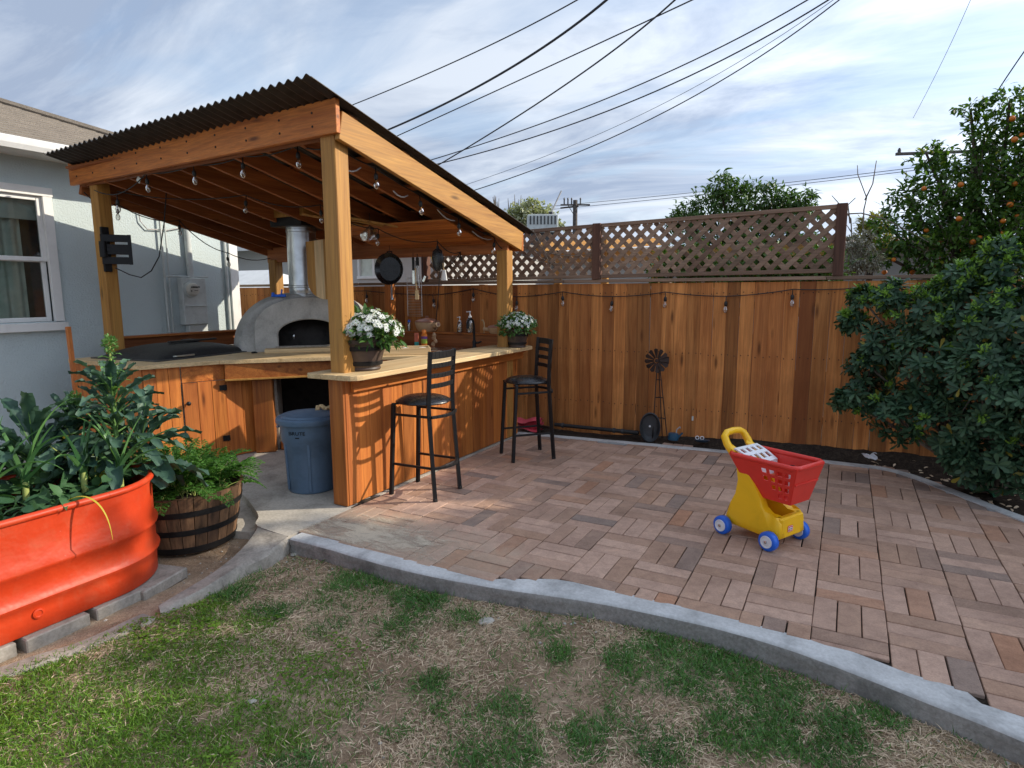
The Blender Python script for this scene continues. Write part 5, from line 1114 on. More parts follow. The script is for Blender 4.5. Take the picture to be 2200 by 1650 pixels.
for k, (a, b_, c_) in enumerate(((0, 0, .03), (.03, .01, .07), (0, .02, .11), (.02, 0, .145))): part('bulb', MB().lathe([(0, -.028), (.022, -.02), (.028, 0), (.018, .02), (.005, .035)], (a, b_, c_), 12), MT['clay'], gb, True)
# things on the ledge along the fence
def ledge(px): 
    v = PY(px, 706, 6.40); return (v[0], 6.40, ZL)
cp = thing('clay_pot', 'tan clay casserole with brown lid and side handle on the ledge', 'clay pot', ledge(918))
part('body', MB().lathe([(0, 0), (.10, 0), (.13, .03), (.150, .085), (.155, .115), (.145, .12)], (0, 0, 0), 32), MT['clay'], cp, True); part('lid', MB().lathe([(.157, .118), (.15, .132), (.09, .155), (.03, .165), (.018, .17), (.02, .185), (.012, .195), (0, .196)], (0, 0, 0), 32), MT['claylid'], cp, True)
part('handle', MB().tube([(.12, -.03, .07), (.17, -.055, .082), (.22, -.075, .095)], [.035, .03, .033], 16), MT['clay'], cp, True); part('handle_hole', MB().tube([(.216, -.073, .094), (.222, -.076, .0955)], .016, 12), MT['claylid'], cp, True)
c2 = thing('clay_pot', 'small tan clay casserole on the ledge beside the far daisies', 'clay pot', ledge(1068))
part('body', MB().lathe([(0, 0), (.08, 0), (.105, .03), (.115, .07), (.105, .075)], (0, 0, 0), 28), MT['clay'], c2, True); part('lid', MB().lathe([(.117, .072), (.1, .09), (.03, .105), (0, .106)], (0, 0, 0), 28), MT['claylid'], c2, True); part('handle', MB().tube([(-.09, -.02, .045), (-.165, -.04, .05)], [.02, .022], 12), MT['clay'], c2, True)
def soap(label, loc, s):
    t = thing('soap_dispenser', label, 'soap dispenser', loc, rnd.random()*.5, 'soap dispensers on the ledge')
    part('bottle', MB().lathe([(0, 0), (.032*s, 0), (.036*s, .01*s), (.036*s, .09*s), (.03*s, .12*s), (.014*s, .14*s)], (0, 0, 0), 18), MT['clear'], t, True); part('pump', MB().lathe([(.015*s, .138*s), (.016*s, .155*s), (.005*s, .158*s), (.005*s, .19*s), (.01*s, .192*s), (.01*s, .20*s), (0, .201*s)], (0, 0, 0), 14), MT['white'], t, True)
    part('nozzle', MB().tube([(0, 0, .195*s), (-.035*s, 0, .193*s)], .005*s, 8), MT['white'], t, True); part('liquid', MB().lathe([(0, .004), (.030*s, .004), (.033*s, .05*s), (0, .05*s)], (0, 0, 0), 16), MT['bag'], t, True)
soap('shorter clear soap dispenser on the ledge left of the tap', ledge(988), .95); soap('taller clear soap dispenser on the ledge behind the tap', ledge(1010), 1.3)
bb = thing('blue_capped_bottle', 'small clear bottle with blue cap at the left end of the ledge', 'bottle', ledge(879))
part('bottle', MB().lathe([(0, 0), (.02, 0), (.022, .01), (.022, .10), (.014, .11)], (0, 0, 0), 16), MT['clear'], bb, True); part('cap', MB().lathe([(.015, .108), (.015, .138), (0, .142)], (0, 0, 0), 16), MT['blue'], bb, True)
spn = tag(part('wooden_spoon', MB().tube([(0, 0, 0), (-.005, .01, .12), (-.03, .02, .155), (-.045, .02, .15)], [.008, .008, .01, .008], 8), MT['pale_z'], None, True), 'hooked wooden utensil upright on the ledge right of the tap', 'utensil'); spn.location = ledge(1040)
fc = thing('kitchen_tap', 'tall black gooseneck kitchen tap at the sink', 'tap', (*PY(1019, 742, 6.22)[:2], CZ-.003))
part('base', MB().lathe([(.028, 0), (.028, .03), (.022, .04), (.022, .10), (.018, .105)], (0, 0, 0), 18), MT['black'], fc, True)
part('spout', MB().tube([(0, 0, .1), (0, 0, .26), (-.0, -.02, .335), (-.0, -.07, .365), (0, -.12, .34), (0, -.135, .29), (0, -.138, .25)], [.014, .013, .013, .013, .014, .018, .018], 12), MT['black'], fc, True); part('lever', MB().tube([(.02, 0, .075), (.06, 0, .08), (.10, -.01, .095)], [.014, .012, .010], 10), MT['black'], fc, True)
sk = tag(part('sink_basin', MB().box((-4.1, 6.0, CZ+.004), (.55, .42, .012), .004), MT['pan']), 'low steel sink rim set in the counter by the fence', 'sink')
# ---- hanging from the ceiling bay
def hook(t, top): part('hook', MB().tube([(0, 0, 0), (0, 0, top)], .003, 5), MT['black'], t, True)
hy_ = 5.55
fp = thing('frying_pan', 'large black frying pan with steel handle hanging under the pavilion roof', 'frying pan', tuple(PY(838, 578, hy_)))
rp = Matrix.Rotation(R(18), 3, 'Z') @ Matrix.Rotation(R(90), 3, 'X')
part('pan', MB().lathe([(0, .0), (.125, .0), (.165, .04), (.168, .042), (.165, .045), (.123, .004), (0, .004)], (0, 0, 0), 36, rot=rp, sy=1.05), MT['panin'], fp, True)
part('base', MB().lathe([(0, -.004), (.126, -.004), (.167, .036)], (0, 0, 0), 36, rot=rp, sy=1.05, cap=False), MT['pan'], fp, True)
part('handle', MB().tube([(0, .02, -.14), (.01, .01, -.19), (.03, -.02, -.27), (.045, -.035, -.34)], [.012, .009, .011, .013], 8), MT['pan'], fp, True); part('helper_handle', MB().tube([(-.035, 0, .145), (-.03, 0, .19), (.03, 0, .19), (.035, 0, .145)], .009, 8), MT['panin'], fp, True); hook(fp, .26)
def hang(name, label, cat, px, py, y=hy_): return thing(name, label, cat, tuple(PY(px, py, y)))
kn = hang('carving_knife', 'long steel knife with black handle hanging left of the tongs', 'knife', 888, 575); part('handle', MB().box((0, 0, .04), (.028, .018, .14), .006), MT['black'], kn); part('blade', MB().box((0, 0, -.10), (.03, .004, .15), .001), MT['pan'], kn); hook(kn, .16)
tg = hang('barbecue_tongs', 'steel barbecue tongs with black grips hanging beside the knife', 'tongs', 897, 575)
for s in (-1, 1): part('arm', MB().bar((s*.008, 0, .03), (s*.022, 0, -.22), .014, .004, .001), MT['pan'], tg); part('grip', MB().bar((s*.008, 0, .11), (s*.010, 0, .02), .022, .012, .003), MT['black'], tg)
hook(tg, .15)
sp_ = hang('wooden_spatula', 'wooden spatula hanging among the barbecue tools', 'spatula', 893, 600); part('shaft', MB().bar((0, 0, .12), (.01, 0, -.12), .018, .01, .003), MT['pale_z'], sp_); part('blade', MB().box((.012, 0, -.17), (.05, .006, .10), .002), MT['pale_z'], sp_); hook(sp_, .2)
wk = hang('scraper', 'small steel angled scraper hanging right of the tongs', 'scraper', 908, 585); part('shaft', MB().tube([(0, 0, .1), (.005, 0, -.04)], .005, 6), MT['black'], wk, True); part('head', MB().box((.02, 0, -.07), (.03, .01, .07), .003, Matrix.Rotation(.5, 3, 'Y')), MT['pan'], wk); hook(wk, .18)
mt_ = hang('oven_mitt', 'black oven mitt hanging near the lattice', 'oven mitt', 940, 555)
part('mitt', MB().lathe([(.03, .10), (.06, .08), (.075, 0), (.062, -.09), (.03, -.13), (0, -.135)], (0, 0, 0), 20, sy=.35), MT['vinyl'], mt_, True); part('loop', MB().tube([(-.01, 0, .10), (-.008, 0, .13), (.008, 0, .13), (.01, 0, .10)], .004, 6), MT['cord'], mt_, True); part('seam', MB().bar((-.075, 0, .02), (-.055, 0, -.06), .01, .02, .004), MT['yellow'], mt_); hook(mt_, .2)
br = hang('pale_brush', 'small pale bell-shaped pastry brush hanging below the mitt', 'brush', 954, 590); part('bristles', MB().lathe([(.02, .05), (.03, .0), (.04, -.06), (0, -.062)], (0, 0, 0), 18, sy=.5), MT['trim'], br, True); part('stem', MB().tube([(0, 0, .04), (-.01, 0, .12)], .006, 6), MT['pale_z'], br, True); hook(br, .22)
gt = thing('wire_rack', 'rectangular wire cooling rack hung on the back post', 'wire rack', tuple(PY(891, 667, 6.28)))
m = MB(); ww, hh_ = .11, .40
for k in range(25): m.tube([(-ww, 0, .40-k*.0195-.0), (ww, 0, .40-k*.0195)], .0022, 4)
part('wires', m, MT['steel'], gt); m = MB(); m.tube([(-ww, .004, .40), (-ww, .004, -.07), (ww, .004, -.07), (ww, .004, .40), (-ww, .004, .40)], .004, 6); part('frame', m, MT['steel'], gt, True)
# plastic bag caught up by a hook
bg_ = hang('plastic_bag', 'crumpled clear plastic bag hanging beside the ceiling boards', 'plastic bag', 795, 500, 5.2)
def bagf(u, v):
    a = u*6.283; r_ = .075*math.sin(min(1, v*1.2)*1.7)*(1+.25*math.sin(3*a+5*v)+.15*math.sin(7*a)); return (r_*math.cos(a)*1.3, r_*math.sin(a)*.7, .08-.16*v)
part('film', MB().grid(bagf, 28, 10), MT['bag'], bg_, True); hook(bg_, .2)
# big pale pizza peel leaning behind the near post
pl = thing('pizza_peel', 'large rounded pale wooden peel propped behind the near post', 'pizza peel', tuple(PD(703, 620, 6.9)), YAW)
hw, ht, hb = .21, .56, -.12; ol = []
for k in range(9): a = R(180+90*k/8); ol.append((-hw+.20+.20*math.cos(a), hb+.2+.20*math.sin(a)))
for k in range(9): a = R(270+90*k/8); ol.append((hw-.20+.20*math.cos(a), hb+.2+.20*math.sin(a)))
ol += [(hw, ht-.06), (hw-.05, ht), (-hw, ht-.05)]
bnds = [-hw-.01, -.12, -.02, .06, .14, hw+.01]
def clip(poly, lo, hi):
    def cut(P, f):
        out = []
        for i in range(len(P)):
            a, b_ = P[i], P[(i+1) % len(P)]; fa, fb = f(a), f(b_)
            if fa >= 0: out.append(a)
            if fa*fb < 0: t = fa/(fa-fb); out.append((a[0]+(b_[0]-a[0])*t, a[1]+(b_[1]-a[1])*t))
        return out
    return cut(cut(poly, lambda p: p[0]-lo), lambda p: hi-p[0])
for k in range(5):
    pg = clip(ol, bnds[k]+.0006, bnds[k+1]-.0006)
    if len(pg) > 2: part('strip', MB().prism(pg, lambda p: (p[0], -.009, p[1]), lambda p: (p[0], .009, p[1])), MT['pale_z'] if k % 2 else MT['fir_z'], pl)
# folding monitor arm on the left post
tv = thing('monitor_arm', 'black swivel screen mount bolted to the left post', 'screen mount', (-6.87, 3.82, 2.10))
part('wall_plate', MB().box((0.0, -.0, .02), (.03, .08, .46), .005), MT['black'], tv); part('swivel', MB().tube([(.02, -.04, -.06), (.02, -.04, .10)], .035, 12), MT['black'], tv, True); part('arm', MB().bar((.02, -.03, .02), (.06, .04, .02), .03, .05, .005), MT['black'], tv)
pa = Matrix.Rotation(R(55), 3, 'Z')
for z, h in ((.135, .075), (.02, .105), (-.095, .075)): part('screen_plate', MB().box((.085, .06, z), (.27, .012, h), .003, pa), MT['black'], tv)
for s in (-1, 1): 
    c_ = pa @ Vector((s*.12, 0, 0)); part('screen_plate', MB().box((.085+c_.x, .06+c_.y, .02), (.035, .014, .31), .003, pa), MT['black'], tv)
part('cable', MB().tube([(.05, .05, -.17), (.17, .12, -.24), (.27, .18, -.27), (.36, .24, -.20), (.42, .30, -.05), (.46, .36, .30), (.48, .40, .62)], .006, 6), MT['cord'], tv, True)

# ================================================================== STRING LIGHTS
bulb_mesh = MB().lathe([(.009, 0), (.013, -.012), (.023, -.034), (.024, -.05), (.018, -.068), (.007, -.078), (0, -.079)], (0, 0, 0), 16).mesh('bulb', True); bulb_mesh.materials.append(MT['bulb'])
sock_mesh = MB().lathe([(.004, .10), (.005, .048), (.012, .045), (.017, .03), (.017, .004), (.013, 0)], (0, 0, 0), 12).mesh('socket', True); sock_mesh.materials.append(MT['cord'])
fil_mesh = MB().tube([(-.004, 0, -.005), (-.007, 0, -.03), (-.003, 0, -.052), (.003, 0, -.03), (.006, 0, -.052), (.007, 0, -.03), (.004, 0, -.005)], .0013, 4).mesh('filament'); fil_mesh.materials.append(MT['copper'])
def string(label, pts, bulbs, anchor, sag=.03, r=.0055):
    t = thing('string_light', label, 'string light', anchor, group='black string lights with clear bulbs')
    l3 = []
    for a, b_ in zip(pts[:-1], pts[1:]):
        a = np.array(a, float); b_ = np.array(b_, float)
        for k in range(8): s = k/8; l3.append(a+(b_-a)*s-np.array([0, 0, sag*4*s*(1-s)]))
    l3.append(np.array(pts[-1], float)); part('cord', MB().tube(l3, r, 6), MT['cord'], t, True, True)
    for p in bulbs:
        so = mk('socket', sock_mesh, None, t, (p[0]-anchor[0], p[1]-anchor[1], p[2]-anchor[2]), (rnd.uniform(-.12, .12), rnd.uniform(-.12, .12), rnd.random()*3))
        mk('bulb', bulb_mesh, None, so); mk('filament', fil_mesh, None, so)
    return t
def drop(p, d=.10): return (p[0], p[1], p[2]+d)
b_ = [tuple(PY(px, py, 3.72)) for px, py in ((253, 440), (317, 395), (418, 378), (522, 362), (641, 340))]
string('string light hanging just inside the front beam of the pavilion', [(-7.1, 3.82, 2.78)]+[drop(p) for p in b_]+[(-3.5, 3.68, 2.76)], b_, (-7.1, 3.82, 2.7))
b_ = [tuple(PX(px, py, -3.42)) for px, py in ((808, 385), (904, 443), (986, 490), (1061, 530))]
string('string light hanging along the sloping right beam of the pavilion', [(-3.46, 3.7, 2.74)]+[drop(p) for p in b_]+[(-3.42, 6.15, 2.14)], b_, (-3.46, 3.7, 2.7), .02)
b_ = [tuple(PY(px, py, yy)) for px, py, yy in ((528, 441, 4.4), (690, 462, 4.7), (812, 512, 5.2), (940, 538, 5.7), (990, 560, 6.1))]
string('string light looping diagonally under the rafters towards the sink', [(-6.8, 3.95, 2.72)]+[drop(p) for p in b_]+[(-4.3, 6.2, 1.95), (-4.5, 6.35, 1.2)], b_, (-6.8, 3.95, 2.6), .06)
b_ = [tuple(PX(px, py, -7.12)) for px, py in ((253, 458), (386, 492), (490, 560), (590, 567))]
string('string light sagging along the house side of the pavilion roof', [(-7.14, 3.8, 2.72)]+[drop(p) for p in b_]+[(-7.1, 6.3, 2.05)], b_, (-7.14, 3.8, 2.6), .07)
fb = ((788, 640), (932, 650), (1017, 637), (1110, 655), (1209, 645), (1314, 656), (1429, 647), (1559, 657), (1702, 643), (1857, 640))
b_ = [tuple(PY(px, py, YF-.04)) for px, py in fb]
string('string light swagged along the top of the board fence', [(-6.9, YF-.03, 1.72)]+[drop(p) for p in b_]+[(1.2, YF-.03, 1.72), (2.6, YF-.03, 1.72)], b_, (-3.0, YF-.04, 1.7), .012)
for k, ((px, py), (qx, qy)) in enumerate((((735, 360), (775, 360)), ((845, 410), (876, 420)), ((940, 450), (977, 474)), ((1015, 497), (1057, 514)))):
    a = PX(px, py, -3.46); c_ = PX(qx, qy, -3.46); m_ = (a+c_)/2-np.array([0, 0, .03])
    o = tag(part('cable_loop', MB().tube([a, (a+m_)/2-np.array([0, 0, .008]), m_, (m_+c_)/2-np.array([0, 0, .008]), c_], .006, 6), MT['grey'], None, True), ['short grey cable loop nearest the front corner under the right beam', 'second short grey cable loop from the front corner under the right beam', 'third short grey cable loop from the front corner under the right beam', 'short grey cable loop at the far end under the right beam'][k], 'cable', 'grey cable loops under the right beam')
tgp = PY(298, 386, 3.74); o = tag(part('paper_tag', MB().box((0, 0, 0), (.055, .006, .055), .002, Matrix.Rotation(R(40), 3, 'Y')), MT['blind']), 'small pale tag stapled under the front beam', 'tag'); o.location = tuple(tgp)
# ================================================================== RAISED TANK, BARREL AND VEGETABLES
TX, TY0, TY1, TR = -3.95, -0.2, 1.84, .43; TB, TT = -.045, .575
def stadium(r, n=26):
    out = []
    for k in range(n+1): a = math.pi*k/n; out.append((TX+r*math.cos(a), TY1+r*math.sin(a)))
    for k in range(n+1): a = math.pi+math.pi*k/n; out.append((TX+r*math.cos(a), TY0+r*math.sin(a)))
    return out
tank = thing('stock_tank_planter', 'red painted oval metal stock tank used as a raised planter', 'planter', (TX, 1.2, TB))
rows = [(TR-.012, TB), (TR-.004, TB+.01), (TR-.002, TB+.10), (TR-.002, TB+.135), (TR+.016, TB+.155), (TR+.020, TB+.17), (TR+.002, TB+.195), (TR, TB+.30), (TR+.018, TB+.322), (TR+.021, TB+.338), (TR+.002, TB+.368), (TR+.002, TB+.52), (TR+.004, TT-.03)]
inner = [(TR-.012, TT-.03), (TR-.02, .40)]
vs = []; n = None
for r_, z in rows+inner:
    pl_ = stadium(r_); n = len(pl_); vs += [(x, y, z) for x, y in pl_]
m = MB().add(vs, [[k*n+i, k*n+(i+1) % n, (k+1)*n+(i+1) % n, (k+1)*n+i] for k in range(len(rows)+len(inner)-1) for i in range(n)]); part('shell', m, MT['tank'], tank, True, True, ang=50)
pr_ = stadium(TR+.002); part('rolled_rim', MB().tube([(x, y, TT-.018) for x, y in pr_]+[(pr_[0][0], pr_[0][1], TT-.018)], .019, 10, cap=False), MT['tank'], tank, True, True)
part('soil', MB().add([(x, y, .44+.02*rnd.random()) for x, y in stadium(TR-.02)], [list(range(n))]), MT['soil'], tank, world=True)
dp = (TX+TR+.002, G(85, 1330, .02)[1], .05); part('drain_plug', MB().lathe([(.026, -.004), (.026, .004), (.018, .006), (.014, .002), (0, .002)], dp, 18, rot=Matrix.Rotation(R(90), 3, 'Y')), MT['tank'], tank, True, True)
for k in range(5):
    y = 1.85-k*.33
    b_ = tag(part('paver', MB().box((0, 0, 0), (.30, .30, .075), .006), MT['block']), ['concrete paver under the red tank, nearest the barrel', 'second concrete paver from the barrel under the red tank', 'third concrete paver from the barrel under the red tank', 'fourth concrete paver from the barrel under the red tank', 'fifth concrete paver from the barrel under the red tank'][k], 'paver', 'pavers under the red tank'); b_.location = (TX+TR-.125+rnd.uniform(-.015, .015), y, TB-.04); b_.rotation_euler = (0, 0, rnd.uniform(-.05, .05))
b_ = tag(part('paver', MB().box((0, 0, 0), (.26, .34, .07), .008), MT['block']), 'loose concrete paver sticking out at the end of the red tank', 'paver', 'pavers under the red tank'); pp = G(345, 1245, -.06); b_.location = (pp[0]-.08, pp[1]-.02, TB-.04); b_.rotation_euler = (0, 0, .25)
# plant builders
def strap_leaf(mb, base, d, L, w, droop, ruffle=0.0, nseg=10, nw=4, prof='kale', cup=.25, twist=0.0):
    d = Vector(d).normalized(); side = d.cross(Vector((0, 0, 1)))
    side = side.normalized() if side.length > .05 else Vector((1, 0, 0)); p = Vector(base); rows = []; ph = rnd.random()*6; step = L/nseg; bend = 0
    for i in range(nseg+1):
        t = i/nseg
        ww = {'kale': w*min(1, max(.10, (t-.18)*3.0))*(1-max(0, t-.72)**1.7*4.2) if t > .18 else w*.07, 'leek': w*(1-.85*t**1.6), 'obl': w*math.sin(math.pi*min(1, .08+.92*t))**.7}[prof]
        ww = max(ww, w*.04); nrm = side.cross(d).normalized(); row = []
        for j in range(nw+1):
            s = 2*j/nw-1; rf = ruffle*(abs(s)**1.2)*math.sin(t*26+s*4+ph)*ww+ruffle*.5*math.sin(t*47+j*2.1+ph)*ww*(.3+abs(s))
            row.append(p+side*(s*ww/2)+nrm*(cup*ww*s*s*.5+rf))
        rows.append(row); d = (d+Vector((0, 0, -droop*step/L*(.4+1.6*t)))).normalized(); p = p+d*step
        side = (side+nrm*twist*step/L).normalized(); side = (side-d*side.dot(d)).normalized()
    k = nw+1; mb.add([q for r_ in rows for q in r_], [[i*k+j, i*k+j+1, (i+1)*k+j+1, (i+1)*k+j] for i in range(nseg) for j in range(nw)])
    return [r_[nw//2] for r_ in rows]
def kale(label, base, h, nleaf, L0, tall=False, lean=(0, 0)):
    t = thing('kale_plant', label, 'kale', base); lv = MB(); ribs = MB()
    top = Vector((lean[0], lean[1], h)); part('stalk', MB().tube([(0, 0, -.03), top*.5+Vector((.01, 0, 0)), top], [.018, .015, .009], 8), MT['bud'], t, True)
    for k in range(nleaf):
        f = (k+.5)/nleaf; a = k*2.4+rnd.random()*.5; z = (.12+.88*f**.8); p = top*z; el = .15+.95*f+rnd.uniform(-.25, .25)
        L = L0*(1.0-.45*f if tall else 1.0-.25*f)*rnd.uniform(.85, 1.15); dd = (math.cos(a)*math.cos(el), math.sin(a)*math.cos(el), math.sin(el))
        mid = strap_leaf(lv, p, dd, L, L*.195*rnd.uniform(.85, 1.2), rnd.uniform(.5, 1.5), .15, 20, 6, 'kale', .5, rnd.uniform(-.5, .5)); ribs.tube([q+Vector((0, 0, .001)) for q in mid[:14]], [.006*(1-.055*i) for i in range(14)], 5)
    part('leaves', lv, MT['kale'], t, True); part('leaf_ribs', ribs, MT['bud'], t, True)
    return t, top
def bolt(t, p, h, seed):                          # flowering stalk with small leaves and green buds
    lv = MB(); part('flower_stalk', MB().tube([p, p+Vector((.01, .0, h*.5)), p+Vector((0, .01, h))], [.011, .009, .005], 7), MT['stalk'], t, True)
    for k in range(22):
        f = k/22; a = k*2.4; q = p+Vector((.01*f, .005*f, h*f)); strap_leaf(lv, q, (math.cos(a)*.8, math.sin(a)*.8, .7), .13*(1-.6*f), .045*(1-.5*f), 1.2, .12, 8, 4, 'obl', .3)
    part('small_leaves', lv, MT['bud'], t, True)
    n = 130; d = unit(RNG.normal(size=(n, 3))); P = np.array(p)+np.array([0, .01, h])+d*np.array([.035, .035, .05])*RNG.random((n, 1))**.4
    mk('buds', leaf_mesh('buds', P, d+np.array([0, 0, .6]), .022, .014, 'oval', .2), MT['bud'], t)
ZS = .45
kp = lambda px, py: (*G(px, py, ZS)[:2], ZS)
t, top = kale('tall bolting kale with dark crinkled leaves at the far end of the red tank', kp(255, 1045), .60, 58, .47, True, (-.02, .03)); bolt(t, top, .30, 1)
t, top = kale('shorter kale with a small green flower head behind the tall kale', kp(165, 1040), .42, 32, .37, True, (-.02, .04)); bolt(t, top, .12, 2)
kale('broad low kale with long dark leaves at the left of the red tank', kp(85, 1060), .24, 40, .55)
kale('kale drooping its dark leaves over the right rim towards the barrel', kp(290, 1035), .26, 28, .46, False, (.03, .05))
kale('low kale with dark leaves cut off by the left edge of the picture', kp(-40, 1090), .2, 18, .42)
def leek(label, base, n, L, lean=0):
    t = thing('leek_plant', label, 'leek', base); part('shank', MB().tube([(0, 0, -.03), (0, 0, .10), (.004, 0, .18)], [.018, .017, .014], 10), MT['stalk'], t, True); lv = MB()
    for k in range(n):
        a = lean+(k % 2)*math.pi+rnd.uniform(-.5, .5); el = rnd.uniform(.75, 1.4); strap_leaf(lv, (0, 0, .12+.01*k), (math.cos(a)*math.cos(el), math.sin(a)*math.cos(el), math.sin(el)), L*rnd.uniform(.75, 1.1), .036, rnd.uniform(.5, 1.5), .0, 12, 2, 'leek', .8, rnd.uniform(-.4, .4))
    part('blades', lv, MT['leek'], t, True); return t
leek('leek with tall flat blades standing at the near left of the red tank', kp(60, 1095), 7, .52, YAW); leek('leek with upright blades near the right end of the red tank', kp(262, 1068), 8, .42, YAW); leek('young leek with thin blades in the middle of the red tank', kp(185, 1078), 6, .36, 2.0); leek('leek with blades bending out at the left edge of the picture', kp(-15, 1110), 6, .46, YAW+.4)
# low leafy cover and twiggy stems filling the tank
n = 520; P = np.stack([RNG.uniform(TX-.36, TX+.37, n), RNG.uniform(.5, 2.15, n), RNG.uniform(.46, .60, n)], 1); P = P[(P[:, 1] < 1.84) | (np.hypot(P[:, 0]-TX, P[:, 1]-1.84) < .36)]
D = RNG.normal(size=(len(P), 3))*np.array([1, 1, .3])+np.array([0, 0, .45])
tag(mk('leafy_ground_cover', leaf_mesh('leafy_ground_cover', P, D, RNG.uniform(.06, .13, len(P)), RNG.uniform(.04, .075, len(P)), 'oval', .35, .3), MT['berry']), 'low dark green leaves covering the soil of the red tank', 'ground cover', kind='stuff')
tw_ = thing('bolting_stems', 'thin pale green stems with narrow leaves in the middle of the red tank', 'stems', kp(205, 1060))
m = MB(); lv = MB()
for k in range(11):
    a = rnd.random()*6.28; e = Vector((.20*math.cos(a), .20*math.sin(a), .22+.18*rnd.random())); m.tube([(0, 0, 0), e*.5+Vector((0, 0, .05)), e], [.006, .005, .003], 5)
    for q in range(5): strap_leaf(lv, e*(.35+.16*q), (rnd.uniform(-1, 1), rnd.uniform(-1, 1), .5), .10, .02, 1.0, .05, 6, 2, 'obl')
part('stems', m, MT['stalk'], tw_, True); part('narrow_leaves', lv, MT['berry'], tw_, True)
yl = thing('yellowed_leaves', 'yellowing leaves hanging low among the kale', 'leaves', kp(215, 1060)); m = MB()
for px, py, z in ((150, 935, .5), (215, 960, .45), (212, 985, .4), (240, 1005, .4)):
    p = G(px, py, .60); strap_leaf(m, Vector(p)-Vector(yl.location), (rnd.uniform(-1, 1), rnd.uniform(-1, 1), -.2), .13, .07, 1.0, .1, 8, 4, 'obl')
part('blades', m, MT['yellowleaf'], yl, True)
ds = tag(part('drooping_blade', (lambda m: (strap_leaf(m, (0, 0, 0), (.75, .25, .55), .42, .016, 3.6, 0, 16, 2, 'leek', .5), m)[1])(MB()), MT['yellowleaf'], None, True), 'thin yellow leek blade hanging over the rim of the red tank', 'leaf'); pp = G(140, 1075, .57); ds.location = (TX+TR-.07, pp[1], .56)
# ---- half barrel
BC = np.array([-4.08, 2.66]); bz0, bz1 = -.10, .31
brl = thing('half_barrel_planter', 'dark oak half barrel planter with black hoops between tank and pad', 'planter', (BC[0], BC[1], bz0))
NS = 26
def br_r(z): t = (z-bz0)/(bz1-bz0); return .30+.08*t
for k in range(NS):
    a0, a1 = 2*math.pi*(k+.03)/NS, 2*math.pi*(k+.97)/NS; m = MB(); rws = []
    for z in (bz0, bz0+.13, bz0+.27, bz1):
        r_ = br_r(z); rws.append([(r_*math.cos(a), r_*math.sin(a), z-bz0) for a in (a0, (a0+a1)/2, a1)]+[((r_-.024)*math.cos(a), (r_-.024)*math.sin(a), z-bz0) for a in (a1, (a0+a1)/2, a0)])
    m.add([q for r_ in rws for q in r_], [[i*6+j, i*6+(j+1) % 6, (i+1)*6+(j+1) % 6, (i+1)*6+j] for i in range(3) for j in range(6)]+[[0, 1, 2, 3, 4, 5][::-1], [18+j for j in range(6)]]); part('stave', m, MT['stave'], brl)
for z0, z1 in ((bz0+.005, bz0+.05), (bz0+.14, bz0+.18), (bz0+.275, bz0+.315)): part('hoop', MB().lathe([(br_r(z0)+.002, z0-bz0), (br_r(z0)+.006, z0-bz0), (br_r(z1)+.006, z1-bz0), (br_r(z1)+.002, z1-bz0)], (0, 0, 0), 48, cap=False), MT['hoop'], brl, True, ang=30)
part('soil', MB().lathe([(0, .36), (.345, .355)], (0, 0, 0), 30, cap=False), MT['soil'], brl)
def fronds(name, label, base, nf, L0, spread, mat):
    t = thing(name, label, 'carrot greens', base); Pp = []; Dd = []; Ll = []; st = MB()
    for k in range(nf):
        a = rnd.random()*6.283; el = rnd.uniform(.55, 1.45); d = Vector((math.cos(a)*math.cos(el), math.sin(a)*math.cos(el), math.sin(el))); p = Vector((rnd.uniform(-1, 1)*spread, rnd.uniform(-1, 1)*spread, 0)); L = L0*rnd.uniform(.7, 1.15); pts = [p.copy()]; N = 12
        for i in range(N): d = (d+Vector((0, 0, -.10-.05*i/N))).normalized(); p = p+d*(L/N); pts.append(p.copy())
        st.tube(pts, [.0035*(1-.07*i) for i in range(N+1)], 4)
        for i in range(4, N+1):
            tg_ = (pts[i]-pts[i-1]).normalized(); sd2 = tg_.cross(Vector((0, 0, 1)))
            if sd2.length < .1: sd2 = Vector((1, 0, 0))
            sd2.normalize(); f = (i-4)/(N-4)
            for s in (-1, 1):
                pin = (sd2*s+tg_*.7+Vector((0, 0, .05))).normalized(); PL = L*.30*(1-.72*f)
                for q in range(5):
                    b0 = pts[i]+pin*PL*(q+.6)/5
                    for s2 in (-1, 1, 0):
                        dd = (pin*.8+(tg_-pin*.3)*s2*.9+Vector((0, 0, rnd.uniform(-.25, .25)))); Pp.append(tuple(b0)); Dd.append(tuple(dd)); Ll.append(PL*.28*rnd.uniform(.7, 1.2)+.006)
    mk('leaflets', leaf_mesh('leaflets', Pp, Dd, np.array(Ll), np.array(Ll)*.42, 'lance', .2), mat, t); part('stems', st, MT['stalk'], t, True); return t
fronds('carrot_greens', 'feathery carrot tops filling the half barrel and spilling over its rim', (BC[0], BC[1], .27), 84, .40, .22, MT['carrot'])
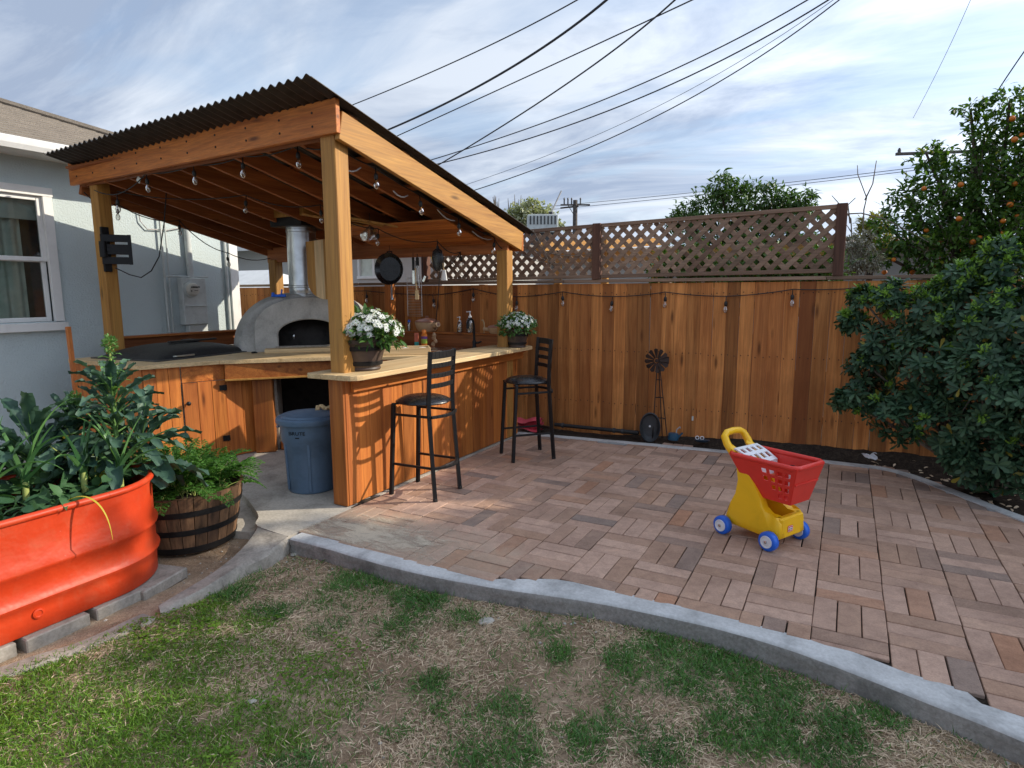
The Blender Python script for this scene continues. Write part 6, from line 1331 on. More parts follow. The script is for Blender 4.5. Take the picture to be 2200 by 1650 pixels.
# ---- stakes by the wall, stones, twigs
for k, (px, py, qx, qy, nm) in enumerate(((146, 702, 176, 838, 'tall cedar stake leaning against the house wall behind the kale'),)):
    a = PX(px, py, -6.6); b2_ = PX(qx+6, 1000, -6.4); o = thing('wooden_stake', nm, 'stake', tuple(b2_))
    part('pole', MB().bar((0, 0, 0), tuple(np.array(a)-np.array(b2_)), .038, .038, .004, upv=(1, 0, 0)), MT['cedar_z'], o)
for k, (px, py, s, nm) in enumerate(((633, 1192, .035, 'pale stone at the inner corner of the kerb'), (1045, 1340, .05, 'flat pale stone half buried in the dry lawn'), (540, 1508, .022, 'small squarish pale stone in the lawn'), (318, 1340, .05, 'grey rubble stone at the end of the path edge'), (660, 1190, .02, 'small stone beside the kerb corner'))):
    m = MB().lathe([(0, -.3), (.8, -.25), (1, 0), (.75, .35), (0, .5)], (0, 0, 0), 9); m.v = [(x*s*(1+.25*rnd.uniform(-1, 1)), y*s*.7*(1+.25*rnd.uniform(-1, 1)), z*s*.6) for x, y, z in m.v]
    o = tag(part('stone', m, MT['stone'], None, True), nm, 'stone'); p = G(px, py, LAWN_Z); o.location = (p[0], p[1], float(lawn_h(p[0], p[1]))+.006); o.rotation_euler = (0, 0, rnd.random()*3)

# ================================================================== ALONG THE FENCE
wm = thing('garden_windmill', 'rusty dark metal garden windmill ornament against the fence', 'garden ornament', (*PY(1420, 925, YF-.16)[:2], .02))
hub = np.array(PY(1411, 775, YF-.20))-np.array(wm.location); baseh = [(-.085, -.03), (.085, -.03), (.0, .07)]
for x, y in baseh: part('leg', MB().tube([(x, y, 0), (hub[0]+x*.14, .03+y*.1, hub[2]-.03)], .006, 6), MT['rust'], wm, True)
for f in (.28, .55, .78):
    q = [(x*(1-f)+(hub[0]+x*.14)*f, y*(1-f)+(.03+y*.1)*f, (hub[2]-.03)*f) for x, y in baseh]; m = MB()
    for i in range(3): m.tube([q[i], q[(i+1) % 3]], .004, 5)
    part('brace', m, MT['rust'], wm, True)
for k in range(12):
    a = 2*math.pi*k/12+.1; d = Vector((math.cos(a), 0, math.sin(a))); sd3 = Vector((-math.sin(a), .35, math.cos(a))).normalized(); h = Vector(hub); m = MB()
    m.add([h+d*.03-sd3*.008, h+d*.03+sd3*.008, h+d*.125+sd3*.026, h+d*.138, h+d*.125-sd3*.026], [[0, 1, 2, 3, 4]]); solid(part('blade', m, MT['rust'], wm), .002)
part('hub', MB().lathe([(0, -.01), (.02, -.01), (.02, .012), (0, .016)], tuple(hub), 12, rot=Matrix.Rotation(R(90), 3, 'X')), MT['rust'], wm, True); part('tail', MB().box((hub[0]+.05, .06, hub[2]), (.12, .003, .08), .001), MT['rust'], wm)
dk = thing('plastic_dish', 'dark grey oval plastic dish standing on edge by the fence', 'dish', tuple(PY(1396, 918, 6.72)))
rdk = Matrix.Rotation(R(18), 3, 'Z') @ Matrix.Rotation(R(96), 3, 'X')
part('dish', MB().lathe([(0, -.02), (.13, -.02), (.165, .01), (.175, .045), (.165, .05), (.155, .02), (.125, -.008), (0, -.008)], (0, 0, .012), 36, rot=rdk, sx=.66), MT['slate'], dk, True); part('boss', MB().lathe([(0, -.006), (.012, -.006), (.012, .004), (0, .006)], (0, 0, .012), 10, rot=rdk), MT['white'], dk, True)
a = PY(1192, 912, 6.76); b_ = PY(1372, 930, 6.76); pp = thing('black_pipe', 'black plastic pipe lying along the foot of the fence', 'pipe', tuple(a))
part('pipe', MB().tube([(0, 0, 0), tuple((b_-a)*.5), tuple(b_-a)], [.022, .022, .026], 12), MT['blackrubber'], pp, True)
for f in (.1, .72, .82): part('collar', MB().tube([tuple((b_-a)*(f-.012)), tuple((b_-a)*(f+.012))], .03, 12), MT['slate'], pp, True)
wc = thing('watering_can', 'small dark blue toy watering can on the soil by the fence', 'watering can', (*PY(1446, 950, 6.74)[:2], .035))
part('body', MB().lathe([(0, 0), (.055, 0), (.06, .01), (.055, .075), (.04, .08), (0, .08)], (0, 0, 0), 20, sy=.75), MT['bluecan'], wc, True); part('handle', MB().tube([(.03, 0, .06), (.035, 0, .12), (.07, 0, .155), (.075, 0, .14)], .007, 8), MT['grey'], wc, True); part('spout', MB().tube([(.045, 0, .03), (.10, 0, .09)], [.014, .01], 8), MT['bluecan'], wc, True)
sdl = thing('garden_toy', 'flat dark navy object with two white rings on the soil by the fence', 'toy', (*PY(1508, 948, 6.74)[:2], .05), .2)
part('base', MB().lathe([(0, 0), (.06, 0), (.085, .02), (.05, .03), (0, .03)], (0, 0, 0), 20, sy=.55), MT['navy'], sdl, True)
for x in (-.05, .0): part('ring', MB().tube([(x+.018*math.cos(a), -.02, .045+.018*math.sin(a)) for a in np.linspace(0, 6.283, 13)], .005, 6), MT['white'], sdl, True)
pc = thing('plastic_wrapper', 'crumpled pale plastic wrapper on the soil below the shrub', 'wrapper', (*PY(1868, 985, 6.72)[:2], .06))
m = MB().grid(lambda u, v: (-.05+.1*u+.02*math.sin(v*7), -.02+.04*v+.015*math.sin(u*9), .02+.04*math.sin(u*5+v*4)*.6+.02*v), 8, 6); part('film', m, MT['white'], pc, True)
gtp = tag(part('tarp_scrap', MB().grid(lambda u, v: (-.13+.26*u, -.06+.12*v+.02*math.sin(u*4), .02+.022*math.sin(u*9+v*3)+.012*math.cos(v*8)), 16, 8), MT['tarp'], None, True), 'scrap of green tarp on the soil beside the curved back kerb', 'tarp'); p = G(2085, 1052, .02); gtp.location = (p[0]+.06, p[1]+.03, -.005); gtp.rotation_euler = (0, 0, -.6)
pkk = thing('plastic_sheet', 'stack of folded pink plastic sheeting on the ground behind the far stool', 'plastic sheet', (*G(1140, 925, 0)[:2], 0), .2)
for k in range(4): part('fold', MB().grid(lambda u, v, k=k: (-.16+.30*u, -.12+.24*v, .03+.035*k+.02*math.sin(u*6+k)+.025*math.sin(v*5+2*k)), 10, 8), MT['pink'], pkk, True)
ot = tag(part('fence_light_spot', MB().box((0, 0, 0), (.018, .006, .05), .003), MT['blind']), 'tiny pale block standing for a spot of light low on the fence boards', 'tag'); ot.location = tuple(PY(1488, 899, YF-.016))  # bright spot of light on the boards, put in as a pale block
# ================================================================== BEYOND THE FENCE
nb_ = thing('neighbour_house', 'pale grey stucco house with a white window beyond the fence', 'house', (-8.0, 10.0, 0))
YN = 10.0
w0 = PY(772, 560, YN); w1 = PY(838, 595, YN)
nwy = (w0[0], w1[0], w1[2], w0[2]+.15); m = MB()
for x0, x1, z0, z1 in ((-16, nwy[0], -.2, 2.75), (nwy[1], -6.9, -.2, 2.75), (nwy[0], nwy[1], -.2, nwy[2]), (nwy[0], nwy[1], nwy[3], 2.75)): m.add([(x0, YN, z0), (x1, YN, z0), (x1, YN, z1), (x0, YN, z1)], [[0, 1, 2, 3]])
m.add([(-6.9, YN, -.2), (-6.9, YN+7, -.2), (-6.9, YN+7, 2.75), (-6.9, YN, 2.75)], [[0, 1, 2, 3]]); part('wall', m, MT['stucco2'], nb_, world=True)
wn_ = mk('window', None, None, nb_); cx, cz = (nwy[0]+nwy[1])/2+8.0, (nwy[2]+nwy[3])/2; ww, wh_ = nwy[1]-nwy[0], nwy[3]-nwy[2]
for dx in (-ww/2, 0, ww/2): part('frame', MB().box((cx+dx, -.01, cz), (.06, .06, wh_+.06), .004), MT['trim'], wn_)
for dz in (-wh_/2, wh_/2): part('frame', MB().box((cx, -.012, cz+dz), (ww+.1, .06, .06), .004), MT['trim'], wn_)
part('pane', MB().add([(cx-ww/2, .02, cz-wh_/2), (cx+ww/2, .02, cz-wh_/2), (cx+ww/2, .02, cz+wh_/2), (cx-ww/2, .02, cz+wh_/2)], [[0, 1, 2, 3]]), MT['curtain'], wn_)
part('roof', MB().add([(-16.4, YN-.4, 2.72), (-6.6, YN-.4, 2.72), (-6.6, YN+7.4, 2.72), (-16.4, YN+7.4, 2.72), (-12.5, YN+3.5, 3.5), (-10.4, YN+3.5, 3.5)], [[0, 1, 5, 4], [1, 2, 5], [2, 3, 4, 5], [3, 0, 4]]), MT['shingle'], nb_, world=True)
part('fascia', MB().box((-11.5, YN-.4, 2.68), (9.8, .03, .14), .003), MT['trim'], nb_, world=True)
# small white hip-roofed shed just over the left fence
sh = thing('white_shed', 'small white shed roof peeking over the fence beside the oven', 'shed', (-10.2, 8.4, 0))
e0 = PY(505, 626, 7.75)[2]; rz = PY(540, 594, 8.5)[2]
part('wall', MB().box((-10.3, 8.6, e0/2), (1.5, 1.4, e0), .01), MT['trim'], sh, world=True)
part('roof', MB().add([(-11.4, 7.75, e0), (-8.75, 7.75, e0), (-8.75, 9.4, e0), (-11.4, 9.4, e0), (-10.9, 8.55, rz+.12), (-9.95, 8.55, rz+.12)], [[0, 1, 5, 4], [1, 2, 5], [2, 3, 4, 5], [3, 0, 4]]), MT['trim'], sh, world=True)
part('fascia', MB().box((-10.07, 7.74, e0-.06), (2.65, .03, .13), .003), MT['trim'], sh, world=True)
# neighbour's timber pergola and low grey roof seen through the lattice
pg = thing('neighbour_pergola', 'yellowish timber pergola beams seen through the lattice', 'pergola', (-2.4, 9.2, 0))
z1 = PY(1350, 540, 9.2)[2]
for k, px in enumerate((1285, 1300, 1350, 1410, 1440)):
    x = PY(px, 560, 9.2)[0]
    if k in (1, 3): part('post', MB().box((x, 9.2, z1/2), (.1, .1, z1), .005), MT['fir_z'], pg, world=True)
    part('rafter', MB().bar((x-.9, 8.9, z1+.10), (x-.9, 12.0, z1+.35), .05, .14, .004), MT['fir_y'], pg, world=True)
part('beam', MB().box((-2.3, 9.2, z1-.06), (4.2, .06, .17), .004), MT['fir_x'], pg, world=True); part('post', MB().box((-4.1, 9.2, z1/2), (.1, .1, z1), .005), MT['fir_z'], pg, world=True)
nr = thing('garage', 'low garage with a grey flat-pitched roof behind the lattice', 'garage', (-1.5, 17, 0))
zt = PY(1330, 545, 15)[2]; part('wall', MB().box((-2.2, 18, 1.3), (9.5, 5.5, 2.8), .02), MT['stucco2'], nr, world=True)
part('roof', MB().add([(-7.3, 14.9, 2.65), (2.8, 14.9, 2.65), (2.8, 18, zt+.35), (-7.3, 18, zt+.35), (-7.3, 21.2, 2.65), (2.8, 21.2, 2.65), (-7.3, 14.9, 2.55), (2.8, 14.9, 2.55)], [[0, 1, 2, 3], [3, 2, 5, 4], [6, 7, 1, 0]]), MT['shingle'], nr, world=True)
# evaporative cooler on a roof
cl = thing('rooftop_cooler', 'grey-green box cooler with louvres on a neighbouring roof', 'cooler', tuple(PY(1165, 497, 20)))
part('cabinet', MB().box((0, 0, .22), (1.05, .9, .60), .02, Matrix.Rotation(R(28), 3, 'Z')), MT['box'], cl); part('stand', MB().box((0, 0, -.55), (.8, .7, 1.0), .02, Matrix.Rotation(R(28), 3, 'Z')), MT['slate'], cl); part('vent_cap', MB().box((0, 0, .545), (.5, .4, .06), .01, Matrix.Rotation(R(28), 3, 'Z')), MT['slate'], cl)
rc = Matrix.Rotation(R(28), 3, 'Z')
for k in range(8):
    c_ = rc @ Vector((-.42+.12*k, -.46, .33)); part('louvre', MB().box(tuple(c_), (.05, .02, .28), .003, rc), MT['slate'], cl)
# utility pole and wires
D1 = 42.0; pt = PD(1236, 430, D1)
up_ = thing('utility_pole', 'weathered utility pole with crossarm and insulators in the distance', 'utility pole', (pt[0], pt[1], -.2))
hgt = pt[2]+.2; part('pole', MB().tube([(0, 0, 0), (0, 0, hgt)], [.2, .15], 10), MT['pole'], up_, True)
zA = PD(1236, 440, D1)[2]+.2; ax_ = Vector((rt[0], rt[1], 0)).normalized()
part('crossarm', MB().bar(tuple(-ax_*1.0+Vector((0, 0, zA))), tuple(ax_*1.0+Vector((0, 0, zA))), .12, .1, .01), MT['pole'], up_)
part('crossarm', MB().bar(tuple(-ax_*1.2+Vector((0, .5, zA-.15))), tuple(ax_*.3+Vector((0, -.2, zA-.1))), .1, .1, .01), MT['pole'], up_)
for s in (-.75, -.5, -.25, .35): part('insulator', MB().lathe([(.05, 0), (.05, .3), (.07, .32), (.04, .42), (0, .43)], tuple(ax_*s+Vector((0, 0, zA+.05))), 8), MT['slate'], up_, True)
part('brace', MB().bar(tuple(-ax_*.5+Vector((0, 0, zA))), (0, 0, zA-.8), .05, .04, .005), MT['pole'], up_)
for s in (-.4, .4): part('foot_peg', MB().tube([(0, 0, zA-1.9), tuple(ax_*s+Vector((0, 0, zA-1.75)))], .03, 6), MT['pole'], up_, True)
D2 = 30.0; q = PD(1945, 331, D2); p2 = thing('utility_pole', 'utility pole crossarm showing at the left edge of the orange tree', 'utility pole', (q[0]+3.4*rt[0], q[1]+3.4*rt[1], -.2))
part('pole', MB().tube([(0, 0, 0), (0, 0, q[2]+.5)], [.2, .15], 10), MT['pole'], p2, True); part('crossarm', MB().bar(tuple(-ax_*3.85+Vector((0, 0, q[2]+.2))), tuple(ax_*2.0+Vector((0, 0, q[2]+.38))), .14, .13, .01), MT['pole'], p2); part('insulator', MB().lathe([(.07, 0), (.08, .12), (.04, .22), (0, .23)], tuple(-ax_*3.7+Vector((0, 0, q[2]+.26))), 8), MT['slate'], p2, True)
def wire(label, pix, r, n=24):
    """pix: (px, py, metres along the view axis) at three places; a smooth hanging curve through them"""
    P3 = [PD(*p) for p in pix]; a, b_, c_ = P3; pts = []
    for k in range(-6, n+7): t = k/n; pts.append(a*(1-t)*(1-2*t)+b_*4*t*(1-t)+c_*t*(2*t-1))
    o = part('overhead_wire', MB().tube(pts, r*1.35, 5), MT['wire'], None, True); tag(o, label, 'wire', 'overhead wires'); return o
wire('thin overhead wire highest at the left, leaving the roof corner', [(766, 222, 15), (1000, 122, 12.5), (1240, 0, 10.5)], .009)
wire('thick twisted overhead service wire above the roof slope', [(836, 278, 15), (1070, 162, 12.5), (1303, 0, 10.5)], .017)
wire('overhead wire crossed by another near the top of the sky', [(858, 290, 16), (1160, 152, 13.5), (1487, 0, 11)], .010)
wire('steep overhead wire crossing two others', [(946, 352, 16), (1215, 182, 13), (1450, 0, 10.5)], .012)
wire('overhead wire forming the upper of the two long parallel wires', [(932, 342, 18), (1320, 205, 15), (1735, 0, 12)], .011)
wire('overhead wire forming the lower of the two long parallel wires', [(950, 350, 18), (1340, 225, 15), (1780, 0, 12)], .012)
wire('faint thin overhead wire above the lowest dark one', [(1010, 394, 20), (1380, 245, 17), (1790, 0, 13)], .005)
wire('lowest dark overhead wire ending behind the roof edge', [(1025, 407, 18), (1400, 255, 15), (1803, 0, 12)], .010)
for k, (y0, y1) in enumerate(((437, 368), (444, 374))):
    wire(['upper faint distribution wire running from the distant pole to the right', 'lower faint distribution wire running from the distant pole to the right'][k], [(1250, y0, 42), (1560, (y0+y1)/2+4, 36), (1900, y1, 31)], .012)
wire('steep wire rising at the right edge above the orange tree', [(2150, 185, 14), (2180, 140, 13), (2215, 90, 12)], .010)
wire('faint nearly vertical wire in the right part of the sky', [(1985, 210, 25), (2035, 110, 22), (2085, 0, 20)], .006)
an = thing('roof_antenna', 'thin leaning antenna rod on a distant roof', 'antenna', tuple(PD(1184, 458, 24))); b2_ = PD(1206, 410, 24)-PD(1184, 458, 24); part('rod', MB().tube([(0, 0, 0), tuple(b2_)], .03, 6), MT['grey'], an, True); part('foot', MB().box((0, 0, -.1), (.15, .15, .3), .01), MT['slate'], an)

# ---------------------------------------------------------------- trees
def limbs(m, base, ends, r0, seed):
    rs = random.Random(seed)
    for e in ends:
        b_ = Vector(base); e = Vector(e); md = b_.lerp(e, .5)+Vector((rs.uniform(-.2, .2), rs.uniform(-.2, .2), rs.uniform(0, .25)))*(e-b_).length*.25
        pts = [b_.lerp(md, t).lerp(md.lerp(e, t), t) for t in (0, .2, .4, .6, .8, 1)]; m.tube(pts, [r0*(1-.14*i) for i in range(6)], 6)
def tree(name, label, base, blobs, nleaf, L, Wd, mat, r0=.09, shape='oval', cat='tree', hollow=.35, group=None, seed=1, bark='bark', droop=0.0, extra=None, clump=9):
    """blobs: (centre, radius); leaves grow in clumps on twigs through the blobs"""
    t = thing(name, label, cat, tuple(base), 0, group); rs = np.random.default_rng(seed); tot = sum(r_**2.2 for c, r_ in blobs); Ps = []; Ds = []; tw_m = MB()
    for c, r_ in blobs:
        k = max(4, int(nleaf*r_**2.2/tot/clump)); d = unit(rs.normal(size=(k, 3))); rad = r_*(hollow+(1-hollow)*rs.random(k)**.5)*(.82+.3*rs.random(k)); tip = np.array(c)+d*rad[:, None]
        for i in range(k):
            nn_ = clump+rs.integers(-3, 4); s = rs.random(nn_); a = np.array(c)+d[i]*rad[i]*.55
            tw_m.tube([a, tip[i]], [.006, .002], 4, False) if rs.random() < .5 else None
            Ps.append(a+(tip[i]-a)*s[:, None]+rs.normal(size=(nn_, 3))*r_*.075); Ds.append(d[i]*.8+rs.normal(size=(nn_, 3))*.75+np.array([0, 0, -droop]))
    P = np.concatenate(Ps); D = np.concatenate(Ds); n = len(P)
    mk('crown', leaf_mesh('crown', P, D, L*rs.uniform(.65, 1.2, n), Wd*rs.uniform(.7, 1.15, n), shape, .25, .25, off=base), mat, t)
    m = MB(); c0 = np.mean([c for c, r_ in blobs], 0); z0 = min(c[2] for c, r_ in blobs); fork = Vector((base[0]*.6+c0[0]*.4, base[1]*.6+c0[1]*.4, base[2]+(z0-base[2])*.6+.2)); m.tube([base, Vector(base).lerp(fork, .5)+Vector((.04, .02, 0)), fork], [r0*1.3, r0*1.05, r0*.9], 9)
    limbs(m, fork, [c for c, r_ in blobs], r0*.55, seed); part('trunk', m, MT[bark], t, True, True); tag(part('twigs', tw_m, MT['twig'], t, False, True), kind='stuff')
    return t, P
def blob(px, py, rpx, Y): 
    c = PY(px, py, Y); zc = float((c-CAM)@fw); return (tuple(c), rpx*zc/F)
# orange tree behind the fence at the right
YO = 11.2
ob_ = [blob(*b) for b in ((2110, 430, 120, YO), (2010, 470, 85, YO-.2), (1950, 520, 62, YO-.3), (2190, 330, 120, YO+.2), (2160, 540, 120, YO-.4), (2040, 545, 90, YO-.4), (2115, 290, 62, YO), (2020, 380, 62, YO+.3), (1945, 420, 48, YO), (2085, 235, 36, YO), (2170, 215, 46, YO), (1990, 330, 38, YO), (1900, 480, 34, YO), (1890, 545, 42, YO-.3), (2280, 430, 170, YO), (2260, 260, 90, YO))]
ot_, OP = tree('orange_tree', 'orange tree with ripe fruit leaning over the fence at the right', (*PY(2130, 600, YO)[:2], -.2), ob_, 16500, .100, .041, MT['citrusleaf'], .10, seed=5, hollow=.3)
fm = MB().lathe([(0, -.034), (.020, -.028), (.033, -.011), (.035, .006), (.027, .024), (.011, .033), (0, .031)], (0, 0, 0), 14).mesh('orange', True); fm.materials.append(MT['citrus'])
fr = ((2064, 397), (2118, 408), (1985, 405), (2060, 470), (2103, 487), (2105, 510), (2155, 475), (2155, 500), (2020, 520), (2020, 548), (2020, 556), (1998, 547), (2068, 538), (2105, 545), (2173, 432), (2170, 440), (2185, 465), (1925, 518), (1920, 558), (2080, 582), (2106, 583), (2195, 540), (2195, 560), (2065, 555), (2140, 530), (2180, 300), (2175, 255), (2195, 290), (1960, 585), (2040, 590), (2120, 450), (2160, 580), (1990, 495), (2180, 395), (2010, 575), (2090, 520), (1900, 585), (2148, 385))
for px, py in fr:
    sc_ = rnd.uniform(.8, 1.15); o = mk('orange', fm, None, ot_, tuple(np.array(PY(px, py, YO+.1-.9*rnd.random()))-np.array(ot_.location)), (rnd.random(), rnd.random(), 0)); o.scale = (sc_, sc_, sc_*rnd.uniform(.9, 1))
# bushy tree in the middle distance
YM = 14.0
mb_ = [blob(*b) for b in ((1600, 440, 62, YM), (1545, 400, 38, YM), (1520, 450, 55, YM), (1470, 470, 40, YM), (1660, 430, 48, YM), (1720, 425, 36, YM), (1690, 470, 55, YM), (1740, 455, 30, YM), (1600, 540, 90, YM), (1720, 540, 70, YM), (1500, 540, 70, YM), (1440, 480, 22, YM))]
tree('bushy_tree', 'dense green citrus-like tree beyond the lattice in the middle', (*PY(1610, 600, YM)[:2], -.2), mb_, 10500, .13, .045, MT['treeleaf'], .12, seed=8, shape='lance', droop=.5, hollow=.25)
tree('blossom_tree', 'pale flowering tree behind the rooftop cooler', (*PY(1150, 600, 26)[:2], -.2), [blob(*b) for b in ((1130, 465, 38, 26), (1165, 460, 30, 26), (1105, 470, 34, 26), (1190, 480, 24, 26), (1145, 440, 18, 26))], 2600, .18, .10, MT['blossom'], .12, seed=9, hollow=.2)
tree('grey_shrub', 'greyish white flowering shrub between the lattice end and the orange tree', (*PY(1835, 600, 9.6)[:2], -.2), [blob(*b) for b in ((1838, 560, 34, 9.6), (1855, 520, 30, 9.6), (1830, 520, 22, 9.6), (1870, 560, 30, 9.6))], 1500, .05, .022, MT['greyleaf'], .04, seed=10, cat='shrub', bark='twig')
tree('yellow_green_bush', 'yellow-green hazy bush behind the grey shrub', (*PY(1870, 600, 12)[:2], -.2), [blob(*b) for b in ((1875, 480, 30, 12), (1860, 500, 26, 12), (1890, 510, 30, 12))], 1400, .08, .03, MT['mistleaf'], .05, seed=12, cat='shrub')
bt_ = thing('bare_branches', 'thin bare branches rising between the lattice and the orange tree', 'branches', (*PY(1840, 600, 9.8)[:2], -.2)); m = MB()
for pts in ([(1850, 590), (1856, 450), (1862, 425), (1843, 375), (1842, 355)], [(1858, 430), (1875, 395), (1883, 345)], [(1835, 590), (1828, 470), (1805, 440), (1787, 420)], [(1826, 480), (1822, 440), (1838, 425)], [(1830, 500), (1810, 470), (1812, 520)], [(1812, 460), (1850, 458), (1900, 470), (1960, 500), (1995, 520)], [(1835, 560), (1818, 530), (1810, 490)]):
    P3 = [PY(a, b_, 9.8) for a, b_ in pts]; part('branch', MB().tube(P3, [.010*(1-.7*i/len(P3)) for i in range(len(P3))], 5), MT['twig'], bt_, True, True)
bt2 = thing('bare_treetop', 'cluster of bare grey twigs above the roof end in the distance', 'branches', (*PD(1085, 520, 30)[:2], -.2)); m = MB()
for k in range(16):
    a = 1056+rnd.random()*60; b0 = PD(a, 480, 30); b1_ = PD(a+rnd.uniform(-6, 14), 417+rnd.random()*20, 30); part('twig', MB().tube([b0, (b0+b1_)/2+np.array([.1*rnd.random(), 0, 0]), b1_], [.05, .035, .01], 4), MT['twig'], bt2, True, True)
part('trunk', MB().tube([(*PD(1085, 520, 30)[:2], 0), PD(1085, 480, 30)], [.15, .1], 6), MT['twig'], bt2, True, True)
# low shrubs along the far side of the fence, seen under and through the lattice
for k, (px, Y, r_) in enumerate(((1460, 8.6, 95), (1600, 8.8, 110), (1730, 8.7, 95))):
    tree('hedge_shrub', ['leafy green shrub seen through the lattice right of its middle post', 'leafy green shrub seen through the middle of the right lattice panel', 'leafy green shrub seen through the right end of the lattice'][k], (*PY(px, 600, Y)[:2], -.2), [blob(px+a, 575+b_, r_*s, Y) for a, b_, s in ((-40, 0, .5), (30, -15, .55), (0, 20, .5), (55, 10, .45))], 1500, .09, .035, MT['treeleaf'], .05, seed=30+k, cat='shrub', group='shrubs behind the lattice')
# trees out of the picture on the right whose shade lies across the patio and lawn
def big(label, x, y, h, r_, nl, seed):
    rs = random.Random(seed); nb2 = max(8, int(h*2.2)); bl = [((x+rs.uniform(-.5, .5)*r_, y+rs.uniform(-.6, .6)*r_, 1.2+(h-r_*.55-1.2)*k/(nb2-1)), r_*rs.uniform(.55, .7)) for k in range(nb2)]
    tree('yard_tree', label, (x, y, -.2), bl, nl, .19, .11, MT['treeleaf'], .16, seed=seed, hollow=.0, group='yard trees right of the picture', clump=14)
for k, (x, y, h) in enumerate(((5.35, 9.2, 5.35), (6.6, 9.1, 6.95), (7.9, 9.1, 7.25), (9.4, 9.2, 7.3), (11.2, 9.3, 8.8), (13.2, 9.4, 9.8))):
    big(['first', 'second', 'third', 'fourth', 'fifth', 'sixth'][k]+' leafy tree from the orange tree in the row right of the picture', x, y, h, 1.12+.08*k, 8500+1300*k, 41+k)

# ---------------------------------------------------------------- glossy shrub in the bed
sb_ = [blob(*b) for b in ((2000, 680, 80, 6.35), (2110, 690, 110, 6.2), (2200, 700, 120, 6.1), (1900, 745, 62, 6.45), (1990, 790, 95, 6.25), (2110, 820, 120, 6.05), (2200, 840, 130, 6.0), (1860, 850, 46, 6.4), (1930, 890, 72, 6.25), (2040, 910, 80, 6.1), (2150, 950, 90, 5.95), (1835, 690, 26, 6.5), (1852, 640, 22, 6.5), (1915, 640, 40, 6.45), (2150, 590, 56, 6.2), (2060, 610, 52, 6.3), (2180, 1010, 60, 5.9), (2260, 900, 120, 5.8), (1815, 860, 22, 6.4), (2090, 990, 60, 6.0), (1870, 790, 50, 6.45), (2150, 545, 30, 6.2))]
shr = thing('glossy_shrub', 'large dark glossy-leaved shrub with bright new tips in the corner bed', 'shrub', (*PY(2150, 1000, 6.2)[:2], 0))
rs = np.random.default_rng(77); Ps, Ds, Us, Pn, Dn, Un = [], [], [], [], [], []; sm = MB(); twc = []
for c, r_ in sb_:
    c = np.array(c); r_ = r_*.77; k = int(20+190*r_**2*3.0)
    for i in range(k):
        d = unit(rs.normal(size=3)+np.array([-.15, -.25, .25])); p = c+d*r_*(.45+.6*rs.random()**.6)
        if p[1] > YF-.12 or p[2] < .08: continue
        ax = unit(d+np.array([0, 0, .55])+rs.normal(size=3)*.3); x = unit(np.cross(ax, rs.normal(size=3))); y = np.cross(ax, x); nl = rs.integers(9, 15); fresh = (p[2] > 1.38 and rs.random() < .62) or rs.random() < .06
        twc.append((c+d*r_*.2, p))
        for q in range(nl):
            a = q*2.399+rs.random()*.4; up2 = .10+.85*(q/nl)
            dd = x*math.cos(a)+y*math.sin(a)+ax*up2; Ps.append(p+ax*.02*(q/nl)); Ds.append(dd); Us.append(ax)
        if fresh:
            for q in range(26):
                a = q*2.399; dd = x*math.cos(a)*.6+y*math.sin(a)*.6+ax*(.5+rs.random()); Pn.append(p+ax*(.01+.035*rs.random())+rs.normal(size=3)*.016); Dn.append(dd); Un.append(ax)
mk('crown', leaf_mesh('crown', Ps, Ds, rs.uniform(.065, .105, len(Ps)), rs.uniform(.026, .036, len(Ps)), 'obov', .22, .2, off=shr.location, upb=Us), MT['shrub'], shr)
mk('new_tips', leaf_mesh('new_tips', Pn, Dn, rs.uniform(.03, .055, len(Pn)), .016, 'oval', .15, .3, off=shr.location, upb=Un), MT['newleaf'], shr)
for i, (a, b_) in enumerate(twc):
    if i % 2 == 0: sm.tube([a, (a+b_)/2+rs.normal(size=3)*.02, b_], [.007, .005, .003], 4, False)
bs_ = Vector(PY(2150, 1000, 6.2)); bs_.z = 0
limbs(sm, bs_, [c for c, r_ in sb_], .028, 3); part('trunk', sm, MT['twig'], shr, True, True)
for c, lab in (((1.35, 6.35), 'shrub litter'),):
    n = 260; P = np.stack([rs.uniform(.2, 2.4, n), rs.uniform(5.6, 6.85, n), np.zeros(n)], 1); P = P[[not inside((a, b_), ins_poly) for a, b_ in P[:, :2]]]; P[:, 2] = bed_h(P[:, 0], P[:, 1])+.006
    tag(mk('leaf_litter', leaf_mesh('leaf_litter', P, rs.normal(size=(len(P), 3))*np.array([1, 1, .15]), .05, .02, 'oval', .3), MT['straw']), 'dry fallen leaves scattered on the dark soil of the bed', 'leaf litter', kind='stuff')

# ================================================================== LAWN GROWTH
GREEN = [(1480, 1395, 90, .7), (1700, 1560, 120, .9), (1330, 1420, 50, .6), (700, 1350, 60, .6), (900, 1290, 60, .6), (560, 1330, 60, .7), (250, 1560, 330, 1.0), (80, 1500, 260, 1.0), (330, 1430, 120, .95), (440, 1420, 90, .8), (560, 1410, 55, .6), (780, 1255, 60, .9), (720, 1300, 60, .5), (470, 1290, 55, .7), (880, 1345, 70, .5), (600, 1600, 60, .9), (650, 1660, 60, .6), (990, 1340, 55, .75), (1205, 1405, 34, .9), (1420, 1320, 55, .5), (1560, 1430, 90, .85), (1650, 1500, 110, 1.0), (1600, 1580, 80, .9), (1440, 1400, 60, .6), (1500, 1480, 60, .55), (960, 1510, 55, .7), (1100, 1520, 60, .6), (930, 1470, 50, .6), (1080, 1650, 70, .6), (850, 1570, 40, .5), (1250, 1580, 50, .5), (1420, 1620, 70, .4), (1890, 1545, 50, .7), (1780, 1450, 60, .6), (560, 1500, 60, .4), (420, 1350, 70, .6), (1300, 1340, 60, .35), (1750, 1620, 70, .5)]
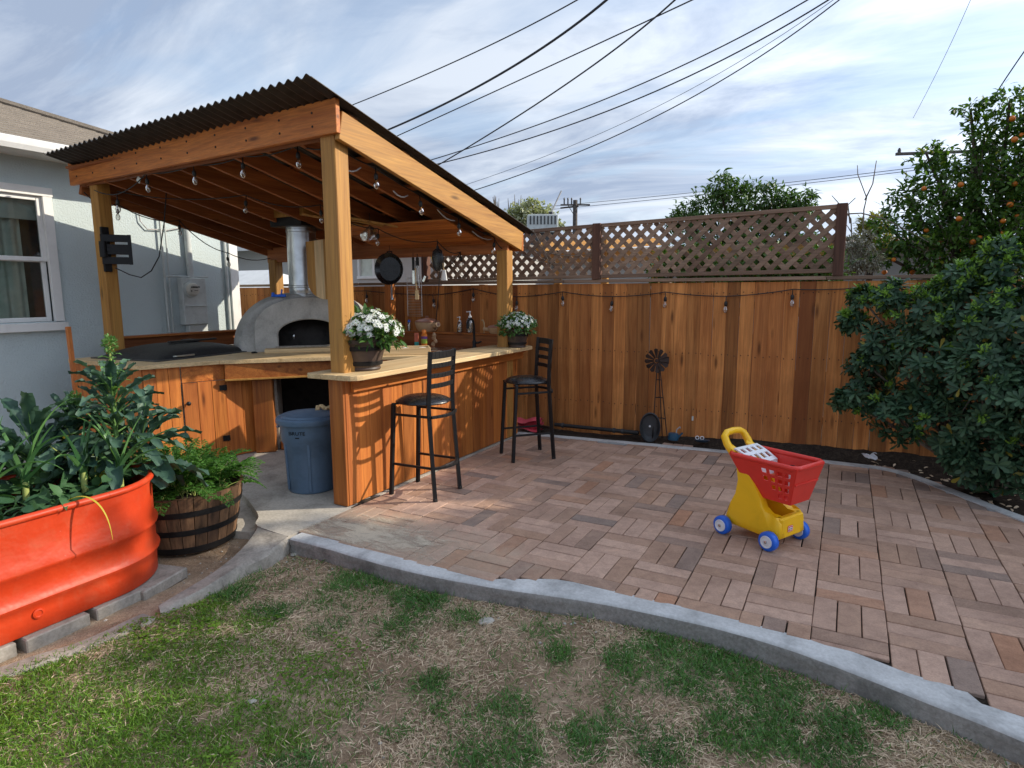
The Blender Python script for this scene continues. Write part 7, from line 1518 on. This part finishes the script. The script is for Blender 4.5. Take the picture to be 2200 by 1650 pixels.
gpts = [(*G(px, py, LAWN_Z)[:2], r_, s) for px, py, r_, s in GREEN]
def gdens(x, y):
    d = np.zeros_like(x)
    for (gx_, gy_, r_, s), (px, py, rp_, _) in zip(gpts, GREEN):
        zc = float((np.array([gx_, gy_, LAWN_Z])-CAM)@fw); rx = rp_*zc/F; d = np.maximum(d, s*np.clip(1.5-np.sqrt(((x-gx_))**2+((y-gy_)*1.0)**2)/rx, 0, 1))
    far = np.clip((-x-3.0)*2, 0, 1)*np.clip((2.0-y)*3, 0, 1); d = np.maximum(d, far)
    return np.clip(d*1.45+(fbm(x, y, 4.2, 71)-.60)*2.0+.12, .07, 1.2)*np.clip((fbm(x, y, 9.0, 72)-.16)*3.4, 0, 1)
edge_a = np.array(G(335, 1330, LAWN_Z)[:2]); edge_b = np.array(G(-60, 1478, LAWN_Z)[:2]); en = np.array([-(edge_b-edge_a)[1], (edge_b-edge_a)[0]]); en = en/np.linalg.norm(en)
if (np.array([0, 0])-edge_a)@en < 0: en = -en
kx = np.array([p[0] for p in smooth_line(KO)]); ky = np.array([p[1] for p in smooth_line(KO)]); pxs = np.array([p[0] for p in po]); pys = np.array([p[1] for p in po])
def on_lawn(x, y):
    lim = np.interp(x, kx, ky, left=2.84)-.015; ok = y < lim; side = (x-edge_a[0])*en[0]+(y-edge_a[1])*en[1]
    ok &= (side > 0.0) | (x > edge_a[0]+.02)
    xl_ = np.interp(y, pys[::-1], pxs[::-1], left=-99); ok &= ~((x < xl_+.02) & (y > pys.min()))
    return ok
def scatter(n, x0=-4.6, x1=3.2, y0=-.2, y1=3.1):
    x = RNG.uniform(x0, x1, n); y = RNG.uniform(y0, y1, n); v = np.stack([x, y, np.full(n, LAWN_Z)], 1)-CAM; zc = v@fw; px = W/2+F*(v@rt)/np.maximum(zc, .1); py = H/2-F*(v@up)/np.maximum(zc, .1)
    ok = on_lawn(x, y) & (zc > .8) & (px > -500) & (px < W+500) & (py < H+420); return x[ok], y[ok]
x, y = scatter(520000); dn = gdens(x, y); keep = RNG.random(len(x)) < dn*.98; x, y = x[keep], y[keep]; n = len(x)
hgt_ = (.020+.032*RNG.random(n))*(.55+.7*fbm(x, y, 4.0, 90)); P = np.stack([x, y, lawn_h(x, y)-.002], 1); D = np.stack([RNG.normal(size=n)*.55, RNG.normal(size=n)*.55, .55+.5*RNG.random(n)], 1)
lushm = ((x < -1.9+.5*(fbm(x, y, 2.0, 55)-.5)) & (y < 2.15))
tag(mk('lawn_grass', leaf_mesh('lawn_grass', P[~lushm], D[~lushm], hgt_[~lushm]*1.25, .0040, 'card', .45), MT['grass']), 'thin dark green tufts of grass growing through the worn lawn', 'grass', kind='stuff')
tag(mk('lush_grass', leaf_mesh('lush_grass', P[lushm], D[lushm], hgt_[lushm]*1.0, .0042, 'card', .45), MT['lush']), 'bright green dense grass in the lower left corner', 'grass', kind='stuff')
x, y = scatter(430000); gd = gdens(x, y); sd4 = fbm(x, y, 2.6, 33); keep = RNG.random(len(x)) < np.clip((sd4-.30)*2.4, .12, 1)*(1-.65*np.clip(gd, 0, 1)); x, y = x[keep], y[keep]; n = len(x)
P = np.stack([x, y, lawn_h(x, y)+.002+.008*RNG.random(n)], 1); a = RNG.random(n)*6.283; D = np.stack([np.cos(a), np.sin(a), np.abs(RNG.normal(size=n))*.28], 1)
tag(mk('dry_grass', leaf_mesh('dry_grass', P, D, RNG.uniform(.02, .06, n), RNG.uniform(.0022, .0042, n), 'card', .3), MT['straw']), 'dead straw coloured grass lying over the bare lawn', 'dry grass', kind='stuff')
# clover in the left corner and gravel crumbs along the kerb
x, y = scatter(26000, -4.6, -1.9, .2, 2.2); cl_ = fbm(x, y, 3.5, 12); keep = (cl_ > .56) & (RNG.random(len(x)) < .5); x, y = x[keep], y[keep]; n = len(x); P = np.stack([x, y, lawn_h(x, y)+.018+.012*RNG.random(n)], 1); a = RNG.random(n)*6.28; D = np.stack([np.cos(a), np.sin(a), .12+0*a], 1)
tag(mk('clover', leaf_mesh('clover', P, D, .016, .015, 'oval', .1, .2, upb=np.tile([0, 0, 1.0], (n, 1))), MT['lush']), 'small round clover leaves among the grass at lower left', 'clover', kind='stuff')
m = MB(); k = 0
while k < 1500:
    t = rnd.random()
    if t < .4: i = rnd.randrange(len(kx)-1); xx, yy = kx[i]+rnd.uniform(-.05, .05), ky[i]-abs(rnd.gauss(0, .10))-.02
    elif t < .75: xx, yy = rnd.uniform(-4.6, -3.2), rnd.uniform(1.2, 2.9)
    else: xx, yy = rnd.uniform(-3.0, 1.6), rnd.uniform(.9, 2.75)
    s = rnd.uniform(.002, .004)+.008*rnd.random()**4; zz = float(lawn_h(xx, yy))+s*.3; m.add([(xx+s*a*rnd.uniform(.7, 1.3), yy+s*b_*rnd.uniform(.7, 1.3), zz+s*c_*.7) for a, b_, c_ in ((1, 0, 0), (-1, 0, 0), (0, 1, 0), (0, -1, 0), (0, 0, 1), (0, 0, -1))], [[0, 2, 4], [2, 1, 4], [1, 3, 4], [3, 0, 4], [2, 0, 5], [1, 2, 5], [3, 1, 5], [0, 3, 5]]); k += 1
tag(part('gravel', m, MT['stone']), 'small pale gravel crumbs along the kerb and tank', 'gravel', kind='stuff')
